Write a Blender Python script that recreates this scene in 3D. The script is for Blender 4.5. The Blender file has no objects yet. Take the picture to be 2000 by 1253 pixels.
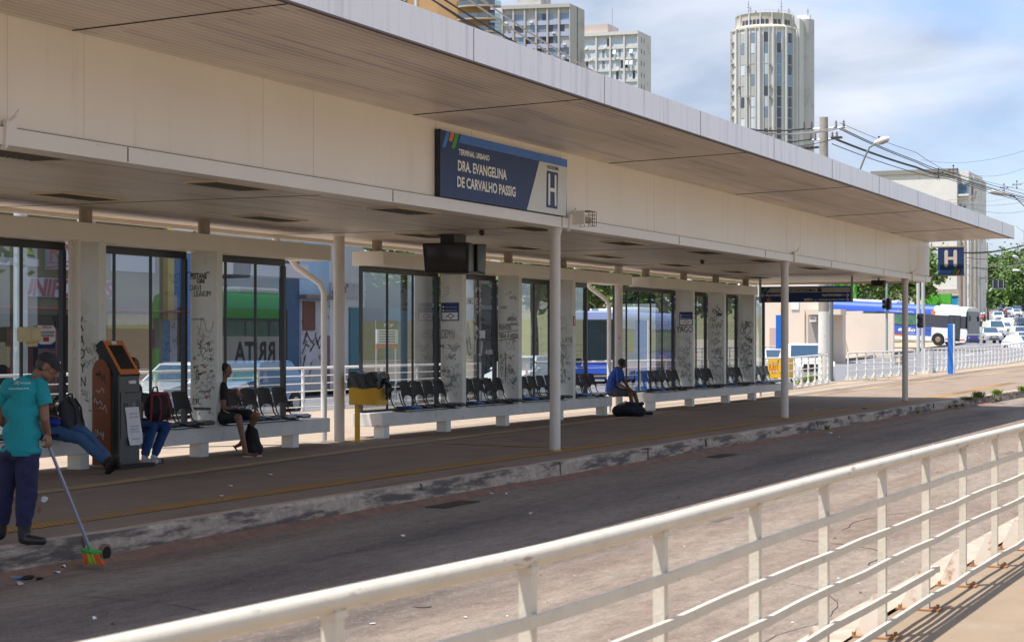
import bpy, bmesh, math, random
from mathutils import Vector, Matrix, noise
R = math.radians
random.seed(7)
sc = bpy.context.scene
COL = sc.collection
# ---------------------------------------------------------------- camera
F_PX, EYE, VPX, HY = 3600.0, 1.79, 2593.0, 666.0
ALPHA = math.atan((VPX - 1000) / F_PX)
CA, SA = math.cos(ALPHA), math.sin(ALPHA)
cam_d = bpy.data.cameras.new('Camera'); cam = bpy.data.objects.new('Camera', cam_d); COL.objects.link(cam)
cam.location = (0, 0, EYE)
cam.rotation_euler = (R(90), 0, ALPHA - R(90))
cam_d.sensor_width = 36; cam_d.lens = 36 * F_PX / 2000
cam_d.shift_y = (HY - 626.5) / 2000
cam_d.clip_start = 0.1; cam_d.clip_end = 4000
cam_d.dof.use_dof = True; cam_d.dof.focus_distance = 31; cam_d.dof.aperture_fstop = 6.3
sc.camera = cam
# ---------------------------------------------------------------- sky and sun
SUNV = Vector((-.30, .26, 1)).normalized()
el = math.asin(SUNV.z); az = math.atan2(SUNV.x, SUNV.y)
w = bpy.data.worlds.new("World"); sc.world = w; w.use_nodes = True
nt = w.node_tree; nt.nodes.clear()
N = nt.nodes.new; L = nt.links.new
sky = N('ShaderNodeTexSky'); sky.sky_type = 'NISHITA'; sky.sun_disc = False
sky.sun_elevation = el; sky.sun_rotation = az; sky.air_density = 1.0; sky.dust_density = 1.2; sky.ozone_density = 1.2
bg = N('ShaderNodeBackground'); bg.inputs[1].default_value = 0.145
out = N('ShaderNodeOutputWorld')
tc = N('ShaderNodeTexCoord')
mp = N('ShaderNodeMapping'); mp.inputs['Scale'].default_value = (1, 1, 2.6); mp.inputs['Location'].default_value = (.35, .2, .1)
L(tc.outputs['Generated'], mp.inputs[0])
n1 = N('ShaderNodeTexNoise'); n1.inputs['Scale'].default_value = 4.2; n1.inputs['Detail'].default_value = 7; n1.inputs['Roughness'].default_value = .5; n1.inputs['Distortion'].default_value = .35
L(mp.outputs[0], n1.inputs['Vector'])
r1 = N('ShaderNodeValToRGB'); r1.color_ramp.elements[0].position = .37; r1.color_ramp.elements[1].position = .53
r1.color_ramp.elements[0].color = (.22, .22, .22, 1); r1.color_ramp.elements[1].color = (.92, .92, .92, 1)
L(n1.outputs['Fac'], r1.inputs[0])
n2 = N('ShaderNodeTexNoise'); n2.inputs['Scale'].default_value = 9; n2.inputs['Detail'].default_value = 8; n2.inputs['Distortion'].default_value = .4
L(mp.outputs[0], n2.inputs['Vector'])
r2 = N('ShaderNodeValToRGB'); r2.color_ramp.elements[0].position = .35; r2.color_ramp.elements[1].position = .7
r2.color_ramp.elements[0].color = (1.75, 2.05, 2.6, 1); r2.color_ramp.elements[1].color = (3.2, 3.35, 3.65, 1)
L(n2.outputs['Fac'], r2.inputs[0])
mx = N('ShaderNodeMixRGB'); L(r1.outputs[0], mx.inputs[0]); L(sky.outputs[0], mx.inputs[1]); L(r2.outputs[0], mx.inputs[2])
tn = N('ShaderNodeMixRGB'); tn.blend_type = 'MULTIPLY'; tn.inputs[0].default_value = 1; tn.inputs[2].default_value = (.58, .66, .84, 1); L(sky.outputs[0], tn.inputs[1]); L(tn.outputs[0], mx.inputs[1])
L(mx.outputs[0], bg.inputs[0]); L(bg.outputs[0], out.inputs[0])
sun_d = bpy.data.lights.new('Sun', 'SUN'); sun_d.energy = 3.85; sun_d.angle = R(.55); sun_d.color = (1, .955, .89)
sun = bpy.data.objects.new('Sun', sun_d); COL.objects.link(sun); sun.location = (20, 30, 60)
sun.rotation_euler = SUNV.to_track_quat('Z', 'Y').to_euler()
sc.view_settings.view_transform = 'Standard'; sc.view_settings.look = 'None'
sc.view_settings.exposure = 0.95; sc.view_settings.gamma = 1
sc.cycles.max_bounces = 8; sc.cycles.diffuse_bounces = 4; sc.cycles.transparent_max_bounces = 16; sc.cycles.caustics_reflective = False; sc.cycles.caustics_refractive = False
sc.cycles.use_denoising = True

# ---------------------------------------------------------------- placing helpers (photo pixel + depth -> metres)
def at(px, py, Z):
    r = (px - 1000) * Z / F_PX
    return Vector((Z * CA + r * SA, Z * SA - r * CA, EYE - (py - HY) * Z / F_PX))
def onz(px, py, z=0.0):
    return at(px, py, F_PX * (EYE - z) / (py - HY))
def onY(px, py, Y):
    d = (px - 1000) / F_PX
    return at(px, py, Y / (SA - d * CA))
HT = [(-500, 0), (60, 0), (75, .16), (90, .27), (113, .41), (147, 1.2), (170, 1.65), (225, 3.3), (337, 6.3), (450, 10.3), (700, 14), (4000, 22)]
def hgt(x, y):
    d = x * CA + y * SA
    for (a, za), (b, zb) in zip(HT, HT[1:]):
        if d <= b: return za + (zb - za) * max(0, (d - a)) / (b - a)
    return 22.0

# ---------------------------------------------------------------- materials
MATS = {}
def mat(name, col, rough=.6, metal=0.0, var=.0, vs=3.0, bump=0.0, bs=60.0, st=(1, 1, 1), stain=None, stain_s=2.0, stain_lo=.55, stain_hi=.75, stain_st=None, spec=.5, emit=None, coat=0, trans=0, objrand=0):
    if name in MATS: return MATS[name]
    m = bpy.data.materials.new(name); m.use_nodes = True; MATS[name] = m
    t = m.node_tree; b = t.nodes['Principled BSDF']
    col = tuple(col) + (1,) if len(col) == 3 else col
    b.inputs['Base Color'].default_value = col; b.inputs['Roughness'].default_value = rough; b.inputs['Metallic'].default_value = metal
    b.inputs['Specular IOR Level'].default_value = spec
    if coat: b.inputs['Coat Weight'].default_value = coat; b.inputs['Coat Roughness'].default_value = .08
    if emit: b.inputs['Emission Color'].default_value = tuple(emit[:3]) + (1,); b.inputs['Emission Strength'].default_value = emit[3]
    n = t.nodes.new; l = t.links.new
    cs = None
    if var or stain or bump:
        c = n('ShaderNodeTexCoord'); mpp = n('ShaderNodeMapping'); mpp.inputs['Scale'].default_value = st; l(c.outputs['Object'], mpp.inputs[0])
    if var:
        a = n('ShaderNodeTexNoise'); a.inputs['Scale'].default_value = vs; a.inputs['Detail'].default_value = 9; a.inputs['Roughness'].default_value = .62
        l(mpp.outputs[0], a.inputs['Vector'])
        rr = n('ShaderNodeMapRange'); rr.inputs[1].default_value = .25; rr.inputs[2].default_value = .75; rr.inputs[3].default_value = 1 - var; rr.inputs[4].default_value = 1 + var
        l(a.outputs['Fac'], rr.inputs[0])
        mm = n('ShaderNodeVectorMath'); mm.operation = 'SCALE'; mm.inputs[0].default_value = col[:3]; l(rr.outputs[0], mm.inputs['Scale'])
        cs = mm.outputs[0]
    if stain:
        m2 = n('ShaderNodeMapping'); m2.inputs['Scale'].default_value = stain_st or st; l(c.outputs['Object'], m2.inputs[0])
        a2 = n('ShaderNodeTexNoise'); a2.inputs['Scale'].default_value = stain_s; a2.inputs['Detail'].default_value = 10; a2.inputs['Roughness'].default_value = .65
        l(m2.outputs[0], a2.inputs['Vector'])
        r2_ = n('ShaderNodeMapRange'); r2_.interpolation_type = 'SMOOTHSTEP'
        r2_.inputs[1].default_value = stain_lo; r2_.inputs[2].default_value = stain_hi; l(a2.outputs['Fac'], r2_.inputs[0])
        x = n('ShaderNodeMixRGB'); l(r2_.outputs[0], x.inputs[0])
        if cs: l(cs, x.inputs[1])
        else: x.inputs[1].default_value = col
        x.inputs[2].default_value = tuple(stain) + (1,); cs = x.outputs[0]
    if cs: l(cs, b.inputs['Base Color'])
    if bump:
        a3 = n('ShaderNodeTexNoise'); a3.inputs['Scale'].default_value = bs; a3.inputs['Detail'].default_value = 5; l(mpp.outputs[0], a3.inputs['Vector'])
        bp = n('ShaderNodeBump'); bp.inputs['Strength'].default_value = bump; bp.inputs['Distance'].default_value = .02; l(a3.outputs['Fac'], bp.inputs['Height']); l(bp.outputs[0], b.inputs['Normal'])
    return m

def slat_mat(name, base, line, pitch, axis=1, streak=(.27, .2, .19)):
    """boards running along X, a groove every pitch metres across Y, some boards greyer"""
    m = bpy.data.materials.new(name); m.use_nodes = True; MATS[name] = m
    t = m.node_tree; b = t.nodes['Principled BSDF']; n = t.nodes.new; l = t.links.new
    b.inputs['Roughness'].default_value = .42
    c = n('ShaderNodeTexCoord'); s = n('ShaderNodeSeparateXYZ'); l(c.outputs['Object'], s.inputs[0])
    def M(op, a, b_=None, c_=None):
        q = n('ShaderNodeMath'); q.operation = op
        for i, v in enumerate((a, b_, c_)):
            if v is None: continue
            if isinstance(v, (int, float)): q.inputs[i].default_value = v
            else: l(v, q.inputs[i])
        return q.outputs[0]
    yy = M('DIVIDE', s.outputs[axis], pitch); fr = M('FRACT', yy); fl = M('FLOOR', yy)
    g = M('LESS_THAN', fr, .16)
    seg = M('FLOOR', M('DIVIDE', s.outputs[0], 7.4))
    cmb = n('ShaderNodeCombineXYZ'); l(fl, cmb.inputs[0]); l(seg, cmb.inputs[1])
    wn = n('ShaderNodeTexWhiteNoise'); wn.noise_dimensions = '3D'; l(cmb.outputs[0], wn.inputs['Vector'])
    cm2 = n('ShaderNodeCombineXYZ'); l(M('MULTIPLY', fl, .21), cm2.inputs[0]); l(M('MULTIPLY', s.outputs[0], .09), cm2.inputs[1]); l(M('MULTIPLY', seg, 3.7), cm2.inputs[2])
    n_ = n('ShaderNodeTexNoise'); n_.inputs['Scale'].default_value = 2.2; n_.inputs['Detail'].default_value = 1; l(cm2.outputs[0], n_.inputs['Vector'])
    st = n('ShaderNodeMapRange'); st.inputs[1].default_value = .58; st.inputs[2].default_value = .64; l(n_.outputs['Fac'], st.inputs[0])
    n3 = n('ShaderNodeTexNoise'); n3.inputs['Scale'].default_value = 1.4; n3.inputs['Detail'].default_value = 8
    mpq = n('ShaderNodeMapping'); mpq.inputs['Scale'].default_value = (.35, 1, 1); l(c.outputs['Object'], mpq.inputs[0]); l(mpq.outputs[0], n3.inputs['Vector'])
    v = M('ADD', M('MULTIPLY', wn.outputs['Value'], .10), M('ADD', .66, M('MULTIPLY', n3.outputs['Fac'], .56)))
    x0 = n('ShaderNodeMixRGB'); x0.inputs[1].default_value = base + (1,); x0.inputs[2].default_value = streak + (1,); l(M('MULTIPLY', st.outputs[0], .85), x0.inputs[0])
    x1 = n('ShaderNodeMixRGB'); l(g, x1.inputs[0]); l(x0.outputs[0], x1.inputs[1]); x1.inputs[2].default_value = line + (1,)
    x2 = n('ShaderNodeVectorMath'); x2.operation = 'SCALE'; l(x1.outputs[0], x2.inputs[0]); l(v, x2.inputs['Scale'])
    l(x2.outputs[0], b.inputs['Base Color'])
    bp = n('ShaderNodeBump'); bp.inputs['Strength'].default_value = .5; bp.inputs['Distance'].default_value = .01; bp.invert = True; l(g, bp.inputs['Height']); l(bp.outputs[0], b.inputs['Normal'])
    return m

def glass_mat(name, tint=(.7, .78, .78), refl=1.0, rough=.0):
    m = bpy.data.materials.new(name); m.use_nodes = True; MATS[name] = m
    t = m.node_tree; t.nodes.clear(); n = t.nodes.new; l = t.links.new
    o = n('ShaderNodeOutputMaterial'); tr = n('ShaderNodeBsdfTransparent'); tr.inputs[0].default_value = tint + (1,)
    gl = n('ShaderNodeBsdfGlossy'); gl.inputs['Roughness'].default_value = rough; gl.inputs[0].default_value = (.9, .95, 1, 1)
    fr = n('ShaderNodeLayerWeight'); fr.inputs['Blend'].default_value = .5
    pw = n('ShaderNodeMath'); pw.operation = 'POWER'; pw.inputs[1].default_value = 4.0; l(fr.outputs['Facing'], pw.inputs[0])
    mu = n('ShaderNodeMath'); mu.operation = 'MULTIPLY_ADD'; mu.inputs[1].default_value = 1.0 * refl; mu.inputs[2].default_value = .13 * refl; mu.use_clamp = True; l(pw.outputs[0], mu.inputs[0])
    df = n('ShaderNodeBsdfDiffuse'); df.inputs[0].default_value = (.5, .5, .48, 1); tcx = n('ShaderNodeTexCoord'); nz = n('ShaderNodeTexNoise'); nz.inputs['Scale'].default_value = 1.7; nz.inputs['Detail'].default_value = 9; l(tcx.outputs['Object'], nz.inputs['Vector'])
    dr = n('ShaderNodeMapRange'); dr.inputs[1].default_value = .4; dr.inputs[2].default_value = .75; dr.inputs[3].default_value = .0; dr.inputs[4].default_value = .05; l(nz.outputs['Fac'], dr.inputs[0]); m0 = n('ShaderNodeMixShader'); l(dr.outputs[0], m0.inputs[0]); l(tr.outputs[0], m0.inputs[1]); l(df.outputs[0], m0.inputs[2]); tr = m0
    mx = n('ShaderNodeMixShader'); l(mu.outputs[0], mx.inputs[0]); l(tr.outputs[0], mx.inputs[1]); l(gl.outputs[0], mx.inputs[2]); l(mx.outputs[0], o.inputs[0])
    return m

# ---------------------------------------------------------------- mesh helpers
WL = {}
def dot_up(o):
    return WL.get(o.name, Vector((0, 0, 0)))
class MB:
    def __init__(s): s.v = []; s.f = []; s.mi = []; s.cur = 0
    def add(s, vs, fs):
        o = len(s.v); s.v += [Vector(p) for p in vs]; s.f += [tuple(i + o for i in f) for f in fs]; s.mi += [s.cur] * len(fs)
    def m(s, i): s.cur = i; return s
    def box(s, x0, x1, y0, y1, z0, z1):
        s.add([(x0, y0, z0), (x1, y0, z0), (x1, y1, z0), (x0, y1, z0), (x0, y0, z1), (x1, y0, z1), (x1, y1, z1), (x0, y1, z1)],
              [(0, 3, 2, 1), (4, 5, 6, 7), (0, 1, 5, 4), (1, 2, 6, 5), (2, 3, 7, 6), (3, 0, 4, 7)]); return s
    def bar(s, a, b, w, h, up=(0, 0, 1)):
        a = Vector(a); b = Vector(b); d = (b - a).normalized(); up = Vector(up)
        sd = d.cross(up)
        if sd.length < 1e-4: sd = d.cross(Vector((1, 0, 0)))
        sd.normalize(); u = sd.cross(d).normalized(); P = []
        for c in (a, b):
            for i, j in ((-1, -1), (1, -1), (1, 1), (-1, 1)): P.append(c + sd * (i * w / 2) + u * (j * h / 2))
        s.add(P, [(0, 1, 2, 3), (7, 6, 5, 4), (0, 4, 5, 1), (1, 5, 6, 2), (2, 6, 7, 3), (3, 7, 4, 0)]); return s
    def tube(s, pts, r, n=12, caps=True):
        pts = [Vector(p) for p in pts]; k = len(pts)
        rs = r if isinstance(r, (list, tuple)) else [r] * k
        d0 = (pts[1] - pts[0]).normalized(); ref = Vector((0, 0, 1)) if abs(d0.z) < .9 else Vector((1, 0, 0))
        u = d0.cross(ref).normalized(); P = []
        for i in range(k):
            d = ((pts[min(i + 1, k - 1)] - pts[max(i - 1, 0)])).normalized()
            u = (u - d * u.dot(d)).normalized(); w_ = d.cross(u)
            for j in range(n):
                a = 2 * math.pi * j / n; P.append(pts[i] + (u * math.cos(a) + w_ * math.sin(a)) * rs[i])
        Fs = [(i * n + j, i * n + (j + 1) % n, (i + 1) * n + (j + 1) % n, (i + 1) * n + j) for i in range(k - 1) for j in range(n)]
        if caps: Fs += [tuple(range(n - 1, -1, -1)), tuple((k - 1) * n + j for j in range(n))]
        s.add(P, Fs); return s
    def cyl(s, c, r, h, n=20, r2=None):
        c = Vector(c); return s.tube([c, c + Vector((0, 0, h))], [r, r if r2 is None else r2], n)
    def prism(s, poly, vec):
        k = len(poly); P = [Vector(p) for p in poly]; vec = Vector(vec); P += [p + vec for p in P]
        s.add(P, [tuple(range(k - 1, -1, -1)), tuple(range(k, 2 * k))] + [(i, (i + 1) % k, k + (i + 1) % k, k + i) for i in range(k)]); return s
    def quad(s, a, b, c, d): s.add([a, b, c, d], [(0, 1, 2, 3)]); return s
    def ell(s, c, r, n=12, rot=None):
        c = Vector(c); P = []; m_ = n // 2
        if isinstance(r, (int, float)): r = (r, r, r)
        P.append(Vector((0, 0, -1)))
        for i in range(1, m_):
            t = math.pi * i / m_
            for j in range(n):
                a = 2 * math.pi * j / n; P.append(Vector((math.sin(t) * math.cos(a), math.sin(t) * math.sin(a), -math.cos(t))))
        P.append(Vector((0, 0, 1)))
        Fs = [(0, 1 + (j + 1) % n, 1 + j) for j in range(n)]
        for i in range(m_ - 2):
            for j in range(n): Fs.append((1 + i * n + j, 1 + i * n + (j + 1) % n, 1 + (i + 1) * n + (j + 1) % n, 1 + (i + 1) * n + j))
        o = 1 + (m_ - 2) * n; Fs += [(o + j, o + (j + 1) % n, len(P) - 1) for j in range(n)]
        Q = []
        for p in P:
            q = Vector((p.x * r[0], p.y * r[1], p.z * r[2]))
            if rot: q = rot @ q
            Q.append(c + q)
        s.add(Q, Fs); return s
    def cap(s, a, ra, b, rb, n=12):
        a = Vector(a); b = Vector(b); s.ell(a, ra, n); s.ell(b, rb, n)
        if (b - a).length > 1e-4: s.tube([a, b], [ra, rb], n)
        return s
    def bm(s, off):
        me = bpy.data.meshes.new('m'); me.from_pydata([p - off for p in s.v], [], s.f)
        me.polygons.foreach_set('material_index', s.mi); return me
    def build(s, name, m, parent=None, smooth=False, bevel=0, local=False, seg=2, auto=35):
        off = Vector((0, 0, 0)) if (local or parent is None) else dot_up(parent)
        me = s.bm(off); me.name = name
        for mm in (m if isinstance(m, (list, tuple)) else [m]): me.materials.append(mm)
        o = bpy.data.objects.new(name, me); COL.objects.link(o)
        if parent is not None: o.parent = parent; WL[o.name] = dot_up(parent)
        if smooth:
            me.polygons.foreach_set('use_smooth', [True] * len(me.polygons))
            if auto < 180: me.set_sharp_from_angle(angle=R(auto))
        if bevel:
            b = o.modifiers.new('b', 'BEVEL'); b.width = bevel; b.segments = seg; b.limit_method = 'ANGLE'; b.angle_limit = R(40)
        return o
def tag(o, label, cat, group=None, kind=None):
    o['label'] = label; o['category'] = cat
    if group: o['group'] = group
    if kind: o['kind'] = kind
    return o
def thing(name, label, cat, loc=(0, 0, 0), rz=0, group=None):
    o = bpy.data.objects.new(name, None); COL.objects.link(o); o.location = loc; o.rotation_euler = (0, 0, rz); o.empty_display_size = .2
    WL[o.name] = Vector(loc); return tag(o, label, cat, group)
def struct(o): o['kind'] = 'structure'; return o
def solo(mb, name, m, label, cat, group=None, loc=None, **k):
    """a thing that is one mesh, its origin at its base"""
    if loc is None:
        loc = sum(mb.v, Vector()) / len(mb.v); loc.z = min(p.z for p in mb.v)
    loc = Vector(loc); mb.v = [p - loc for p in mb.v]
    o = mb.build(name, m, None, **k); o.location = loc; WL[o.name] = loc
    return tag(o, label, cat, group)
FONT_CACHE = {}
def text(s_, org, xd, ud, size, m, parent, name='lettering', wscale=1.0, bold=0.0, ext=.0015, align='LEFT', shear=0, mirror=False, lift=.003):
    cu = bpy.data.curves.new('t', 'FONT'); cu.body = s_; cu.size = 1; cu.offset = bold; cu.extrude = 0; cu.align_x = align; cu.shear = shear; cu.resolution_u = 3
    ob = bpy.data.objects.new('t', cu); COL.objects.link(ob)
    dg = bpy.context.evaluated_depsgraph_get()
    me = bpy.data.meshes.new_from_object(ob.evaluated_get(dg)); bpy.data.objects.remove(ob); bpy.data.curves.remove(cu)
    xd = Vector(xd).normalized(); ud = Vector(ud).normalized(); nd = xd.cross(ud)
    org = Vector(org) + nd * lift; off = dot_up(parent) if parent is not None else Vector()
    sx = -1 if mirror else 1
    for v_ in me.vertices: v_.co = org + xd * (v_.co.x * size * wscale * sx) + ud * (v_.co.y * size) - off
    me.materials.clear(); me.materials.append(m); me.name = name
    o = bpy.data.objects.new(name, me); COL.objects.link(o)
    if parent is not None: o.parent = parent; WL[o.name] = off
    return o
def remeshed(mb, name, m, parent, voxel=.008, smooth=3, disp=0, dscale=8):
    """union of overlapping solids grown into one continuous skin"""
    off = dot_up(parent) if parent is not None else Vector()
    me = mb.bm(off); ob = bpy.data.objects.new('tmp', me); COL.objects.link(ob)
    md = ob.modifiers.new('r', 'REMESH'); md.mode = 'VOXEL'; md.voxel_size = voxel
    ms = ob.modifiers.new('s', 'SMOOTH'); ms.iterations = smooth; ms.factor = .5
    dg = bpy.context.evaluated_depsgraph_get(); dg.update()
    me2 = bpy.data.meshes.new_from_object(ob.evaluated_get(dg)); bpy.data.objects.remove(ob); bpy.data.meshes.remove(me)
    if disp:
        ns = [v_.normal.copy() for v_ in me2.vertices]
        for v_, nn in zip(me2.vertices, ns):
            p = v_.co
            v_.co = p + nn * disp * (noise.noise(Vector((p.x * dscale, p.y * dscale, p.z * dscale * .45))) + .5 * noise.noise(p * dscale * 2.3))
    me2.materials.clear(); me2.materials.append(m); me2.name = name
    me2.polygons.foreach_set('use_smooth', [True] * len(me2.polygons))
    o = bpy.data.objects.new(name, me2); COL.objects.link(o)
    if parent is not None: o.parent = parent; WL[o.name] = off
    return o
ORD = ['first', 'second', 'third', 'fourth', 'fifth', 'sixth', 'seventh', 'eighth', 'ninth', 'tenth', 'eleventh', 'twelfth', 'thirteenth', 'fourteenth', 'fifteenth', 'sixteenth', 'seventeenth', 'eighteenth', 'nineteenth', 'twentieth']

# ---------------------------------------------------------------- palette
cream = mat('cream paint', (.78, .72, .63), .45, var=.07, vs=.9, stain=(.42, .34, .26), stain_s=1.3, stain_lo=.6, stain_hi=.85, stain_st=(.6, .6, .25))
beam_m = mat('beam panel paint', (.80, .735, .65), .38, var=.06, vs=.5, stain=(.66, .58, .48), stain_s=2.6, stain_lo=.56, stain_hi=.85, stain_st=(1.5, 1, .12))
beam_low = mat('beam flange paint', (.76, .72, .67), .38, var=.05, vs=1.0, stain=(.42, .36, .3), stain_s=5, stain_lo=.62, stain_hi=.8, stain_st=(.5, 1, 1))
fascia_m = mat('fascia paint', (.80, .79, .81), .35, var=.03, vs=.5, stain=(.50, .50, .56), stain_s=3.2, stain_lo=.48, stain_hi=.8, stain_st=(3.2, 1, .15))
ledge_m = mat('bench ledge paint', (.70, .68, .64), .5, var=.10, vs=2.2, stain=(.33, .25, .18), stain_s=2.4, stain_lo=.56, stain_hi=.75, stain_st=(1.2, 1.2, 2.4))
fin_m = mat('fin paint', (.72, .725, .67), .45, var=.06, vs=1.4, stain=(.42, .41, .36), stain_s=3, stain_lo=.6, stain_hi=.8)
col_m = mat('column paint', (.66, .62, .57), .42, var=.08, vs=2, stain=(.28, .17, .10), stain_s=5, stain_lo=.66, stain_hi=.74)
white_m = mat('white enamel', (.78, .77, .73), .35, var=.05, vs=2, stain=(.42, .30, .2), stain_s=7, stain_lo=.68, stain_hi=.78)
rail_m = mat('cream railing enamel', (.60, .55, .46), .5, var=.10, vs=5, bump=.15, bs=40, stain=(.36, .25, .17), stain_s=9, stain_lo=.60, stain_hi=.72)
black_m = mat('black aluminium', (.018, .019, .022), .35)
dark_m = mat('dark metal', (.035, .035, .038), .5, var=.2, vs=5)
seat_m = mat('black moulded seat', (.024, .026, .032), .38, var=.2, vs=9, bump=.1, bs=120)
seat_b = mat('worn blue seat', (.035, .12, .42), .38, var=.25, vs=7, stain=(.25, .3, .4), stain_s=8, stain_lo=.6, stain_hi=.8)
seat_p = mat('worn grey seat pad', (.075, .08, .09), .25, var=.35, vs=6, stain=(.3, .33, .36), stain_s=5, stain_lo=.6, stain_hi=.78)
navy = mat('navy sign face', (.022, .050, .15), .5, spec=.3, var=.12, vs=1.5)
navy2 = mat('navy sign edge', (.008, .012, .035), .35)
signblue = mat('bright blue sign band', (.03, .16, .55), .3, var=.15, vs=2)
signgrey = mat('pale grey sign face', (.60, .61, .58), .35, var=.04)
lettm = mat('white lettering', (.80, .80, .77), .5)
orange_m = mat('orange sign mark', (.62, .18, .05), .4)
green_m = mat('green sign mark', (.03, .26, .05), .4)
yel = mat('yellow bin paint', (.62, .33, .005), .4, var=.08, vs=3, stain=(.35, .2, .02), stain_s=6, stain_lo=.6, stain_hi=.8)
bagm = mat('black bin liner', (.012, .012, .013), .28, bump=.6, bs=18)
ink = mat('black marker', (.03, .03, .035), .6)
inkg = mat('faded marker', (.20, .21, .21), .6)
inkr = mat('red marker', (.5, .12, .12), .6)
inkw = mat('white paint marker', (.75, .75, .76), .6)
glass = glass_mat('shelter glass', (.56, .61, .63), 1.0)
cglass = mat('vehicle glass', (.02, .03, .035), .06, spec=.9, coat=.5)
cglass_w = mat('windscreen glass', (.03, .07, .12), .07, spec=.9, coat=.6)
tyre = mat('tyre rubber', (.016, .016, .017), .8, var=.2)
rimm = mat('wheel rim', (.45, .45, .46), .35, metal=.7)
conc = mat('pole concrete', (.34, .31, .27), .85, var=.18, vs=2.5, bump=.3, bs=20, stain=(.16, .13, .11), stain_s=2.5, stain_lo=.55, stain_hi=.8, stain_st=(2, 2, .4))
galv = mat('galvanised steel', (.36, .40, .41), .45, metal=.3, var=.15, vs=3)
cable = mat('cable black', (.012, .012, .013), .6)
paper = mat('white paper', (.78, .79, .82), .7, var=.06, vs=9)
# ================================================================ GROUND AND ROADS
def asphalt_mat(name, base, dark, dust, wheel_tracks=True):
    m = bpy.data.materials.new(name); m.use_nodes = True; MATS[name] = m
    t = m.node_tree; b = t.nodes['Principled BSDF']; n = t.nodes.new; l = t.links.new
    b.inputs['Roughness'].default_value = .88
    c = n('ShaderNodeTexCoord')
    def NZ(scale, sc3, det=9, rough=.6, dist=0):
        q = n('ShaderNodeMapping'); q.inputs['Scale'].default_value = sc3; l(c.outputs['Object'], q.inputs[0])
        a = n('ShaderNodeTexNoise'); a.inputs['Scale'].default_value = scale; a.inputs['Detail'].default_value = det; a.inputs['Roughness'].default_value = rough; a.inputs['Distortion'].default_value = dist
        l(q.outputs[0], a.inputs['Vector']); return a.outputs['Fac']
    def MR(v, lo, hi, a=0, z=1):
        q = n('ShaderNodeMapRange'); q.inputs[1].default_value = lo; q.inputs[2].default_value = hi; q.inputs[3].default_value = a; q.inputs[4].default_value = z; l(v, q.inputs[0]); return q.outputs[0]
    def MX(f, a, z):
        q = n('ShaderNodeMixRGB'); l(f, q.inputs[0])
        for i, v in ((1, a), (2, z)):
            if isinstance(v, tuple): q.inputs[i].default_value = v + (1,)
            else: l(v, q.inputs[i])
        return q.outputs[0]
    streak = MR(NZ(1.0, (.16, 1.0, 1), 10, .66, .3), .44, .62)
    # wheel tracks, darker, along the lane
    s = n('ShaderNodeSeparateXYZ'); l(c.outputs['Object'], s.inputs[0])
    def M(op, a, b_=None):
        q = n('ShaderNodeMath'); q.operation = op
        for i, v in enumerate((a, b_)):
            if v is None: continue
            if isinstance(v, (int, float)): q.inputs[i].default_value = v
            else: l(v, q.inputs[i])
        return q.outputs[0]
    wob = M('MULTIPLY', M('SUBTRACT', NZ(.12, (1, .2, 1), 3), .5), 1.6)
    y = M('ADD', s.outputs[1], wob)
    def band(c0, w_):
        return M('MAXIMUM', M('SUBTRACT', 1.0, M('DIVIDE', M('ABSOLUTE', M('SUBTRACT', y, c0)), w_)), 0.0)
    tr = M('ADD', M('MULTIPLY', band(8.6, .9), .8), M('MULTIPLY', band(6.7, .75), 1.0)) if wheel_tracks else M('MULTIPLY', streak, .0)
    tr = M('MULTIPLY', tr, MR(NZ(.8, (.22, 1.6, 1), 8), .35, .6, .35, 1.25))
    tr = M('MINIMUM', tr, 1.0)
    x = MX(streak, base, dust)
    x = MX(tr, x, dark)
    sp = MR(NZ(26, (1, 1, 1), 4, .8), .56, .64)
    x = MX(M('MULTIPLY', sp, .62), x, (.05, .038, .034))
    sp2 = MR(NZ(33, (1, 1.2, 1), 3, .8), .57, .66)
    x = MX(M('MULTIPLY', sp2, .55), x, tuple(min(1, v * 1.6) for v in base))
    fine = MR(NZ(9, (.35, 1, 1), 10, .8), .3, .7, .62, 1.35)
    q = n('ShaderNodeVectorMath'); q.operation = 'SCALE'; l(x, q.inputs[0]); l(fine, q.inputs['Scale']); l(q.outputs[0], b.inputs['Base Color'])
    bp = n('ShaderNodeBump'); bp.inputs['Strength'].default_value = .9; bp.inputs['Distance'].default_value = .012; l(NZ(40, (1, 1, 1), 4, .7), bp.inputs['Height']); l(bp.outputs[0], b.inputs['Normal'])
    return m
lane_m = asphalt_mat('lane asphalt', (.225, .182, .147), (.082, .064, .056), (.175, .125, .098))
street_m = asphalt_mat('street asphalt', (.13, .13, .15), (.08, .08, .09), (.17, .165, .18), False)
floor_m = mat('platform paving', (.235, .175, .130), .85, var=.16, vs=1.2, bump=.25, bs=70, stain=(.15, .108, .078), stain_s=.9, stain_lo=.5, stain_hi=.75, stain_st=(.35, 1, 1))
near_m = mat('near platform paving', (.25, .185, .125), .85, var=.12, vs=2.5, bump=.25, bs=90, stain=(.28, .22, .165), stain_s=1.5, stain_lo=.55, stain_hi=.72)
kerb_m = mat('kerb concrete', (.43, .35, .285), .9, var=.30, vs=9, bump=.8, bs=16, stain=(.115, .095, .085), stain_s=1.5, stain_lo=.44, stain_hi=.60, stain_st=(.7, 1, 5))
kerbtop_m = mat('kerb top', (.42, .33, .26), .85, var=.25, vs=5, bump=.4, bs=16)
dirt_m = mat('gutter dirt', (.20, .115, .08), .95, var=.3, vs=6, bump=.6, bs=25)
earth_m = mat('earth and grass', (.16, .17, .07), .95, var=.35, vs=.4, stain=(.30, .22, .14), stain_s=.5, stain_lo=.5, stain_hi=.6)
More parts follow.
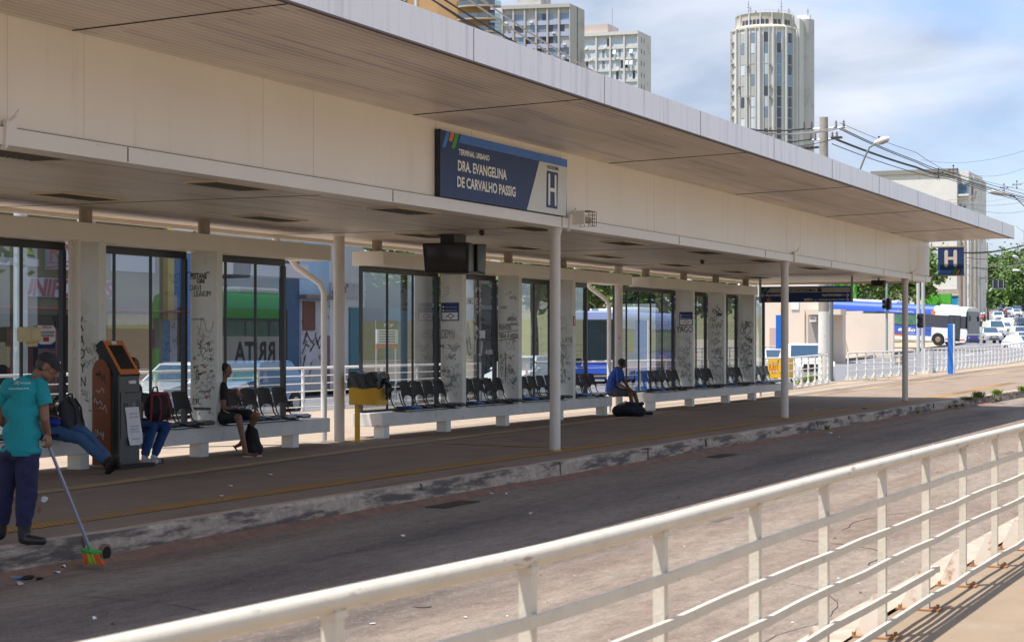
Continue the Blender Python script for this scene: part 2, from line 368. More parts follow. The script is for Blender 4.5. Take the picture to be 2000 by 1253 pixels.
def sheet(name, m, x0, x1, step, edges, dz, ny=3, thick=None):
    """strip along X; edges(x)->(y0,y1)"""
    mb = MB(); xs = []; x = x0
    while x < x1 - 1e-6: xs.append(x); x += step
    xs.append(x1)
    for x in xs:
        y0, y1 = edges(x)
        for j in range(ny + 1):
            y = y0 + (y1 - y0) * j / ny; mb.v.append(Vector((x, y, hgt(x, y) + dz)))
    k = ny + 1
    for i in range(len(xs) - 1):
        for j in range(ny): mb.f.append((i * k + j, (i + 1) * k + j, (i + 1) * k + j + 1, i * k + j + 1)); mb.mi.append(0)
    return struct(mb.build(name, m))
def lerp_tab(t, x):
    for (a, *A), (b, *B) in zip(t, t[1:]):
        if x <= b: u = max(0, (x - a) / (b - a)); return tuple(p + (q - p) * u for p, q in zip(A, B))
    return tuple(t[-1][1:])
# one sheet to the horizon
mb = MB(); gx = [-300, -60, -20, 20, 60, 75, 90, 113, 147, 170, 225, 337, 450, 700, 1200, 3000]; gy = [-1500, -600, -200, -60, -5, 30, 60, 100, 200, 500, 1200, 2600]
for X in gx:
    for Y in gy: mb.v.append(Vector((X, Y, hgt(X, Y) - .32)))
for i in range(len(gx) - 1):
    for j in range(len(gy) - 1):
        a = i * len(gy) + j; mb.f.append((a, a + len(gy), a + len(gy) + 1, a + 1)); mb.mi.append(0)
struct(mb.build('ground', earth_m))
sheet('road', lane_m, -25, 150, 5, lambda x: (2.6, 10.6), -.26)
sheet('road', street_m, -25, 78, 4, lambda x: (24.15, 33), -.2)
AV = [(70, 18.6, 33), (100, 18.6, 29.4), (125, 18.8, 29.4), (170, 14, 31), (235, 14, 40), (348, 30, 58), (410, 40, 67), (520, 60, 92), (700, 90, 130)]
sheet('avenue', mat('avenue asphalt', (.17, .17, .185), .85, var=.12, vs=.7), 74, 700, 6, lambda x: lerp_tab(AV, x), -.185, ny=6)
# paved side walks beyond the avenue and behind the street
sheet('sidewalk', mat('far paving', (.36, .29, .23), .85, var=.15, vs=1), -25, 78, 6, lambda x: (33, 45), -.06)
sheet('sidewalk', mat('island paving', (.40, .32, .24), .85, var=.15, vs=1), 92, 175, 4, lambda x: lerp_tab([(92, 30.2, 31), (110, 29.5, 40), (175, 31, 60)], x), -.05)
# kerb of the island
mb = MB(); pk = [(91.5, 30.6), (96, 29.9), (110, 29.35), (125, 29.3), (150, 29.9), (175, 31.1)]
for a, b in zip(pk, pk[1:]):
    za, zb = hgt(*a), hgt(*b); mb.bar((a[0], a[1], za - .12), (b[0], b[1], zb - .12), .2, .22)
struct(mb.build('kerb', mat('old kerb', (.12, .1, .085), .9, var=.3, vs=2)))
# main platform: paved slab in two tones, the sunlit rear strip coloured paler, edge of the pavement follows the kerb
KX = [(-25, 10.55), (52, 10.55), (60, 10.35), (70, 10.0), (90, 9.5), (140, 8.4)]
YB = lambda x: 24.1 if x < 55 else (24.1 - (x - 55) * .62 if x < 64 else 18.45)
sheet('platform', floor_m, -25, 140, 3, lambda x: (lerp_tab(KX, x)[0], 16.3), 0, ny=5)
sunlit_pave_m = mat('sunlit rear paving', (.33, .26, .195), .85, var=.14, vs=1.5, bump=.25, bs=70, stain=(.24, .185, .135), stain_s=1.1, stain_lo=.55, stain_hi=.7)  # paler copy of the platform paving, sunlight behind the benches put into its colour
sheet('sidewalk', sunlit_pave_m, -25, 140, 3, lambda x: (16.3, YB(x)), 0, ny=3)
# kerb stones along the platform
def kerb_line(name, tab, side, zt, zb, depth, x0, x1, m, step=1.6):
    mb = MB(); x = x0; rr = random.Random(3)
    pts = []
    while x <= x1:
        y = lerp_tab(tab, x)[0]; j = rr.uniform(-.012, .012)
        pts.append((x, y - .15 * side + j, hgt(x, y) + rr.uniform(-.008, .006))); x += step * rr.uniform(.35, .65)
    for (xa, ya, za), (xb, yb, zb_) in zip(pts, pts[1:]):
        o = len(mb.v)
        for (X, Y, Z) in ((xa, ya, za), (xb, yb, zb_)):
            mb.v += [Vector((X, Y, Z + zb)), Vector((X, Y + .012 * side, Z + zt - .035)), Vector((X, Y + .04 * side, Z + zt)), Vector((X, Y + depth * side, Z + zt + .003))]
        for k in range(3):
            f = (o + k, o + 4 + k, o + 5 + k, o + 1 + k); mb.f.append(f if side > 0 else f[::-1]); mb.mi.append(1 if k == 2 else 0)
    return struct(mb.build(name, [m, kerbtop_m]))
kerb_line('kerb', KX, 1, .012, -.3, .17, -20, 138, kerb_m)
NK = [(-25, 2.78), (140, 2.78)]
kerb_line('kerb', NK, -1, .012, -.3, .3, -10, 60, mat('pale worn kerb', (.36, .27, .205), .85, var=.2, vs=4, stain=(.55, .52, .48), stain_s=3, stain_lo=.60, stain_hi=.66))
sheet('platform', near_m, -12, 140, 4, lambda x: (-2.9, 2.62), 0)
sheet('road', mat('unseen bounce lane', (.40, .32, .25), .9, var=.1, vs=1), -60, 140, 10, lambda x: (-40, -3.0), -.2, ny=2)  # unseen pale lane behind the camera, added to bounce light onto the soffits
# joints and chips between the kerb stones
mb = MB(); rr = random.Random(31); x = 6.0
while x < 64:
    y = lerp_tab(KX, x)[0] - .15
    for k in range(rr.choice((1, 2, 3, 3))): w_ = rr.uniform(.002, .009); xo = x + rr.uniform(-.01, .01); mb.box(xo - w_, xo + w_, y - .014, y + .03, -.07 - .06 * k, .002 - .06 * k)
    if rr.random() < .25: mb.box(x - rr.uniform(.02, .06), x + rr.uniform(.02, .07), y - .013, y + .03, -.02 - rr.uniform(0, .03), .0)
    x += rr.choice((3.4, 5.2, 7.1)) * rr.uniform(.8, 1.2)
struct(mb.build('kerb_joints', mat('kerb joint dark', (.17, .135, .11), .95, var=.3, vs=9)))
# brown dirt along the gutter: low uneven ridge against the kerb
mb = MB(); rr = random.Random(5); x = -10; row = []
while x < 62:
    y = lerp_tab(KX, x)[0] - .15; wv = rr.uniform(.10, .2); row.append((x, y, wv)); x += .5
for (xa, ya, wa), (xb, yb, wb) in zip(row, row[1:]):
    mb.add([(xa, ya - wa, -.262), (xb, yb - wb, -.262), (xb, yb + .01, -.19), (xa, ya + .01, -.19)], [(0, 1, 2, 3)])
tag(mb.build('gutter_dirt', dirt_m), 'brown dirt gathered in the gutter along the foot of the platform kerb', 'dirt', kind='stuff')
# tactile paving strips
def tactile_mat(name, col, pitch):
    m = bpy.data.materials.new(name); m.use_nodes = True; MATS[name] = m
    t = m.node_tree; b = t.nodes['Principled BSDF']; n = t.nodes.new; l = t.links.new; b.inputs['Roughness'].default_value = .8
    c = n('ShaderNodeTexCoord'); v = n('ShaderNodeTexVoronoi'); v.inputs['Scale'].default_value = 1 / pitch; v.inputs['Randomness'].default_value = 0; l(c.outputs['Object'], v.inputs['Vector'])
    r = n('ShaderNodeMapRange'); r.inputs[1].default_value = .28; r.inputs[2].default_value = .42; r.inputs[3].default_value = 1.35; r.inputs[4].default_value = .45; l(v.outputs['Distance'], r.inputs[0])
    a = n('ShaderNodeTexNoise'); a.inputs['Scale'].default_value = 1.6; a.inputs['Detail'].default_value = 8; l(c.outputs['Object'], a.inputs['Vector'])
    r2_ = n('ShaderNodeMapRange'); r2_.inputs[1].default_value = .5; r2_.inputs[2].default_value = .75; l(a.outputs['Fac'], r2_.inputs[0])
    x = n('ShaderNodeMixRGB'); l(r2_.outputs[0], x.inputs[0]); x.inputs[1].default_value = col + (1,); x.inputs[2].default_value = (.30, .22, .15, 1)
    q = n('ShaderNodeVectorMath'); q.operation = 'SCALE'; l(x.outputs[0], q.inputs[0]); l(r.outputs[0], q.inputs['Scale']); l(q.outputs[0], b.inputs['Base Color'])
    bp = n('ShaderNodeBump'); bp.inputs['Strength'].default_value = .7; bp.inputs['Distance'].default_value = .01; l(r.outputs[0], bp.inputs['Height']); l(bp.outputs[0], b.inputs['Normal'])
    return m
tac = tactile_mat('worn yellow tactile', (.42, .22, .045), .085)
tac2 = tactile_mat('pale tactile', (.50, .36, .18), .085)
sheet('tactile_strip', tac, -5, 75, 3, lambda x: (11.28, 11.62), .006, ny=1)
T2 = [(-5, 13.0), (19, 14.0), (27, 14.6), (45, 15.3), (60, 15.4), (100, 14.2), (120, 13.5)]
sheet('tactile_strip', tac2, -5, 118, 2, lambda x: (lerp_tab(T2, x)[0] - .15, lerp_tab(T2, x)[0] + .15), .007, ny=1)
thinyel = mat('thin yellow line', (.42, .26, .09), .85, var=.3, vs=4)
for (xa, ya), (xb, yb) in (((29.1, 14.45), (28.6, 11.6)), ((41.5, 14.8), (43, 11.8)), ((78, 17.2), (118, 15.0)), ((64, 17.8), (84, 16.4))):
    mb = MB(); a = Vector((xa, ya, hgt(xa, ya) + .01)); b = Vector((xb, yb, hgt(xb, yb) + .01)); s_ = (b - a).cross(Vector((0, 0, 1))).normalized() * .06
    mb.quad(a - s_, b - s_, b + s_, a + s_); struct(mb.build('floor_line', thinyel))
# lane marks on the avenue
mark = mat('road marking paint', (.62, .62, .60), .7, var=.2, vs=2)
mb = MB()
for k in range(22):
    X = 128 + k * 9; c = lerp_tab([(120, 24.2), (170, 24.6), (235, 31), (348, 45), (520, 72)], X)[0]; X2 = X + 4; c2 = lerp_tab([(120, 24.2), (170, 24.6), (235, 31), (348, 45), (520, 72)], X2)[0]
    mb.quad((X, c - .1, hgt(X, c) - .17), (X2, c2 - .1, hgt(X2, c2) - .17), (X2, c2 + .1, hgt(X2, c2) - .17), (X, c + .1, hgt(X, c) - .17))
for X in (112, 118, 124, 130):
    mb.quad((X, 20, hgt(X, 20) - .17), (X + .9, 20, hgt(X, 20) - .17), (X + .9, 28, hgt(X, 28) - .16), (X, 28, hgt(X, 28) - .16))
struct(mb.build('road_markings', mark))

# ================================================================ SHELTER CANOPY
X0, X1 = 4.0, 57.6
S = thing('bus_shelter', 'long cream bus shelter with flat overhanging roof, deep panelled beam and round white columns', 'bus shelter', (30, 13.5, 0))
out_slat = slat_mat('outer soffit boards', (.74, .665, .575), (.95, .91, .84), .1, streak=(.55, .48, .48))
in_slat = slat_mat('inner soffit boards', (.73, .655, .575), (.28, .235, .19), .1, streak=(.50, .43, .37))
joint_m = mat('soffit joint', (.05, .04, .035), .8)
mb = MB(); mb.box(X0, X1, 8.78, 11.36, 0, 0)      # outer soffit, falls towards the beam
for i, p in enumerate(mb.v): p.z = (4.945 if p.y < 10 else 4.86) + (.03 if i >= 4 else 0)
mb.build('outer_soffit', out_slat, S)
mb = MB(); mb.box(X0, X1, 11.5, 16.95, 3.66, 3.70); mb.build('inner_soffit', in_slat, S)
for k in range(-1, 7):
    X = 14.9 + 7.43 * k + (.1 if k > 3 else 0)
    if X0 < X < X1:
        mb = MB(); mb.add([(X - .009, 8.8, 4.938), (X + .009, 8.8, 4.938), (X + .009, 11.34, 4.851), (X - .009, 11.34, 4.851), (X - .009, 8.8, 4.95), (X + .009, 8.8, 4.95), (X + .009, 11.34, 4.87), (X - .009, 11.34, 4.87)], [(0, 3, 2, 1), (0, 1, 5, 4), (3, 7, 6, 2), (0, 4, 7, 3), (1, 2, 6, 5)])
        mb.build('soffit_joint', joint_m, S)
for X in (13.2, 20.6, 27.9, 35.3, 42.7, 50.1): mb = MB(); mb.box(X - .006, X + .006, 11.6, 17.0, 3.655, 3.665); mb.build('soffit_joint', joint_m, S)
mb = MB(); mb.box(X0, X1, 8.74, 8.79, 4.925, 5.3); mb.box(X1, X1 + .04, 8.74, 11.36, 4.925, 5.3)
mb.m(1)
for k in range(-3, 11):
    X = 18.69 + 4.08 * k; mb.box(X - .008, X + .008, 8.735, 8.742, 4.93, 5.296)
mb.m(2); mb.box(X0, X1, 8.738, 8.80, 4.905, 4.925); mb.m(0)
mb.build('fascia', [fascia_m, mat('fascia seam', (.36, .33, .36), .6), mat('fascia lip', (.13, .10, .09), .6)], S)
mb = MB(); mb.box(X0, X1 - .02, 8.8, 11.6, 5.2, 5.27); mb.box(X0, X1 - .02, 11.6, 16.98, 3.95, 4.04); mb.box(X0, X1 - .02, 11.55, 11.65, 4.05, 5.2)
mb.build('roof_deck', mat('roof sheet', (.5, .5, .5), .5, var=.1), S)
mb = MB(); mb.box(X0, X1 + .3, 11.37, 11.5, 3.80, 4.9); mb.m(1)
for k in range(-7, 26):
    X = 21.2 + k * 1.52 + (.35 if k % 3 == 1 else 0)
    if X0 < X < X1 and k % 3 != 0: mb.box(X - .003, X + .003, 11.367, 11.37, 3.81, 4.86)
mb.m(0)
mb.build('beam_panel', [beam_m, mat('beam seam', (.70, .63, .54), .6)], S)
mb = MB(); mb.box(X0, X1 + .3, 11.33, 11.62, 3.63, 3.795); mb.m(1); mb.box(X0, X1 + .3, 11.336, 11.4, 3.795, 3.803); mb.m(1)
for k in range(-2, 8):
    X = 21.7 + k * 5.9
    if X0 < X < X1: mb.box(X - .006, X + .006, 11.325, 11.33, 3.64, 3.79)
mb.build('beam_flange', [beam_low, joint_m], S)
mb = MB(); mb.box(X0, X1, 16.93, 17.0, 3.60, 4.05); mb.box(X1, X1 + .04, 11.62, 17.0, 3.6, 4.05); mb.build('rear_fascia', cream, S)
fc = [13.7, 27.72, 41.6, 54.9]
base_ring = mat('column foot', (.45, .28, .08), .8, var=.3, vs=8)
for i, X in enumerate(fc):
    mb = MB(); mb.cyl((X, 11.5, 0), .088, 3.63, 28); c = mb.build('column', col_m, S, smooth=True)
    mb = MB(); mb.tube([(X, 11.5, 3.50), (X, 11.5, 3.63)], [.088, .125], 24); mb.build('capital', col_m, c, smooth=True)
    mb = MB(); mb.tube([(X, 11.5, 0), (X, 11.5, .03), (X, 11.5, .032)], [.105, .1, .09], 20); mb.build('foot_ring', base_ring, c, smooth=True)
    # gusset on the beam beside the column
    mb = MB(); mb.prism([(X + .16, 11.3, 3.86), (X + .34, 11.3, 3.86), (X + .26, 11.3, 3.70), (X + .14, 11.3, 3.58)], (0, .05, 0)); mb.tube([(X + .2, 11.3, 3.86), (X + .2, 11.24, 3.9), (X + .26, 11.24, 3.96)], .014, 6); mb.build('beam_bracket', beam_low, S)
for X in (28.95, 43.2):
    mb = MB(); mb.cyl((X, 16.2, 0), .1, 3.66, 28); c = mb.build('column', col_m, S, smooth=True)
    mb = MB(); mb.cyl((X + .19, 16.28, 0), .03, 3.66, 10); mb.build('conduit', cream, c, smooth=True)
    for z in (.9, 2.5):
        mb = MB(); mb.box(X + .14, X + .2, 16.18, 16.26, z, z + .16); mb.build('switch_box', white_m, c)
    mb = MB(); mb.tube([(X - .9, 17.0, 3.62), (X - .62, 16.7, 3.1), (X - .33, 16.4, 2.82), (X - .28, 16.35, 2.66), (X - .28, 16.35, .02)], .055, 14); mb.build('downpipe', white_m, S, smooth=True)
mb = MB(); mb.tube([(56.2, 17.0, 3.6), (56.7, 16.75, 3.1), (57.0, 16.6, 2.9), (57.05, 16.6, .02)], .07, 12); mb.build('downpipe', white_m, S, smooth=True)
mb = MB()
for y in (15.86, 15.99): mb.cyl((20.99, y + .02, 0.46), .034, 2.75, 10)
mb.build('conduit', cream, S, smooth=True)

# ceiling lights: louvred recessed boxes
def ceil_light(X, Y, label):
    t = thing('ceiling_light', label, 'ceiling light', (X, Y, 3.655), group='louvred ceiling lights under the shelter')
    mb = MB(); W_, D_ = .66, .24
    for a in (-1, 1): mb.box(X + a * W_ - .02, X + a * W_ + .02, Y - D_, Y + D_, 3.635, 3.66); mb.box(X - W_, X + W_, Y + a * D_ - .015, Y + a * D_ + .015, 3.635, 3.66)
    mb.build('frame', mat('light frame', (.62, .52, .38), .4), t)
    mb = MB(); mb.box(X - W_ + .02, X + W_ - .02, Y - D_ + .015, Y + D_ - .015, 3.654, 3.658); mb.build('reflector', mat('dark reflector', (.025, .023, .02), .3, metal=.3), t)
    mb = MB()
    for k in range(13): q = X - W_ + .09 * (k + .8); mb.box(q, q + .012, Y - D_ + .02, Y + D_ - .02, 3.632, 3.652)
    mb.build('louvre', mat('louvre blade', (.12, .11, .095), .35, metal=.5), t)
rowA = [(155, 383), (450, 362), (790, 411), (1040, 445), (1220, 474), (1380, 492), (1500, 508), (1590, 523)]
rowB = [(30, 300), (530, 426), (830, 459), (1022, 483), (1185, 500), (1325, 517), (1440, 530), (1480, 541)]
k = 0
for row, nm in ((rowA, 'front'), (rowB, 'back')):
    for i, (px, py) in enumerate(row):
        p = onz(px, py, 3.655); ceil_light(p.x, min(max(p.y, 11.9), 16.6), '%s louvred ceiling light from the left in the %s scattered row under the shelter roof' % (ORD[i], nm))

# ================================================================ BENCH WALLS
FIN_HOSTS = {}
def bench_wall(label, xa, xb, fins, glass_ranges, legs, lint=None):
    t = thing('bench_wall', label, 'bench wall', ((xa + xb) / 2, 16.2, 0))
    mb = MB(); mb.box(xa, xb, 15.9, 16.52, .215, .455); mb.build('ledge', ledge_m, t, bevel=.008)
    la, lb = lint or (xa, xb)
    mb = MB(); mb.box(la, lb, 15.88, 16.54, 3.19, 3.45); mb.build('lintel', cream, t, bevel=.006)
    for X in legs:
        mb = MB(); mb.box(X - .1, X + .1, 15.93, 16.15, 0, .215); mb.build('leg', white_m, t)
    FH = []
    for X in fins:
        mb = MB(); mb.box(X, X + .17, 15.915, 16.40, .455, 3.19); FH.append((X, mb.build('fin', fin_m, t)))
    for X in [f + .08 for f in fins] + [(f + g) / 2 + .08 for f, g in zip(fins, fins[1:])][:0] + [la + .35]:
        mb = MB(); mb.cyl((X, 16.2, 3.45), .095, .21, 16); mb.build('roof_stub', mat('stub pipe', (.40, .33, .27), .6, var=.1), t, smooth=True)
    for (ga, gb) in glass_ranges:
        mb = MB()
        mb.box(ga, gb, 16.42, 16.48, 3.08, 3.19); mb.box(ga, gb, 16.42, 16.48, .455, .50); mb.box(gb - .07, gb, 16.40, 16.48, .50, 3.08); mb.box(ga, ga + .05, 16.42, 16.48, .50, 3.08)
        n = max(2, round((gb - ga) / .98))
        for k in range(1, n):
            q = ga + (gb - ga) * k / n; mb.box(q - .014, q + .014, 16.43, 16.47, .50, 3.08)
        w_ = mb.build('window', black_m, t)
        mb = MB(); mb.quad((ga + .05, 16.45, .5), (gb - .07, 16.45, .5), (gb - .07, 16.45, 3.08), (ga + .05, 16.45, 3.08)); mb.build('pane', glass, w_)
    FIN_HOSTS.update({round(X, 2): o for X, o in FH})
    return t
wallA = bench_wall('nearest cream bench wall with graffiti fins, behind the sweeper and the ticket kiosk', 15.4, 28.1, [18.45, 21.5, 24.53], [(15.5, 18.45), (18.62, 21.40), (21.67, 24.45), (24.7, 27.45)], [18.9, 21.2, 24.23, 26.98])
wallB = bench_wall('middle cream bench wall beside the yellow bin, covered in marker scrawl and white tags', 30.05, 41.95, [33.5, 36.32, 39.43], [(30.2, 33.42), (33.67, 36.25), (36.49, 39.35), (39.6, 41.6)], [30.27, 32.9, 35.75, 38.8, 41.6], lint=(30.05, 43.3))
wallC = bench_wall('farthest cream bench wall at the end of the shelter, beyond the man in blue', 44.85, 58.6, [48.2, 51.1, 54.1], [(43.5, 48.12), (48.37, 51.0), (51.27, 54.0), (54.27, 57.0)], [45.1, 48.3, 51.6, 54.3, 57.3], lint=(44.85, 54.4))

# ================================================================ SEAT ROWS
def seat_row(X, n, label, missing_first=False, blue_first=True, blue_back=False, pads=()):
    t = thing('seat_row', label, 'seat row', (X, 16.1, .455), group='rows of moulded seats on the bench ledge')
    mb = MB(); mb.box(X, X + .49 * n + .1, 16.04, 16.1, .47, .505)
    for q in (.2, .49 * n - .1): mb.box(X + q, X + q + .05, 15.96, 16.25, .456, .47)
    mb.build('beam', black_m, t)
    for k in range(n):
        c = X + .3 + .49 * k
        bl = (k == 0 and blue_first)
        # seat pan: rounded shell
        mb = MB(); P = []; Q = []
        nn = 22
        for i in range(nn):
            a = 2 * math.pi * i / nn; ca_, sa_ = math.cos(a), math.sin(a)
            ex = .225 * math.copysign(abs(ca_) ** .55, ca_); ey = .225 * math.copysign(abs(sa_) ** .55, sa_)
            z = .545 + (.02 if abs(ex) > .15 else 0) - (.018 if ey < -.15 else 0)
            P.append(Vector((c + ex, 15.94 + ey, z))); Q.append(Vector((c + ex * .93, 15.94 + ey * .93, z - .028)))
        o = len(mb.v); mb.v += P + Q + [Vector((c, 15.94, .535)), Vector((c, 15.94, .512))]
        for i in range(nn):
            j = (i + 1) % nn; mb.f += [(i, j, nn * 2), (nn + j, nn + i, nn * 2 + 1), (i, nn + i, nn + j, j)]; mb.mi += [0, 0, 0]
        mb.build('seat', seat_b if bl else (seat_p if (k in pads or k == n - 1) else seat_m), t, smooth=True, auto=60)
        mb = MB()
        for sx in (-.19, .19): mb.tube([(c + sx, 15.98, .515), (c + sx, 16.14, .53), (c + sx * 1.02, 16.2, .60), (c + sx * 1.02, 16.26, .80)], .012, 6)
        mb.tube([(c - .2, 16.1, .522), (c + .2, 16.1, .522)], .011, 6)
        mb.build('back_frame', black_m, t, smooth=True)
        if missing_first and k == 0: continue
        # backrest: curved ribbed shell, cut away at the bottom
        mb = MB(); rows = 17; cols = 10
        for f_ in (0, 1):
            for i in range(rows + 1):
                v_ = i / rows
                for j in range(cols + 1):
                    u_ = -1 + 2 * j / cols; hw = .225 - .02 * v_ if v_ < .9 else .20
                    zb = .68 + .07 * (1 - (u_) ** 2) ; zt = 1.0 + .02 * (1 - u_ * u_)
                    z = zb + (zt - zb) * v_; y = 16.20 + .10 * v_ + .035 * (1 - u_ * u_) + (.004 if i % 2 else -.004) + f_ * .012
                    mb.v.append(Vector((c + u_ * hw, y, z)))
        k2 = (rows + 1) * (cols + 1)
        for i in range(rows):
            for j in range(cols):
                a = i * (cols + 1) + j; mb.f.append((a, a + 1, a + cols + 2, a + cols + 1)); mb.f.append((k2 + a + cols + 1, k2 + a + cols + 2, k2 + a + 1, k2 + a)); mb.mi += [0, 0]
        rim = [j for j in range(cols)] 
        for j in range(cols):
            mb.f.append((j + 1, j, k2 + j, k2 + j + 1)); a = rows * (cols + 1) + j; mb.f.append((a, a + 1, k2 + a + 1, k2 + a)); mb.mi += [0, 0]
        for i in range(rows):
            a = i * (cols + 1); mb.f.append((a, a + cols + 1, k2 + a + cols + 1, k2 + a)); a += cols; mb.f.append((a + cols + 1, a, k2 + a, k2 + a + cols + 1)); mb.mi += [0, 0]
        mb.build('backrest', seat_b if (bl and blue_back) else seat_m, t)
    return t
seat_row(19.0, 4, 'row of black seats behind the sweeper, partly covered by the grey backpack', blue_first=False)
seat_row(22.3, 4, 'row of black seats beside the ticket kiosk, under the red and black backpack', blue_first=False)
seat_row(24.75, 5, 'row of black seats where the youth in black shorts sits', pads=(2, 3, 4))
seat_row(30.9, 5, 'row of seats behind the yellow bin, its first seat blue and without a back', missing_first=True)
seat_row(33.75, 5, 'row of black seats with a dark blue first seat, under the white tagged panes', missing_first=False)
seat_row(36.6, 5, 'row of seats just left of the second white column, its first seat bright blue')
seat_row(39.72, 4, 'row of seats at the end of the middle bench, beside the man in blue', pads=(1, 2))
seat_row(45.0, 6, 'row of seats whose first chair is blue in both seat and back', blue_back=True)
seat_row(48.5, 5, 'row of black seats with a blue first seat just right of the YAGO fin')
seat_row(51.4, 5, 'row of black seats in front of the narrow pane beside the diamond scrawl')
seat_row(54.4, 5, 'last row of seats at the far end of the shelter, pads worn orange and white', pads=(1, 2, 3))
def onX(px, py, X):
    d = (px - 1000) / F_PX
    return at(px, py, X / (CA + d * SA))
def fit(s_, org, xd, ud, W, H, m, parent, name='lettering', bold=0.0, **k):
    """lettering scaled so that its own box is W wide and H tall, lower left corner at org"""
    o = text(s_, (0, 0, 0), (1, 0, 0), (0, 1, 0), 1, m, None, name, bold=bold, lift=0, **{q: v for q, v in k.items() if q in ('shear', 'mirror')})
    me = o.data; xs = [v.co.x for v in me.vertices]; ys = [v.co.y for v in me.vertices]
    x0, x1, y0, y1 = min(xs), max(xs), min(ys), max(ys); xd = Vector(xd).normalized(); ud = Vector(ud).normalized(); nd = xd.cross(ud)
    off = dot_up(parent); org = Vector(org)
    for v in me.vertices:
        v.co = org + xd * ((v.co.x - x0) / (x1 - x0) * W) + ud * ((v.co.y - y0) / (y1 - y0) * H) + nd * k.get('lift', .003) - off
    o.parent = parent; WL[o.name] = off
    return o
def plate(poly, nd, d, name, m, parent):
    mb = MB(); nd = Vector(nd); mb.prism([Vector(p) for p in poly], nd * d); return mb.build(name, m, parent)
# ================================================================ TERMINAL SIGN ON THE BEAM
YS = 11.28
sg = thing('terminal_sign', 'navy board reading TERMINAL URBANO DRA. EVANGELINA DE CARVALHO PASSIG with platform letter H', 'sign', (25.8, 11.3, 3.81))
sx0, sx1 = onY(861, 300, YS).x, onY(1107, 300, YS).x; sz0, sz1 = 3.81, 4.73
mb = MB(); mb.box(sx0, sx1, YS, 11.362, sz0, sz1); mb.build('board', navy, sg)
mb = MB(); mb.box(sx0 - .02, sx0, YS - .004, 11.36, sz0 - .01, sz1 + .01); mb.build('edge_trim', navy2, sg)
def SX(cx): return onY(820 + cx / 5, 350, YS).x
def PT(cx, v): return (SX(cx), YS - .002, sz1 - v * (sz1 - sz0))
plate([PT(398, .0), PT(1436, .0), PT(1436, .135), PT(375, .135)][::-1], (0, -1, 0), .004, 'blue_band', signblue, sg)
plate([PT(1166, .137), PT(1436, .137), PT(1425, 1), PT(1042, 1)][::-1], (0, -1, 0), .004, 'pale_panel', signgrey, sg)
for a, b, v1, m_ in ((258, 292, .27, signblue), (302, 338, .15, orange_m), (345, 382, .26, green_m)):
    P = [PT(a, 0), PT(b, 0), PT(b - 42 * v1 / .27, v1 * .9), PT((a + b) / 2 - 50 * v1 / .27, v1), PT(a - 42 * v1 / .27, v1 * .9)]
    plate(P[::-1], (0, -1, 0), .003, 'stripe', m_, sg)
XD, UD = (1, 0, 0), (0, 0, 1)
for s_, a, b, v, h in (('TERMINAL URBANO', 375, 677, .30, .085), ('DRA. EVANGELINA', 368, 845, .55, .155), ('DE CARVALHO PASSIG', 362, 932, .80, .155)):
    fit(s_, (SX(a), YS - .003, sz1 - v * .92 - .02), XD, UD, SX(b) - SX(a), h, lettm, sg, bold=.032)
fit('PLATAFORMA', (SX(1240), YS - .007, sz1 - .235 * .92), XD, UD, SX(1350) - SX(1240), .06, dark_m, sg, bold=.01)
plate([(SX(1236), YS - .006, sz1 - .27 * .92), (SX(1345), YS - .006, sz1 - .27 * .92), (SX(1338), YS - .006, sz1 - .90 * .92), (SX(1230), YS - .006, sz1 - .90 * .92)][::-1], (0, -1, 0), .003, 'letter_panel', navy, sg)
def round_H(xa, xb, z0, z1, y, parent, m_, r, plane='Y', sgn=1):
    mb = MB()
    def pill(p, q, rr):
        n = 10; pts = []
        dx, dz = q[0] - p[0], q[1] - p[1]; a0 = math.atan2(dz, dx)
        for c, s0 in ((q, a0 - math.pi / 2), (p, a0 + math.pi / 2)):
            for i in range(n + 1):
                a = s0 + math.pi * i / n; pts.append((c[0] + rr * math.cos(a), c[1] + rr * math.sin(a)))
        return pts
    for P in (pill((xa + r, z0 + r), (xa + r, z1 - r), r), pill((xb - r, z0 + r), (xb - r, z1 - r), r)):
        if plane == 'Y': mb.prism([(a, y, b) for a, b in P], (0, -.003, 0))
        else: mb.prism([(y, a, b) for a, b in P], (-.003, 0, 0))
    zc = (z0 + z1) / 2; q = [(xa + r, zc - r * .8), (xb - r, zc - r * .8), (xb - r, zc + r * .8), (xa + r, zc + r * .8)]
    if plane == 'Y': mb.prism([(a, y + .0007, b) for a, b in q], (0, -.003, 0))
    else: mb.prism([(y + .0007, a, b) for a, b in q], (-.003, 0, 0))
    return mb.build('letter_h', m_, parent)
round_H(SX(1249), SX(1327), sz1 - .86 * .92, sz1 - .31 * .92, YS - .010, sg, lettm, .036)

# end sign with a big H, standing out from the end of the beam
XH = 57.98
hs = thing('platform_letter_sign', 'square navy sign with a big rounded H at the far end of the beam', 'sign', (XH, 10.6, 3.8))
ya, yb = onX(1832, 500, XH).y, onX(1882, 500, XH).y
mb = MB(); mb.box(XH, XH + .1, yb, ya, 3.86, 4.70); mb.build('board', navy, hs)
for zq in (4.70, 3.82): mb = MB(); mb.box(XH - .01, XH + .11, yb - .02, 11.35, zq, zq + .04); mb.build('bracket', mat('sign bracket', (.3, .24, .2), .5), hs)
round_H(yb + .2, ya - .2, 4.10, 4.63, XH - .004, hs, mat('pale sign letter', (.62, .56, .49), .5), .055, 'X')
H_ = ya - yb
def hq(u0, u1, u2, u3, z0, z1, nm, m_): plate([(XH - .002, ya - u0 * H_, z0), (XH - .002, ya - u1 * H_, z0), (XH - .002, ya - u2 * H_, z1), (XH - .002, ya - u3 * H_, z1)], (-1, 0, 0), .003, nm, m_, hs)
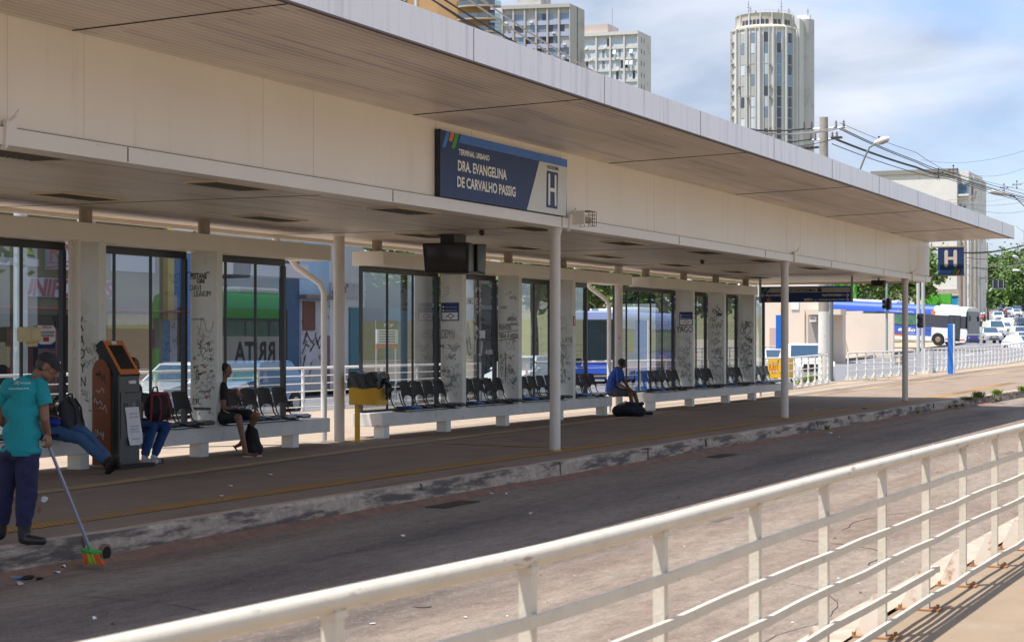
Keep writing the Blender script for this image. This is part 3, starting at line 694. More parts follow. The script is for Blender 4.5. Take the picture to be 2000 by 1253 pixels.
hq(.0, .5, .6, .0, 3.88, 4.0, 'blue_band', signblue); hq(.53, .64, .78, .68, 3.87, 4.05, 'stripe', green_m); hq(.68, .78, .88, .80, 3.87, 4.0, 'stripe', orange_m); hq(.86, .97, 1.0, .95, 3.87, 4.04, 'stripe', signblue)

# hanging direction board
XB = 52.8
hb = thing('direction_board', 'navy hanging board pointing to PLATAFORMA and SAÍDA with a pale header', 'direction sign', (XB, 14, 2.94))
def BY(cx): return onX(1440 + cx / 5.01, 575, XB).y
def BZ(cy): return onX(1570, 540 + cy / 5.01, XB).z
zb0, zb1 = BZ(250), BZ(95)
mb = MB(); mb.box(XB, XB + .08, BY(1110), BY(235), zb0, zb1); mb.build('board', navy, hb)
mb = MB(); mb.box(XB - .004, XB + .084, BY(1110), BY(235), zb1 - .035, zb1 + .003); mb.build('top_rail', signblue, hb)
for cx in (222, 1120):
    mb = MB(); mb.box(XB + .01, XB + .06, BY(cx + 10), BY(cx - 10), zb0 - .01, 3.66); mb.build('hanger', galv, hb)
def bp(P, nm, m_, k=.003, d=.003): return plate([(XB - k, BY(a), BZ(b)) for a, b in P], (-1, 0, 0), d, nm, m_, hb)
bp([(283, 153), (1103, 156), (1103, 110), (325, 108)], 'pale_header', mat('board header', (.42, .40, .37), .5), .002)
bp([(238, 150), (275, 110), (300, 110), (262, 150)], 'stripe', green_m); bp([(262, 130), (280, 108), (292, 108), (276, 130)], 'stripe', orange_m, .0045)
YD = (0, -1, 0)
def bt(s_, a, b, base, h, m_=lettm, **k):
    k.setdefault('bold', .03); fit(s_, (XB - .004, BY(a), BZ(base)), YD, UD, BY(a) - BY(b), h * 54.5 / 3600 / 5.01, m_, hb, lift=.004, **k)
bt('PLATAFORMA', 462, 770, 147, 30, navy2, bold=.015); bp([(786, 150), (824, 150), (824, 114), (786, 114)], 'letter_panel', navy2, .005); bt('H', 795, 815, 145, 26, mat('board header', (0, 0, 0)), bold=.01, )
bt('PLATAFORMA', 285, 492, 191, 22); bt('PLATAFORMA', 833, 1025, 195, 22); bt('º', 1032, 1044, 188, 12); bt('SAÍDA', 655, 742, 236, 27); bt('est', 752, 782, 234, 10); bt('/ PARQUE MAURÍLIO BIAGI', 792, 1046, 236, 18)
for cx, cy, sg_ in ((258, 180, -1), (1070, 186, 1), (1070, 227, 1)):
    mb = MB(); Yc, Zc = BY(cx), BZ(cy); s_ = -sg_
    mb.box(XB - .006, XB - .001, Yc - .06, Yc + .06, Zc - .008, Zc + .008)
    for u in (1, -1): mb.bar((XB - .0045, Yc + s_ * .065, Zc), (XB - .0045, Yc + s_ * .01, Zc + u * .06), .003, .016, (0, 1, 0))
    mb.build('arrow', lettm, hb)
mb = MB(); mb.tube([(XB - .006, BY(307), BZ(227)), (XB, BY(307), BZ(227))], .07, 20); mb.build('no_smoking_disc', mat('red disc', (.5, .12, .1), .5), hb)

# twin monitor hanging under the soffit
tv = thing('twin_monitor', 'pair of black back to back monitor cases hanging from the soffit', 'monitor', (29.2, 14, 2.95))
XT = 28.87; ty0, ty1 = onX(917, 500, XT).y, onX(824, 500, XT).y
def wedge(x0, x1, taper, nm):
    mb = MB(); z0, z1 = 2.965, 3.50; yc = (ty0 + ty1) / 2
    P0 = [(x0, ty0 + .02, z0), (x0, ty1 - .05, z0 + .01), (x0, ty1 + .0, z1), (x0, ty0, z1)]
    P1 = [(x1, ty0 + taper, z0 + .04), (x1, ty1 - taper, z0 + .04), (x1, ty1 - taper, z1 - .01), (x1, ty0 + taper, z1 - .01)]
    mb.add(P0 + P1, [(0, 1, 2, 3), (7, 6, 5, 4), (0, 4, 5, 1), (1, 5, 6, 2), (2, 6, 7, 3), (3, 7, 4, 0)]); return mb.build(nm, mat('monitor casing', (.012, .012, .014), .32), tv, bevel=.02)
c1 = wedge(XT, XT + .33, .06, 'casing'); wedge(XT + .72, XT + .38, .02, 'casing')
mb = MB(); mb.box(XT - .004, XT + .01, ty0 + .07, ty1 - .09, 3.03, 3.45); mb.build('screen', mat('dark screen', (.012, .013, .02), .12, spec=.7), c1)
mb = MB(); mb.box(XT + .12, XT + .6, ty0 + .35, ty0 + .62, 3.50, 3.66); mb.build('ceiling_mount', black_m, tv)
# caged camera on the beam, domes under the soffit
p = onY(1137, 427, 11.2)
cc = thing('caged_camera', 'white security camera inside a rusty wire cage on the beam beside the terminal sign', 'security camera', (p.x, 11.3, p.z - .1))
mb = MB(); mb.box(p.x - .16, p.x - .13, 11.1, 11.34, p.z - .1, p.z + .12); mb.box(p.x - .13, p.x + .05, 11.25, 11.34, p.z - .06, p.z + .06); mb.build('mount_plate', cream, cc)
mb = MB(); mb.tube([(p.x - .12, 11.2, p.z), (p.x + .12, 11.12, p.z - .03)], [.055, .05], 14); mb.build('camera_body', mat('camera beige', (.42, .36, .28), .5), cc, smooth=True)
mb = MB(); mb.tube([(p.x + .115, 11.122, p.z - .03), (p.x + .13, 11.117, p.z - .031)], .035, 14); mb.build('lens', black_m, cc)
mb = MB()
for i in range(5):
    for a, b in (((p.x - .14 + i * .08, 11.02, p.z - .12), (p.x - .14 + i * .08, 11.02, p.z + .12)), ((p.x - .14, 11.02, p.z - .12 + i * .06), (p.x + .18, 11.02, p.z - .12 + i * .06)), ((p.x + .18, 11.02 + i * .07, p.z - .12), (p.x + .18, 11.02 + i * .07, p.z + .12)), ((p.x + .18, 11.02, p.z - .12 + i * .06), (p.x + .18, 11.33, p.z - .12 + i * .06)), ((p.x - .14 + i * .08, 11.02, p.z + .12), (p.x - .14 + i * .08, 11.33, p.z + .12))): mb.bar(a, b, .006, .006)
mb.build('cage', mat('rusty wire', (.25, .17, .12), .6, metal=.3), cc)
for (px, py, lb) in ((945, 455, 'nearer the monitor'), (1374, 512, 'deep under the far half of the roof')):
    q = onz(px, py, 3.6); t = thing('soffit_sensor', 'small beige sensor box under the soffit, ' + lb, 'sensor', (q.x, q.y, 3.56))
    mb = MB(); mb.box(q.x - .09, q.x + .09, q.y - .06, q.y + .06, 3.60, 3.66); mb.build('box', mat('camera beige', (0, 0, 0)), t, bevel=.01)
    mb = MB(); mb.ell((q.x - .08, q.y, 3.6), .05, 12); mb.build('dome', dark_m, t, smooth=True)
q = onY(1716, 548, 12.2); t = thing('soffit_speaker', 'small brown speaker box hanging under the far end of the soffit', 'speaker', (q.x, q.y, 3.4))
mb = MB(); mb.box(q.x - .12, q.x + .12, q.y - .2, q.y + .2, 3.42, 3.6); mb.build('box', mat('brown case', (.12, .08, .06), .6), t, bevel=.01); mb = MB(); mb.tube([(q.x, q.y, 3.6), (q.x, q.y, 3.66)], .03, 8); mb.build('bracket', galv, t)
mb = MB(); mb.box(q.x - .124, q.x - .12, q.y - .15, q.y + .15, 3.45, 3.57); mb.build('grille', black_m, t)

# ================================================================ WRITING ON THE FINS
rg = random.Random(21); inkb = mat('blue marker', (.08, .12, .35), .6)
def ribbon(mb, pts, w_, nd):
    nd = Vector(nd)
    for a, b in zip(pts, pts[1:]):
        a = Vector(a); b = Vector(b)
        if (b - a).length < 1e-4: continue
        s_ = (b - a).normalized().cross(nd) * (w_ / 2); e = (b - a).normalized() * w_ * .3
        mb.quad(a - s_ - e, b - s_ + e, b + s_ + e, a + s_ - e)
def scrawl(host, X, y0, y1, z0, z1, n, m_, size=.07, w_=.0065):
    """n little handwritten squiggles on the face x = X"""
    mb = MB()
    for _ in range(int(n * .62)):
        s_ = size * rg.choice((.35, .5, .7, 1.0, 1.0, 1.7)); cy = rg.uniform(y0, max(y0 + .01, y1 - s_)); cz = rg.uniform(z0, z1); y = cy + s_; z = cz; pts = [(X, y, z)]
        ang = rg.uniform(-.5, .5)
        for k in range(rg.randint(5, 11)):
            y -= s_ * rg.uniform(.05, .28); z = cz + s_ * rg.uniform(-.55, .55) + ang * (cy - y)
            if y < y0: break
            pts.append((X, y, z))
        ribbon(mb, pts, w_ * rg.uniform(.7, 1.3), (-1, 0, 0))
    if mb.v: return mb.build('scrawl', m_, host)
def wr(host, X, s_, px0, px1, pyb, h_px, m_=ink, **k):
    a = onX(px0, pyb, X - .004); b = onX(px1, pyb, X - .004)
    fit(s_, a, YD, UD, a.y - b.y, abs(h_px) * (X * CA + 16 * SA) / F_PX, m_, host, lift=.001, **k)
XF = X = 21.5; h = FIN_HOSTS[21.5]
for i, ch in enumerate('KADYN'): wr(h, X, ch, 154 + i * .8, 164 + i * .8, 646 + i * 27, 19 if i else 28, bold=-.0)
scrawl(h, X - .004, 15.95, 16.38, .7, 1.3, 8, inkg)
paint_over = mat('painted over patch', (.66, .66, .60), .5, var=.05); fade = mat('very faded marker', (.38, .39, .37), .6)
for Xq, hq_ in FIN_HOSTS.items():
    for kq in range(3):
        cy, cz = rg.uniform(16.0, 16.25), rg.uniform(.9, 2.4); mb = MB(); P = [(Xq - .0008 - .0007 * kq, cy + math.cos(a) * rg.uniform(.08, .14), cz + math.sin(a) * rg.uniform(.08, .2)) for a in [2 * math.pi * q / 9 for q in range(9)]]; mb.prism(P, (-.0004, 0, 0)); mb.build('painted_patch', paint_over, hq_)
    scrawl(hq_, Xq - .0035, 15.95, 16.36, .7, 2.3, 10, fade, .18, .010); scrawl(hq_, Xq - .0038, 15.95, 16.36, .7, 1.9, 7, inkb, .06, .006)
X = 24.53; h = FIN_HOSTS[24.53]
wr(h, X, 'DAVI', 371, 392, 567, 11); wr(h, X, 'LEAKIM', 379, 411, 579, 11); wr(h, X, 'PESTANE', 372, 404, 545, 12, bold=.03); wr(h, X, 'GBE', 384, 400, 553, 8, bold=.03)
wr(h, X, '"', 367, 372, 534, 4); wr(h, X, '"', 404, 409, 534, 4); wr(h, X, 'LER', 370, 390, 789, 11)
wr(h, X, 'shotty', 388, 412, 768, 8, shear=.3, bold=.01); wr(h, X, '=== ', 378, 412, 800, 5, bold=.05); wr(h, X, 'FERREIRA', 374, 400, 625, 4, inkg)
scrawl(h, X - .004, 15.95, 16.36, 1.25, 1.85, 26, ink, .08); scrawl(h, X - .004, 15.95, 16.36, .8, 1.6, 22, inkr, .05, .007); scrawl(h, X - .004, 15.95, 16.36, .6, 2.0, 26, inkg, .07)
X = 33.5; h = FIN_HOSTS[33.5]
wr(h, X, 'RODYN', 857, 888, 661, 18, inkg); wr(h, X, 'MARIA', 855, 880, 727, 6); wr(h, X, 'ARIA', 855, 868, 753, 6); wr(h, X, 'NA PAULA', 854, 875, 766, 6); wr(h, X, 'DEBBY', 854, 874, 774, 6); wr(h, X, 'sem', 855, 868, 786, 5); wr(h, X, 'compromisso', 856, 880, 795, 5); wr(h, X, 'M', 858, 866, 680, 8)
scrawl(h, X - .004, 15.95, 16.36, .75, 1.75, 40, inkg, .11); scrawl(h, X - .004, 16.2, 16.36, 2.6, 3.0, 6, inkg, .06)
X = 36.32; h = FIN_HOSTS[36.32]
wr(h, X, 'RAHYPE', 975, 998, 644, 12); wr(h, X, 'VIVA A VIDA', 975, 1012, 660, 9); wr(h, X, 'SHOW', 991, 1009, 627, 8, shear=.3); wr(h, X, 'time', 998, 1011, 635, 6, shear=.4); wr(h, X, 'MARCELINHO', 977, 990, 603, 6, inkg, shear=.8)
for i, ch in enumerate('KADYN'): wr(h, X, ch, 977, 983, 700 + i * 12, 9, inkg)
mb = MB(); a = onX(975, 650, X - .004)
for (p_, q_) in (((974, 650), (1012, 645)), ((974, 664), (1012, 660)), ((973, 686), (973, 745)), ((987, 686), (987, 745))): ribbon(mb, [onX(p_[0], p_[1], X - .005), onX(q_[0], q_[1], X - .005)], .01, (-1, 0, 0))
mb.build('scrawl', ink, h)
scrawl(h, X - .004, 15.95, 16.36, .75, 1.5, 14, ink, .1); scrawl(h, X - .004, 15.95, 16.36, .8, 2.2, 16, inkg, .15); scrawl(h, X - .004, 15.95, 16.36, 1.4, 1.5, 5, inkr, .07, .008); scrawl(h, X - .004, 15.95, 16.3, 2.6, 3.0, 9, inkg, .1)
X = 39.43; h = FIN_HOSTS[39.43]
wr(h, X, 'LAYE', 1099, 1118, 668, 10, inkg); scrawl(h, X - .004, 15.95, 16.36, .7, 1.75, 22, inkg, .13); scrawl(h, X - .004, 15.95, 16.36, .9, 1.5, 9, ink, .08); scrawl(h, X - .004, 15.95, 16.36, 2.2, 2.4, 4, inkr, .06)
X = 48.2; h = FIN_HOSTS[48.2]
wr(h, X, 'YAGO', 1321, 1353, 649, 12); scrawl(h, X - .004, 15.95, 16.36, .8, 1.95, 44, inkg, .12); scrawl(h, X - .004, 15.95, 16.3, .7, .85, 5, ink, .1, .008); scrawl(h, X - .004, 15.95, 16.3, .8, 1.4, 12, inkr, .08)
X = 51.1; h = FIN_HOSTS[51.1]; scrawl(h, X - .004, 15.95, 16.36, .7, 2.8, 60, inkg, .13, .012); scrawl(h, X - .004, 15.95, 16.3, 1.2, 1.5, 5, ink, .12, .008)
X = 54.1; h = FIN_HOSTS[54.1]; scrawl(h, X - .004, 15.95, 16.36, .9, 2.4, 60, inkg, .13, .012)
mb = MB(); ribbon(mb, [onX(a, b, X - .005) for a, b in ((1445, 645), (1459, 628), (1467, 645), (1456, 660), (1445, 645))], .015, (-1, 0, 0)); ribbon(mb, [onX(a, b, X - .005) for a, b in ((1451, 640), (1455, 652), (1452, 645), (1461, 638))], .015, (-1, 0, 0)); mb.build('scrawl', inkg, h)
# white tags on the panes
gw = [o for o in wallB.children if o.name.startswith('window')][1]
def wg(s_, px0, px1, pyb, h_px, **k):
    a = onY(px0, pyb, 16.44); b = onY(px1, pyb, 16.44)
    fit(s_, a, XD, UD, b.x - a.x, h_px * 38 / F_PX, inkw, gw, lift=.001, **k)
wg('AMO VO', 912, 936, 594, 14, bold=.02); wg('!', 938, 940, 596, 15); wg('4:00', 948, 962, 692, 10, bold=.02)
mb = MB()
for st_ in (((911, 640), (914, 668), (918, 692), (924, 688)), ((914, 630), (918, 660), (922, 680)), ((927, 622), (930, 650), (928, 690)), ((926, 628), (938, 652), (929, 660)), ((931, 655), (942, 655)), ((942, 668), (940, 692), (934, 692)), ((929, 570), (932, 560), (934, 566), (936, 558), (938, 568)), ((931, 605), (929, 600), (932, 597), (934, 601), (937, 597), (939, 602), (933, 611), (930, 604))):
    ribbon(mb, [onY(a, b, 16.437) for a, b in st_], .045, (0, -1, 0))
for v in mb.v: pass
mb.build('tag', inkw, gw)
st = solo(MB().box(*(lambda a, b: (a.x, b.x, 16.434, 16.438, b.z, a.z))(onY(938, 645, 16.43), onY(948, 660, 16.43))), 'sticker', paper, 'small white sticker on the pane beside the tall white tag', 'sticker')
# printed notices
def notice(X, x0, x1, y0, y1, label):
    a = onX(x0, y0, X - .006); b = onX(x1, y1, X - .006)
    t = thing('notice', label, 'notice', (X - .006, (a.y + b.y) / 2, b.z))
    mb = MB(); mb.box(X - .012, X, b.y, a.y, b.z, a.z); mb.build('backing', navy, t)
    hz = a.z - b.z; wz = a.y - b.y
    mb = MB(); mb.box(X - .014, X - .012, b.y + .02, a.y - .02, b.z + .02, b.z + hz * .46); mb.build('white_panel', paper, t)
    for k in (0, 1):
        mb = MB(); z = a.z - hz * (.24 + .19 * k); mb.tube([(X - .016, a.y - wz * .12, z), (X - .012, a.y - wz * .12, z)], hz * .055, 14); mb.build('icon', lettm, t)
        for r_ in (0, 1): fit('informacoes e horarios do terminal' if k == 0 else 'atendimento ao usuario', (X - .014, a.y - wz * .22, z - .004 + r_ * .018 - .012), YD, UD, wz * .68, .011, lettm, t)
    mb = MB(); zc = b.z + hz * .26; yc = (a.y + b.y) / 2; ribbon(mb, [(X - .015, yc + .09, zc - .03), (X - .015, yc, zc + .05), (X - .015, yc - .09, zc - .0), (X - .015, yc - .02, zc - .05), (X - .015, yc + .04, zc)], .016, (-1, 0, 0)); mb.build('emblem', inkr if x0 > 1000 else ink, t)
notice(33.5, 862, 896, 591, 626, 'navy and white printed notice on the fin above RODYN')
notice(48.2, 1327, 1353, 609, 635, 'navy and white printed notice on the fin above YAGO')
a = onY(1121, 617, 15.91); b = onY(1127, 636, 15.91)
t = thing('fire_sticker', 'small red sticker on the front edge of the fin right of the second white column', 'sticker', (39.5, 15.91, b.z))
mb = MB(); mb.box(39.45, 39.58, 15.905, 15.914, b.z, a.z); mb.build('plate', mat('red sticker', (.5, .06, .03), .5), t); mb = MB(); mb.box(39.49, 39.54, 15.902, 15.905, b.z + .04, a.z - .04); mb.build('symbol', lettm, t)
# ATENCAO notice and dispenser on the first pane
a = onY(71, 635, 16.41); b = onY(109, 672, 16.41)
t = thing('attention_notice', 'white notice headed ATENÇÃO in red on the leftmost pane', 'notice', (a.x, 16.42, b.z))
W = b.x - a.x; Hh = a.z - b.z; c = .05
mb = MB(); mb.prism([(a.x, 16.418, b.z + c), (a.x + c * 2, 16.418, b.z), (b.x - c * 2, 16.418, b.z), (b.x, 16.418, b.z + c), (b.x, 16.418, a.z - c), (b.x - c, 16.418, a.z), (a.x + c, 16.418, a.z), (a.x, 16.418, a.z - c)], (0, -.004, 0)); mb.build('sheet', paper, t)
mb = MB(); mb.box(a.x, b.x, 16.419, 16.424, b.z - .06, b.z + .06); mb.build('lower_band', navy, t)
red = mat('red print', (.5, .04, .04), .6)
fit('ATENÇÃO', (a.x + W * .28, 16.412, a.z - Hh * .2), XD, UD, W * .5, .055, red, t, bold=.02)
fit('TERMINAL NAO ACEITA DINHEIRO', (a.x + W * .08, 16.412, a.z - Hh * .42), XD, UD, W * .84, .035, navy, t, bold=.015)
fit('SOMENTE CARTAO DE DEBITO E CREDITO', (a.x + W * .08, 16.412, a.z - Hh * .6), XD, UD, W * .84, .035, navy, t, bold=.015)
mb = MB(); mb.box(a.x + W * .36, b.x - W * .36, 16.409, 16.413, b.z + .04, b.z + .1); mb.build('red_stamp', red, t)
a = onY(57, 638, 16.2); b = onY(80, 672, 16.2)
t = thing('dispenser', 'pale yellow dispenser box fixed beside the ATENÇÃO notice', 'dispenser', (a.x, 16.3, b.z))
mb = MB(); mb.box(a.x, a.x + .22, 16.15, 16.43, b.z + .03, a.z); mb.build('case', mat('aged ivory plastic', (.62, .52, .27), .4, var=.1), t, bevel=.04, seg=3); mb = MB(); mb.box(a.x + .10, a.x + .2, 16.2, 16.35, b.z - .03, b.z + .04); mb.build('spout', mat('aged ivory plastic', (0, 0, 0)), t, bevel=.02)

# ================================================================ TICKET KIOSK
kx0, kx1 = 21.35, 21.87; ky = 15.48
k_ = thing('ticket_kiosk', 'grey and orange ticket machine with sloping screen and paper taped to its front', 'ticket machine', ((kx0 + kx1) / 2, 15.7, 0))
kg = mat('kiosk grey', (.085, .088, .088), .45, var=.1, vs=4); kd = mat('kiosk dark edge', (.025, .027, .03), .45); ko = mat('kiosk orange', (.27, .085, .035), .45, var=.12, vs=4, stain=(.2, .08, .04), stain_s=4, stain_lo=.62, stain_hi=.75); kob = mat('kiosk bright orange', (.66, .20, .06), .4)
mb = MB(); mb.box(kx0 + .02, kx1, ky, 15.88, .06, 1.30); mb.build('body', kg, k_, bevel=.006)
mb = MB(); mb.prism([(kx0, ky - .01, .05), (kx0, 15.55, .05), (kx0, 15.55, 1.30), (kx0, 15.86, 1.66), (kx0, 15.76, 1.80), (kx0, ky - .01, 1.32)], (.03, 0, 0)); mb.build('side_edge', kd, k_)
mb = MB(); P = [(kx0 - .02, 15.60, .05), (kx0 - .02, 15.90, .05), (kx0 - .02, 15.90, 1.38)] + [(kx0 - .02, 15.76 + .13 * math.cos(a), 1.38 + .16 * math.sin(a)) for a in [math.pi * q / 8 for q in range(1, 8)]] + [(kx0 - .02, 15.60, 1.38)]
mb.prism(P, (.035, 0, 0)); sp = mb.build('side_panel', ko, k_)
ss = onX(200, 760, kx0 - .025)
scrawl(sp, kx0 - .0215, 15.62, 15.88, .75, 1.1, 7, inkw, .08, .008); scrawl(sp, kx0 - .0215, 15.62, 15.88, .4, .5, 5, inkw, .07, .007); scrawl(sp, kx0 - .0215, 15.64, 15.86, 1.2, 1.35, 7, ink, .08, .007)
n_ = Vector((0, -.40, .32)).normalized()
A = Vector((kx0 + .03, ky - .01, 1.315)); B_ = Vector((kx1 + .02, ky - .01, 1.315)); U_ = Vector((0, 15.80 - ky, 1.80 - 1.315)); 
mb = MB(); mb.prism([A, B_, B_ + U_, A + U_], Vector((0, .10, -.07))); hd = mb.build('screen_head', kd, k_, bevel=.006)
mb = MB(); u1 = U_.normalized(); r1_ = Vector((1, 0, 0)); nn_ = r1_.cross(u1) 
mb.prism([A + r1_ * .02 + u1 * .01, B_ - r1_ * .02 + u1 * .01, B_ - r1_ * .02 + u1 * (U_.length - .01), A + r1_ * .02 + u1 * (U_.length - .01)], nn_ * .012); bz = mb.build('bezel', kob, hd, bevel=.004)
mb = MB(); mb.prism([A + r1_ * .09 + u1 * .09, B_ - r1_ * .09 + u1 * .09, B_ - r1_ * .09 + u1 * (U_.length - .09), A + r1_ * .09 + u1 * (U_.length - .09)], nn_ * .016); mb.build('screen', mat('kiosk screen', (.02, .022, .022), .2), hd)
mb = MB(); mb.prism([A + r1_ * .20 + u1 * (U_.length - .075), B_ - r1_ * .20 + u1 * (U_.length - .075), B_ - r1_ * .20 + u1 * (U_.length - .025), A + r1_ * .20 + u1 * (U_.length - .025)], nn_ * .018); mb.build('sticker', paper, hd)
def kb(u0, u1_, z0, z1, nm, m_, d=.008, par=None): 
    mb = MB(); mb.box(kx0 + .02 + u0 * .54, kx0 + .02 + u1_ * .54, ky - d, ky + .01, z0, z1); return mb.build(nm, m_, par or k_)
dr = kb(.08, .97, .42, 1.08, 'door_panel', kg, .012); kb(.42, .72, 1.19, 1.235, 'card_slot', paper, .02); kb(.30, .88, 1.055, 1.075, 'coin_slot', black_m, .02); kb(.22, .38, .86, .92, 'reader', black_m, .016); kb(.55, .7, .84, .93, 'keypad', mat('keypad', (.16, .17, .19), .5), .018); kb(.78, .93, .80, .96, 'slot_door', mat('slot door', (.06, .062, .062), .5), .018)
kb(-.25, 1.3, 0, .055, 'plinth', mat('kiosk plinth', (.02, .017, .016), .7), .12)
pp = thing('taped_paper', 'white sheet of printed paper taped to the front of the ticket machine', 'paper', (21.9, 15.45, .3))
mb = MB(); P = []
for i in range(9):
    z = .86 - i * .068; s_ = .012 * i
    for j in range(4): P.append(Vector((kx0 + .14 + .025 * i ** .9 * .6 + j * .108, ky - .022 - .012 * math.sin(i * .9 + j) * (i / 8) - .01 * i / 8, z + (.02 * rg.random() if i == 8 else 0))))
mb.v = P; mb.f = [(i * 4 + j, (i + 1) * 4 + j, (i + 1) * 4 + j + 1, i * 4 + j + 1) for i in range(8) for j in range(3)]; mb.mi = [0] * 24
o = mb.build('sheet', paper, pp); so = o.modifiers.new('s', 'SOLIDIFY'); so.thickness = .003
for z, s_ in ((.76, 'CREDITO MINIMO 4'), (.71, 'DEBITO MINIMO 4'), (.58, 'CARTAO DE DEBITO'), (.54, 'E CREDITO ACIMA'), (.50, 'DO VALOR DE R$'), (.40, 'O USUARIO PODERA')):
    fit(s_, (kx0 + .20 + (.86 - z) * .12, ky - .045, z), XD, UD, .20, .018, navy2, pp)

# ================================================================ YELLOW BIN
Zb = 32.9
b0 = thing('litter_bin', 'yellow metal litter bin on a yellow post with a black liner gathered at the side', 'litter bin', (28.85, 15.7, 0))
Pb = onz(698, 862.5, 0); bx, by = Pb.x, Pb.y
mb = MB(); mb.box(bx - .035, bx + .035, by - .035, by + .035, 0, .68); mb.build('post', yel, b0); mb = MB(); mb.box(bx - .16, bx + .16, by - .12, by + .12, 0, .012); mb.build('base_plate', yel, b0)
bxx = bx - .1; by1 = by + .12; by0 = by1 - .56
mb = MB(); mb.box(bxx, bxx + .42, by0, by1, .66, .97); mb.build('box', yel, b0, bevel=.008)
mb = MB(); rr = random.Random(4); n = 40; rows = 8; per = []
cor = [(bxx - .012, by1 + .012), (bxx - .012, by0 - .012), (bxx + .432, by0 - .012), (bxx + .432, by1 + .012)]
for i in range(n):
    u = i / n * 4; k = int(u); f_ = u - k; a = cor[k]; c = cor[(k + 1) % 4]; per.append((a[0] + (c[0] - a[0]) * f_, a[1] + (c[1] - a[1]) * f_))
for r_ in range(rows):
    z = .965 + .27 * r_ / (rows - 1)
    for i, (x, y) in enumerate(per): o_ = .008 * math.sin(i * 2.1 + r_ * .8) + .008 * rr.random(); mb.v.append(Vector((x + o_ * (1 if x > bxx + .2 else -1), y + o_ * (1 if y > by0 + .3 else -1), z + (.02 * math.sin(i * .9) if r_ in (0, rows - 1) else 0))))
for r_ in range(rows - 1):
    for i in range(n): mb.f.append((r_ * n + i, r_ * n + (i + 1) % n, (r_ + 1) * n + (i + 1) % n, (r_ + 1) * n + i)); mb.mi.append(0)
mb.f.append(tuple((rows - 1) * n + i for i in range(n))); mb.mi.append(0)
ln = mb.build('liner', bagm, b0, smooth=True)
mb = MB(); c = Vector((bxx + .25, by0 - .03, 1.08)); mb.cap(c, .05, c + Vector((.03, -.04, .04)), .025)
for k in range(9):
    a = rr.uniform(-1.2, 1.2); d = Vector((rr.uniform(-.05, .18), -.03 - rr.random() * .04, -rr.uniform(.12, .34))); mb.tube([c, c + d * .4 + Vector((0, -.05, 0)), c + d], [.025, .03, .012], 6)
mb.build('liner_knot', bagm, b0, smooth=True)
# far yellow bin behind the last seats
q = onz(1517, 753, .15)
t = thing('litter_bin', 'yellow bin with red scrawl standing past the last bench, partly behind the third column', 'litter bin', (q.x, q.y, .1))
mb = MB(); mb.box(q.x - .3, q.x + .3, q.y - .55, q.y + .25, .45, 1.2); h = mb.build('box', mat('bright yellow panel', (.66, .42, .02), .5, var=.06), t); mb = MB(); mb.box(q.x - .04, q.x + .04, q.y - .04, q.y + .04, .1, .45); mb.build('post', yel, t)
mb = MB(); yy = q.y + .2
ribbon(mb, [(q.x - .303, yy, .6), (q.x - .303, yy - .03, .95), (q.x - .303, yy - .12, .62), (q.x - .303, yy - .16, 1.0), (q.x - .303, yy - .2, .6)], .03, (-1, 0, 0)); ribbon(mb, [(q.x - .303, yy - .26, .6), (q.x - .303, yy - .22, .85), (q.x - .303, yy - .36, 1.1), (q.x - .303, yy - .3, .8), (q.x - .303, yy - .42, .6)], .03, (-1, 0, 0)); mb.build('scrawl', mat('orange spray', (.6, .1, .03), .6), h)

# ================================================================ NEAR RAILING
RT = [(1.2, 2.80), (3.0, 2.72), (3.82, 2.66), (4.75, 2.59), (5.82, 2.50), (7.1, 2.47), (9.8, 2.47), (13.5, 2.44), (16.3, 2.40), (30, 2.3)]
def ry(x): return lerp_tab(RT, x)[0]
nr = thing('railing', 'cream tubular railing in the foreground with flat bars, rusty feet and chipped top tube', 'railing', (9, 2.5, 0))
rail_top = mat('chipped cream tube', (.58, .53, .44), .5, var=.10, vs=4, bump=.12, bs=30, stain=(.30, .22, .17), stain_s=5, stain_lo=.60, stain_hi=.68, stain_st=(1, 5, 5))
mb = MB(); xs = [1.2 + .4 * i for i in range(72)]
mb.tube([(x, ry(x), 1.05) for x in xs], .0345, 20); mb.build('top_rail', rail_top, nr, smooth=True)
rb = random.Random(12)
PX = [2.2, 3.4, 4.61, 5.79, 7.07, 8.42, 9.72, 11.09, 12.36, 13.66, 14.95, 16.23] + [16.23 + 1.3 * k for k in range(1, 10)]
rust = mat('rusty foot plate', (.30, .15, .07), .8, var=.3, vs=12)
footm = mat('rust streaked enamel', (.70, .64, .55), .4, var=.08, vs=4, stain=(.38, .18, .07), stain_s=7, stain_lo=.52, stain_hi=.68)
for z, xe, sag in ((.84, 30, .003), (.65, 30, .004), (.46, 30, .008), (.26, 12.55, .010), (.085, 30, .012)):
    mb = MB(); prev = None; x = 1.2; zz = 0
    stops = [p for p in PX if p < xe] + [min(xe, 30)]
    last = (1.2, z)
    for p_ in stops:
        m_ = (last[0] + p_) / 2; z1_ = z + rb.uniform(-sag, sag)
        a = Vector((last[0], ry(last[0]) - .045, last[1])); b = Vector((p_, ry(p_) - .045, z1_)); c = (a + b) / 2 + Vector((0, rb.uniform(-.01, .01), rb.uniform(-sag, sag)))
        mb.bar(a, c, .022, .042); mb.bar(c, b, .022, .042); last = (p_, z1_)
    mb.build('flat_bar', rail_m, nr)
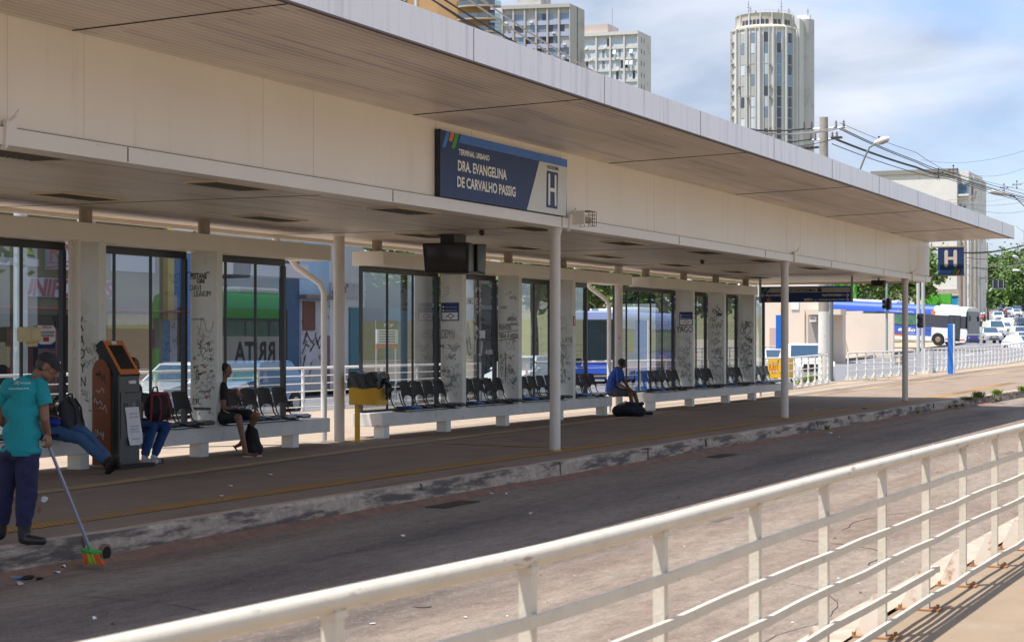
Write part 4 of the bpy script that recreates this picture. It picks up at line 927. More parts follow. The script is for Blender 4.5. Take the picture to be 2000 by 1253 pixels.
for p_ in PX:
    y = ry(p_)
    mb = MB(); mb.box(p_ - .024, p_ + .024, y - .024, y + .024, .012, 1.03); mb.box(p_ - .034, p_ + .034, y - .03, y + .03, 1.0, 1.022); mb.build('post', rail_m, nr)
    mb = MB(); mb.prism([(p_ - .004, y + .028, .012), (p_ - .004, y + .16, .012), (p_ - .004, y + .16, .05), (p_ - .004, y + .06, .26), (p_ - .004, y + .028, .26)], (.008, 0, 0)); mb.build('gusset', footm, nr)
    mb = MB(); mb.box(p_ - .07, p_ + .07, y - .10, y + .19, 0, .012)
    for dx, dy in ((-.045, -.07), (.045, -.07), (.045, .165), (-.045, .165)): mb.cyl((p_ + dx, y + dy, .012), .012, .022, 6)
    mb.build('foot_plate', rust, nr)

# ================================================================ LITTER
lm = [paper, mat('grey plastic', (.5, .5, .52), .5), mat('cup plastic', (.72, .74, .78), .3)]
def scrap(px, py, z, sx, sy, label, m_=paper, name='paper_scrap', lift=.006, hh=.02, cat='litter', rz=None):
    q = onz(px, py, z); r_ = random.Random(int(px * 7 + py)); n = 7; P = []; top = []
    a0 = r_.uniform(0, 6.28) if rz is None else rz
    for i in range(n):
        a = 2 * math.pi * i / n; r = r_.uniform(.6, 1.0)
        x = math.cos(a) * sx * r; y = math.sin(a) * sy * r; P.append(Vector((q.x + x * math.cos(a0) - y * math.sin(a0), q.y + x * math.sin(a0) + y * math.cos(a0), z + lift + r_.uniform(0, hh))))
    c = Vector((q.x, q.y, z + lift + hh * .7)); mb = MB(); dn = Vector((0, 0, -.004))
    mb.add(P + [c] + [p + dn for p in P] + [c + dn], [(i, (i + 1) % n, n) for i in range(n)] + [(n + 1 + (i + 1) % n, n + 1 + i, 2 * n + 1) for i in range(n)] + [(i, n + 1 + i, n + 1 + (i + 1) % n, (i + 1) % n) for i in range(n)])
    return solo(mb, name, m_, label, cat)
scrap(450, 950, 0, .06, .03, 'crumpled white wrapper on the platform between the two tactile strips'); scrap(432, 969, 0, .04, .02, 'tiny white scrap lying on the near tactile strip', hh=.01)
scrap(527, 927, 0, .06, .03, 'pale scrap on the dark platform left of the middle bench')
scrap(120, 1114, -.26, .05, .05, 'crumpled white paper ball on the road left of the broom', hh=.06); scrap(108, 1119, -.26, .07, .02, 'torn white paper strip beside the paper ball', hh=.02)
scrap(185, 1209, -.26, .03, .02, 'small flat white label alone on the road at the lower left'); scrap(40, 1142, -.26, .06, .03, 'clear plastic wrapper on the road at the left edge', lm[1], 'plastic_wrapper', hh=.03)
scrap(788, 1046, -.26, .10, .03, 'long flattened white paper on the shaded road', hh=.004); scrap(958, 964, -.26, .05, .02, 'small white paper at the foot of the kerb by the drain grate', hh=.02)
scrap(989, 965, -.26, .04, .02, 'second small white paper right of the drain grate', hh=.02); scrap(1036, 1002, -.26, .15, .03, 'pale trodden paper on the road below the second column', lm[1], hh=.003)
scrap(1621, 846, -.26, .09, .05, 'round white foam dish on the road near the kerb', hh=.03); scrap(1945, 957, -.26, .10, .02, 'white strip of paper on the sunlit road behind the railing', hh=.01)
scrap(1688, 801, 0, .12, .04, 'brown scrap on the platform beyond the third column', mat('brown leaf', (.05, .03, .02), .8), 'leaf', hh=.08)
scrap(910, 1206, -.26, .03, .015, 'small white crumb on the sunlit road at the bottom', hh=.01); scrap(728, 1218, -.26, .03, .02, 'pale flake on the sunlit road near the bottom edge', hh=.006)
scrap(1594, 801, 0, .05, .02, 'small white bit on the platform right of the third column', hh=.02); scrap(1106, 899, 0, .03, .02, 'little white bit on the platform just right of the second column foot', hh=.008)
scrap(75, 1001, 0, .08, .04, 'dry curled brown leaf on the platform beside the sweeper trousers', mat('dry leaf', (.20, .12, .07), .8), 'leaf', hh=.09)
# white plastic cup bottom tumbling beside the sweeper
q = onz(86, 980, 0); mb = MB(); mb.tube([(q.x, q.y, .03), (q.x + .05, q.y + .01, .035)], [.035, .024], 16); mb.tube([(q.x - .004, q.y, .03), (q.x, q.y, .03)], [.037, .037], 16)
solo(mb, 'plastic_cup', lm[2], 'translucent white plastic cup lying on the platform beside the sweeper', 'cup', smooth=True)
q = onz(55, 1131, -.26); mb = MB(); mb.ell(q + Vector((0, 0, .02)), (.09, .03, .02), 10); mb.ell(q + Vector((.03, -.10, .015)), (.05, .03, .012), 8); o = solo(mb, 'black_bag', bagm, 'small crushed black plastic bag on the road at the lower left', 'bag', smooth=True)
q = onz(20, 1132, -.26); mb = MB(); mb.cap(q + Vector((0, 0, .02)), .012, q + Vector((.09, -.12, .02)), .008, 8); solo(mb, 'blue_bag_tie', mat('blue plastic', (.05, .25, .5), .4), 'thin blue plastic strip between the clear wrapper and the black bag', 'litter', smooth=True)
# fine litter and grit on the road
mb = MB(); rr = random.Random(9)
for i in range(170):
    x = rr.uniform(9, 50); y = rr.uniform(3.2, 10.1); s_ = rr.uniform(.004, .013) * (1 + x / 40); h_ = s_ * rr.uniform(.2, .8)
    c = Vector((x, y, -.257)); P = [c + Vector((math.cos(a + i) * s_ * rr.uniform(.6, 1.2), math.sin(a + i) * s_, 0)) for a in (0, 1.5, 3.1, 4.6)]; mb.m(0 if rr.random() < .35 else 1)
    mb.add(P + [c + Vector((0, 0, h_))], [(0, 1, 4), (1, 2, 4), (2, 3, 4), (3, 0, 4)])
tag(mb.build('grit', [lm[1], mat('dark grit', (.05, .035, .03), .9)]), 'small stones and crumbs of paper strewn over the bus lane', 'grit', kind='stuff')
mb = MB(); rr = random.Random(77)
for _ in range(9):
    x = rr.uniform(10, 40); y = rr.uniform(3.4, 9.6); a = rr.choice((0, 0, 1.3)) + rr.uniform(-.3, .3); P = [Vector((x, y, -.2565))]
    for k in range(rr.randint(8, 18)): a += rr.uniform(-.5, .5) * .6; P.append(P[-1] + Vector((math.cos(a), math.sin(a), 0)) * rr.uniform(.08, .25))
    ribbon(mb, P, rr.uniform(.006, .014), (0, 0, 1))
struct(mb.build('road_cracks', mat('crack dark', (.035, .028, .025), .95)))
# drain grates and manhole
for px, py, lb in ((885, 985, 'dark iron drain grate in the road at the kerb foot'), (1410, 890, 'farther dark drain grate in the road at the kerb foot')):
    q = onz(px, py, -.26); t = thing('drain_grate', lb, 'drain grate', (q.x, q.y, -.26)); mb = MB(); mb.box(q.x - .5, q.x + .5, q.y - .14, q.y + .14, -.258, -.254); mb.build('pit', black_m, t)
    mb = MB()
    for k in range(14): mb.box(q.x - .5 + k * .074, q.x - .47 + k * .074, q.y - .14, q.y + .14, -.253, -.246)
    mb.build('bars', mat('grate iron', (.10, .078, .062), .8, var=.3, vs=8), t)
q = onz(825, 1184, -.26); mb = MB(); mb.cyl((q.x, q.y, -.258), .07, .006, 20); solo(mb, 'manhole_cover', mat('grate iron', (0, 0, 0)), 'small round iron cap set in the sunlit road', 'manhole')
q = onz(1410, 1014, -.26); mb = MB(); mb.box(q.x - .3, q.x + .3, q.y - .05, q.y + .05, -.258, -.256); solo(mb, 'road_patch', mat('grate iron', (0, 0, 0)), 'narrow dark iron cover in the sunlit road behind the railing', 'road cover')
# drain pipe mouth in the kerb
q = onY(209, 1079, 10.36); t = thing('kerb_drain', 'round pipe mouth in the kerb face beside the broom', 'drain', (q.x, q.y, q.z - .08))
mb = MB(); mb.tube([(q.x, 10.365, q.z), (q.x, 10.41, q.z)], .085, 20); mb.build('collar', mat('drain collar', (.22, .15, .10), .9), t); mb = MB(); mb.tube([(q.x, 10.36, q.z), (q.x, 10.38, q.z)], .062, 20); mb.build('bore', mat('bore', (.01, .008, .007), .9), t)
# weeds along the kerb, right
def weed(x, y, z, r, h_, n, label, name='weed', group=None):
    mb = MB(); r_ = random.Random(int(x * 31 + y * 17))
    for i in range(n):
        a = r_.uniform(0, 6.28); b = Vector((x + r_.gauss(0, r * .3), y + r_.gauss(0, r * .3), z)); l_ = h_ * r_.uniform(.5, 1.1); t_ = b + Vector((math.cos(a) * r * r_.uniform(.3, 1.2), math.sin(a) * r * r_.uniform(.3, 1.2), l_)); m_ = (b + t_) / 2 + Vector((0, 0, l_ * .22)); s_ = Vector((-math.sin(a), math.cos(a), 0)) * .006 * (1 + x / 80)
        mb.add([b - s_, b + s_, m_ + s_, m_ - s_, t_], [(0, 1, 2, 3), (3, 2, 4)])
    o = solo(mb, name, weed_m, label, 'weed', group, loc=(x, y, z)); return o
weed_m = mat('weed leaves', (.22, .28, .07), .7, var=.3, vs=8)
for i, (px, py, r, h_, lb) in enumerate(((1890, 779, .5, .22, 'low sprawling weed on the kerb right of the last column'), (1912, 775, .4, .4, 'tall feathery weed sprouting behind the kerb'), (1946, 770, .4, .4, 'bushy bright green weed on the kerb near the right edge'), (1998, 762, .4, .4, 'green weed at the right edge of the photo'))):
    q = onz(px, py, .05); weed(q.x, q.y, .02, r * .6, h_ * .55, 150, lb)
for i, (px, py) in enumerate(((1755, 806), (1812, 796), (1908, 793), (1635, 838), (1880, 795), (1970, 783))):
    q = onz(px, py, -.2); weed(q.x, lerp_tab(KX, q.x)[0] - .18, -.2, .10, .10, 40, '%s small weed from the left growing from the foot of the kerb' % ORD[i])
q = onz(1577, 748, .12); weed(q.x, q.y, .1, .35, .45, 120, 'dry bushy weed at the foot of the white based pole')
for i, px in enumerate((1540, 1556, 1590, 1700, 1735)): q = onz(px, 753 - i * 3, .12); weed(q.x, q.y, .1, .5, .15, 60, '%s tuft of grass from the left under the far railing' % ORD[i])

# ================================================================ BAGS
def soft(pts, name, m_, parent, vox=.012, disp=.006, ds=14, sm=4):
    mb = MB()
    for p in pts:
        if p[0] == 'c': mb.cap(p[1], p[2], p[3], p[4])
        else: mb.ell(p[1], p[2], 14, p[3] if len(p) > 3 else None)
    return remeshed(mb, name, m_, parent, vox, sm, disp, ds)
bk = mat('black cloth', (.012, .012, .014), .8, var=.25, vs=12); bk2 = mat('dark navy cloth', (.014, .018, .035), .85, var=.25, vs=12); gr = mat('charcoal backpack cloth', (.045, .052, .06), .75, var=.2, vs=14); mar = mat('maroon backpack cloth', (.20, .02, .035), .75, var=.2, vs=14)
c = at(136, 812, 25.3)
t = thing('backpack', 'charcoal backpack on a seat between the man in jeans and the ticket machine', 'backpack', c - Vector((0, 0, .24)))
soft([('e', c, (.19, .13, .25)), ('e', c + Vector((.02, -.03, -.1)), (.2, .15, .16)), ('e', c + Vector((0, .02, .1)), (.17, .12, .17))], 'pack', gr, t, .014, .006)
for s_ in (-.09, .05):
    mb = MB(); mb.tube([c + Vector((s_, -.05, .24)), c + Vector((s_, -.15, .12)), c + Vector((s_, -.175, -.05)), c + Vector((s_, -.15, -.2))], .014, 8); mb.build('strap', bk, t, smooth=True)
mb = MB(); mb.tube([c + Vector((-.05, 0, .24)), c + Vector((-.03, 0, .30)), c + Vector((.05, 0, .30)), c + Vector((.07, 0, .24))], .011, 8); mb.build('handle', bk, t, smooth=True)
soft([('e', c + Vector((.16, -.06, -.13)), (.06, .07, .1))], 'side_pocket', bk, t, .012, .003)
mb = MB(); mb.cap(c + Vector((.13, -.14, .05)), .006, c + Vector((.13, -.14, -.02)), .005, 6); mb.build('zip_pull', lettm, t)
c = at(303, 793, 26.7)
t = thing('backpack', 'black and maroon backpack on the seat right of the ticket machine', 'backpack', c - Vector((0, 0, .24)))
soft([('e', c, (.22, .13, .22)), ('e', c + Vector((.0, -.02, -.08)), (.22, .15, .15))], 'pack', bk, t, .014, .005)
soft([('c', c + Vector((-.21, -.07, -.2)), .022, c + Vector((-.19, -.07, .17)), .022), ('c', c + Vector((-.19, -.07, .17)), .022, c + Vector((.19, -.07, .19)), .022), ('c', c + Vector((.19, -.07, .19)), .022, c + Vector((.21, -.07, -.2)), .022)], 'piping', mar, t, .012, .002)
for s_ in (-.09, .1):
    mb = MB(); mb.tube([c + Vector((s_ * .8, -.05, .2)), c + Vector((s_, -.15, .1)), c + Vector((s_ * 1.2, -.175, -.08)), c + Vector((s_ * 1.35, -.16, -.2))], .014, 8); mb.build('strap', mar, t, smooth=True)
mb = MB(); mb.tube([c + Vector((-.06, 0, .2)), c + Vector((-.05, 0, .27)), c + Vector((.05, 0, .28)), c + Vector((.07, 0, .2))], .012, 8); mb.build('handle', bk, t, smooth=True)
soft([('e', c + Vector((.23, -.05, -.1)), (.06, .07, .11))], 'side_pocket', bk, t, .012, .003)
Z3 = 29.2
q = onz(494, 892, 0); t = thing('black_rucksack', 'limp black bag standing on the platform between the feet of the seated youth', 'bag', (q.x, q.y, 0))
j = lambda px, py, dz=0: at(px, py, 29.0 + dz)
soft([('c', j(494, 845), .09, j(492, 872), .16), ('e', j(494, 876), (.2, .15, .13)), ('c', j(489, 832), .05, j(492, 850), .1)], 'sack', bk, t, .014, .012, 9)
mb = MB(); mb.tube([j(483, 840), j(478, 860, -.1), j(482, 885, -.12)], .012, 6); mb.build('strap', bk, t, smooth=True)
j = lambda px, py, dz=0: at(px, py, 44.0 + dz)
q = onz(1230, 813, 0); t = thing('duffel_bag', 'big dark navy duffel bag slumped at the feet of the man in blue', 'bag', (q.x, q.y, 0))
soft([('e', j(1227, 800), (.36, .28, .16)), ('e', j(1215, 802), (.28, .25, .15)), ('e', j(1245, 804), (.26, .22, .12)), ('e', j(1232, 793), (.25, .2, .12)), ('c', j(1247, 790), .07, j(1255, 788), .05), ('c', j(1250, 796), .05, j(1259, 797), .03)], 'sack', bk2, t, .02, .02, 7)
mb = MB(); mb.tube([j(1205, 792, -.28), j(1222, 783, -.3), j(1240, 792, -.3)], .015, 6); mb.build('handle', bk, t, smooth=True)

# ================================================================ PEOPLE
skin_d = mat('brown skin', (.15, .072, .042), .55, var=.18, vs=18, bump=.2, bs=120); skin_m = mat('tanned skin', (.23, .115, .07), .55, var=.18, vs=18, bump=.2, bs=120)
hairm = mat('black hair', (.012, .010, .009), .6, bump=.4, bs=90); eye_w = mat('eye', (.5, .48, .45), .3); lip = mat('lip', (.17, .06, .05), .5)
def frame(f, u):
    f = Vector(f).normalized(); s_ = f.cross(Vector(u)).normalized(); u = s_.cross(f).normalized(); return s_, f, u
def rotm(s_, f, u): return Matrix((s_, f, u)).transposed()
def head(mb, c, f, u=(0, 0, 1)):
    s_, f, u = frame(f, u); Rm = rotm(s_, f, u); c = Vector(c)
    mb.ell(c + u * .02, (.076, .097, .095), 18, Rm); mb.ell(c + f * .03 - u * .05, (.060, .066, .062), 16, Rm); mb.ell(c + f * .055 - u * .088, (.034, .032, .026), 12, Rm)
    mb.ell(c + f * .082 + u * .022, (.056, .018, .012), 12, Rm)                       # brow
    mb.cap(c + f * .092 + u * .008, .009, c + f * .112 - u * .024, .014, 10); mb.ell(c + f * .106 - u * .03, (.018, .012, .010), 10, Rm)   # nose
    mb.ell(c + f * .088 - u * .055, (.026, .014, .012), 10, Rm)                        # lips
    for k in (-1, 1):
        mb.ell(c + s_ * .078 * k - f * .006 - u * .01, (.010, .021, .032), 10, Rm); mb.ell(c + s_ * .045 * k + f * .062 - u * .018, (.024, .022, .02), 10, Rm)
    return s_, f, u
def face_bits(parent, c, f, u=(0, 0, 1)):
    s_, f, u = frame(f, u); Rm = rotm(s_, f, u); c = Vector(c)
    for k in (-1, 1):
        mb = MB(); mb.ell(c + s_ * .031 * k + f * .083 + u * .0, (.014, .010, .007), 10, Rm); e = mb.build('eye', eye_w, parent, smooth=True)
        mb = MB(); mb.ell(c + s_ * .031 * k + f * .091 + u * .0, (.006, .004, .006), 8, Rm); mb.build('iris', black_m, e, smooth=True)
        mb = MB(); mb.cap(c + s_ * .016 * k + f * .101 + u * .024, .004, c + s_ * .046 * k + f * .094 + u * .027, .004, 6); mb.build('eyebrow', hairm, parent, smooth=True)
    mb = MB(); mb.cap(c - s_ * .022 + f * .101 - u * .055, .004, c + s_ * .022 + f * .101 - u * .055, .004, 6); mb.build('mouth', lip, parent, smooth=True)
def hand(mb, w_, d, n, sp, curl=.6, thumb=1):
    """w_ wrist, d pointing along the hand, n palm normal (fingers curl this way), sp towards the thumb"""
    d = Vector(d).normalized(); n = Vector(n); n = (n - d * n.dot(d)).normalized(); s_ = d.cross(n).normalized()
    if s_.dot(Vector(sp)) < 0: s_ = -s_
    w_ = Vector(w_); Rm = Matrix((s_, n, d)).transposed()
    mb.ell(w_ + d * .05, (.040, .015, .052), 12, Rm)
    for i, (off, ln) in enumerate(((.030, .070), (.010, .078), (-.010, .074), (-.029, .060))):
        p = w_ + d * .088 + s_ * off; a = curl * .55; q = p
        for k, (fr, r) in enumerate(((.45, .0095), (.32, .0085), (.23, .0075))):
            dd = (d * math.cos(a) + n * math.sin(a)).normalized(); q2 = q + dd * ln * fr; mb.cap(q, r + .0005, q2, r, 8); q = q2; a += curl * (.9 + .1 * i)
    p = w_ + d * .025 + s_ * .032 * thumb; q = p + (d * .7 + s_ * .7 + n * .3).normalized() * .035; mb.cap(p, .013, q, .011, 8); mb.cap(q, .011, q + (d * .9 + n * .6).normalized() * .03, .009, 8)
def shoe(pts, parent, m_, name='shoe', vox=.008): 
    mb = MB()
    for p in pts: mb.cap(*p)
    return remeshed(mb, name, m_, parent, vox, 3)
# --- the sweeper
j = lambda px, py, dz=0: at(px, py, 16.2 + dz)
pf = onz(45, 1062, 0)
t = thing('person', 'man sweeping in teal T-shirt, navy trousers, black cap and rubber boots, seen from behind', 'person', (pf.x, pf.y, 0))
hc = j(92, 715, .02); gaze = (Vector((SA, -CA, 0)) * 1.0 + Vector((CA, SA, 0)) * .12 + Vector((0, 0, -.55)))
mb = MB(); head(mb, hc, gaze)
mb.cap(j(84, 722, .03), .056, j(64, 746, .02), .058); mb.cap(j(48, 762), .07, j(42, 800), .09); mb.cap(j(40, 840), .09, j(36, 885), .09)
for a, ra, b, rb_ in ((j(83, 762, .0), .046, j(87, 818, -.03), .042), (j(87, 818, -.03), .040, j(94, 846, .05), .027), (j(12, 758, .05), .055, j(0, 822, .1), .04), (j(0, 822, .1), .04, j(40, 842, .3), .03),
                      (j(52, 900, .02), .07, j(50, 965, -.02), .05), (j(50, 965, -.02), .055, j(46, 1035, .0), .04), (j(22, 900, .05), .07, j(10, 965, .08), .05), (j(10, 965, .08), .055, j(2, 1030, .12), .04)): mb.cap(a, ra, b, rb_, 14)
hw = j(94, 846, .05); hdir = j(95, 866, .1) - hw
hand(mb, hw, j(96, 868, .03) - hw, (CA * .6 - SA, SA * .6 + CA, 0), (CA * -1, -SA, 0), 1.05)
hand(mb, j(40, 842, .3), (SA, -CA, -.1), (0, 0, -1), (CA, SA, 0), .8)
sk = remeshed(mb, 'body', skin_m, t, .0065, 2)
face_bits(t, hc, gaze)
teal = mat('teal cotton', (.010, .27, .31), .9, var=.16, vs=5, bump=.35, bs=260); navyt = mat('navy work trousers', (.020, .021, .07), .9, var=.25, vs=5, bump=.35, bs=260); capm = mat('black cap cloth', (.012, .013, .017), .8, var=.2, vs=20); boot = mat('black rubber', (.022, .022, .024), .4, var=.2, vs=8)
mb = MB()
Rc = rotm(Vector((SA, -CA, 0)), Vector((CA, SA, 0)), Vector((0, 0, 1)))
for px, py, dz, rx, ry_, rz_ in ((62, 748, .02, .115, .085, .05), (48, 765, .02, .205, .115, .085), (45, 800, .02, .185, .13, .14), (42, 845, .02, .178, .135, .14), (41, 880, .02, .182, .14, .06)):
    mb.ell(j(px, py, dz), (rx, ry_, rz_), 20, Rc)
mb.ell(j(80, 755, .0), .068, 14); mb.ell(j(16, 757, .05), .068, 14); mb.cap(j(50, 760, .0), .12, j(42, 876, .02), .15, 16)
sh = remeshed(mb, 'shirt', teal, t, .007, 4, .010, 8)
def cut(o, co, no):
    bm_ = bmesh.new(); bm_.from_mesh(o.data); off = WL[o.name]
    bmesh.ops.bisect_plane(bm_, geom=bm_.verts[:] + bm_.edges[:] + bm_.faces[:], plane_co=Vector(co) - off, plane_no=Vector(no), clear_outer=True)
    bm_.to_mesh(o.data); bm_.free()
cut(sh, j(41, 889), (0, 0, -1))
for a, b in ((j(78, 750, .0), j(91, 797, -.02)), (j(18, 752, .05), j(2, 797, .08))):
    mb = MB(); mb.cap(a, .064, b, .066, 18); mb.cap(a.lerp(b, .3) - Vector((0, 0, .0)), .07, b, .064, 18); sl = remeshed(mb, 'sleeve', teal, t, .006, 3, .006, 12); cut(sl, a.lerp(b, .86), b - a)
mb = MB(); q0 = j(88, 745, .06); mb.tube([j(60 + 7 * math.cos(k * .52) * 1.4, 735 + 3.2 * math.sin(k * .52), -.075 * math.cos(k * .52 + 1.2)) for k in range(13)], .007, 6); mb.build('collar', teal, t, smooth=True)
lw = mat('shirt print', (.68, .72, .72), .8)
# printed lines on the back: conform by ray casting onto the shirt
def print_on(s_, pxa, pxb, py, h_px, target, Z, m_, parent, nm='print', slope=0, **k):
    o = text(s_, (0, 0, 0), (1, 0, 0), (0, 1, 0), 1, m_, None, nm, lift=0, **k); me = o.data
    bm_ = bmesh.new(); bm_.from_mesh(me); bmesh.ops.triangulate(bm_, faces=bm_.faces); bm_.to_mesh(me); bm_.free()
    xs = [v.co.x for v in me.vertices]; ys = [v.co.y for v in me.vertices]; x0, x1, y0, y1 = min(xs), max(xs), min(ys), max(ys)
    off = WL[target.name]; C0 = Vector((0, 0, EYE))
    for v in me.vertices:
        u = (v.co.x - x0) / (x1 - x0); px = pxa + (pxb - pxa) * u; yy = py + slope * u - (v.co.y - y0) / (y1 - y0) * h_px
        d = (at(px, yy, Z) - C0).normalized(); ok, loc, nn, _ = target.ray_cast(C0 - off, d)
        v.co = (loc - d * .003 + off if ok else at(px, yy, Z)) - dot_up(parent)
    o.parent = parent; WL[o.name] = dot_up(parent); return o
bpy.context.view_layer.update()
print_on('ATC', 24, 37, 750, 6, sh, 16.1, lw, t, bold=.04, shear=.2); print_on('/limpeza', 38, 60, 750, 5, sh, 16.1, lw, t, bold=.0); print_on('www.atclimpeza.com.br', 17, 57, 761, 4, sh, 16.1, lw, t, bold=.02, slope=-1)
mb = MB()
for a, ra, b, rb_ in ((j(54, 885, .02), .105, j(51, 965, -.02), .095), (j(51, 965, -.02), .095, j(48, 1022, .0), .076), (j(22, 885, .06), .105, j(9, 965, .1), .092), (j(9, 965, .1), .092, j(0, 1018, .12), .074)): mb.cap(a, ra, b, rb_, 16)
mb.ell(j(38, 885, .03), (.185, .14, .08), 18, Rc)
tr = remeshed(mb, 'trousers', navyt, t, .007, 3, .020, 7); cut(tr, j(48, 1026), (0, 0, -1))
shoe([(j(47, 1020), .06, j(47, 1050), .055), (Vector(j(47, 1052)), .047, j(62, 1054, -.04), .045), (j(62, 1054, -.04), .045, j(84, 1056, -.1), .036)], t, boot, 'boot')
shoe([(j(2, 1015, .12), .06, j(0, 1042, .12), .055), (j(0, 1044, .12), .045, j(-12, 1047, .12), .04)], t, boot, 'boot')
s_, f_, u_ = frame(gaze, (0, 0, 1)); Rm = rotm(s_, f_, u_)
mb = MB(); mb.ell(hc + u_ * .035 - f_ * .006, (.089, .108, .092), 22, Rm)
cp = remeshed(mb, 'cap', capm, t, .008, 2); cut(cp, hc + u_ * .035, -u_)
mb = MB(); P = []; n = 12
for r_, dz in ((.095, .0), (.175, -.018)):
    for i in range(n + 1):
        a = math.pi * (.08 + .84 * i / n); P.append(hc + u_ * (.036 + dz + .012 * math.sin(a)) + s_ * math.cos(a) * (.088 if r_ < .1 else .078) + f_ * (math.sin(a) * r_))
mb.v = P + [p - u_ * .006 for p in P]; k2 = 2 * (n + 1)
for i in range(n):
    mb.f += [(i, i + 1, n + 2 + i, n + 1 + i), (k2 + n + 1 + i, k2 + n + 2 + i, k2 + i + 1, k2 + i), (n + 1 + i, n + 2 + i, k2 + n + 2 + i, k2 + n + 1 + i)]; mb.mi += [0, 0, 0]
mb.build('visor', capm, cp, smooth=True)
mb = MB(); mb.ell(hc + u_ * .075 + f_ * .083, (.018, .006, .018), 10, Rm); mb.build('cap_badge', lettm, cp, smooth=True)
mb = MB(); mb.ell(hc - f_ * .03 + u_ * .0, (.081, .078, .07), 16, Rm); hr = remeshed(mb, 'hair', mat('grey cropped hair', (.06, .05, .045), .8), t, .008, 1); cut(hr, hc + f_ * -.02, f_)
# broom, held by the sweeper
bt_ = onz(183, 1100, -.26)
t = thing('broom', 'broom with grey handle, green head and orange and lime bristles swept against the kerb', 'broom', (bt_.x, bt_.y, -.26))
bz_ = 16.6; jb = lambda px, py, dz=0: at(px, py, bz_ + dz)
ha, hb_ = j(77, 824, .04), jb(175, 1070)
mb = MB(); mb.tube([ha, hb_], .0155, 14); mb.tube([hb_ - (hb_ - ha).normalized() * .25, hb_], .017, 14); mb.build('handle', mat('grey lilac handle', (.30, .30, .38), .35, metal=.2), t, smooth=True)
gb = mat('green plastic', (.05, .36, .05), .4)
mb = MB(); mb.cap(jb(161, 1073), .018, jb(194, 1078), .018, 12); mb.cap(jb(175, 1064), .016, jb(177, 1076), .024, 12); mb.cap(jb(164, 1076), .016, jb(192, 1080), .02, 12); mb.build('head', gb, t, smooth=True)
rr = random.Random(2)
for nm_, cl, a_, b_ in (('bristles', (.75, .16, .03), 0, .26), ('bristles', (.36, .52, .03), .22, .62), ('bristles', (.78, .17, .03), .6, 1)):
    mb = MB()
    for i in range(int(260 * (b_ - a_))):
        u = rr.uniform(a_, b_); p0 = jb(161 + 32 * u, 1079 + 3 * u, rr.uniform(-.025, .025)); p1 = jb(163 + 42 * u + rr.uniform(-1.5, 1.5), 1098 + 5 * u * (1 if u > .5 else .8) + rr.uniform(-2, 2), rr.uniform(-.04, .04)); mb.tube([p0, p1], .0022, 4, False)
    mb.build('bristles', mat('bristle %g' % cl[0], cl, .6), t)

# --- man with outstretched legs
denim = mat('blue denim', (.055, .13, .28), .9, var=.25, vs=6); denim2 = mat('darker blue denim', (.025, .075, .24), .9, var=.25, vs=6)
j = lambda px, py, dz=0: at(px, py, 25.2 + dz)
t = thing('person', 'man in faded jeans and dark shoes stretched out on a seat looking at a phone', 'person', (j(90, 846).x, 16.0, 0))
hc = j(80, 728, .05); gz = Vector((.75, -.6, -.6))
mb = MB(); head(mb, hc, gz); mb.cap(hc - Vector((0, 0, .06)), .055, j(70, 755), .06)
for a, ra, b, rb_ in ((j(68, 765), .12, j(80, 828), .13), (j(50, 760, .1), .055, j(60, 800, -.1), .042), (j(60, 800, -.1), .04, j(96, 812, -.3), .027), (j(86, 758, -.05), .052, j(88, 800, -.3), .042), (j(88, 800, -.3), .038, j(100, 795, -.4), .027),
                      (j(84, 838), .09, j(157, 854, -.25), .06), (j(157, 854, -.25), .055, j(203, 900, -.4), .04), (j(98, 830, .15), .09, j(163, 842, -.05), .06), (j(163, 842, -.05), .055, j(212, 892, -.3), .04)): mb.cap(a, ra, b, rb_, 12)
hand(mb, j(96, 812, -.3), Vector((.4, -.9, -.05)), (0, 0, -1), (1, 0, .2), .35); hand(mb, j(100, 797, -.4), Vector((.15, -.3, .9)), (-.6, -.3, .2), (-.4, .9, 0), .8)
remeshed(mb, 'body', skin_d, t, .008, 2); face_bits(t, hc, gz)
mb = MB(); mb.cap(j(68, 760), .125, j(80, 835), .16); mb.cap(j(52, 756, .08), .07, j(58, 782, -.02), .06); mb.cap(j(85, 757, -.04), .07, j(87, 782, -.12), .06); remeshed(mb, 'shirt', mat('green shirt', (.03, .16, .10), .85, var=.15), t, .011, 4, .01, 8)
mb = MB(); mb.cap(j(96, 820, -.2), .06, j(112, 825, -.2), .05); remeshed(mb, 'waist_cloth', mat('royal blue cloth', (.02, .05, .42), .85), t, .011, 3, .006)
mb = MB()
for a, ra, b, rb_ in ((j(84, 838), .115, j(157, 856, -.25), .078), (j(157, 856, -.25), .078, j(200, 898, -.38), .062), (j(98, 832, .15), .11, j(163, 842, -.05), .078), (j(163, 842, -.05), .078, j(208, 890, -.28), .06)): mb.cap(a, ra, b, rb_, 14)
remeshed(mb, 'jeans', denim, t, .01, 3, .010, 9)
shm = mat('dark suede shoe', (.035, .025, .022), .7, var=.3, vs=12)
shoe([(j(206, 904, -.4), .05, j(214, 898, -.45), .05), (j(210, 912, -.5), .045, j(228, 893, -.62), .045)], t, shm); shoe([(j(208, 908, -.25), .045, j(215, 902, -.3), .05), (j(210, 921, -.3), .04, j(232, 906, -.5), .042)], t, shm)
mb = MB(); mb.ell(hc + Vector((-.015, .01, .035)), (.09, .10, .08), 16); remeshed(mb, 'hair', hairm, t, .01, 1)
c = j(104, 781, -.42); mb = MB(); mb.bar(c + Vector((-.02, .02, -.05)), c + Vector((.05, -.05, .05)), .075, .009, (0, 1, .5)); o = solo(mb, 'phone', black_m, 'black phone held up by the man with outstretched legs', 'phone', bevel=.002)

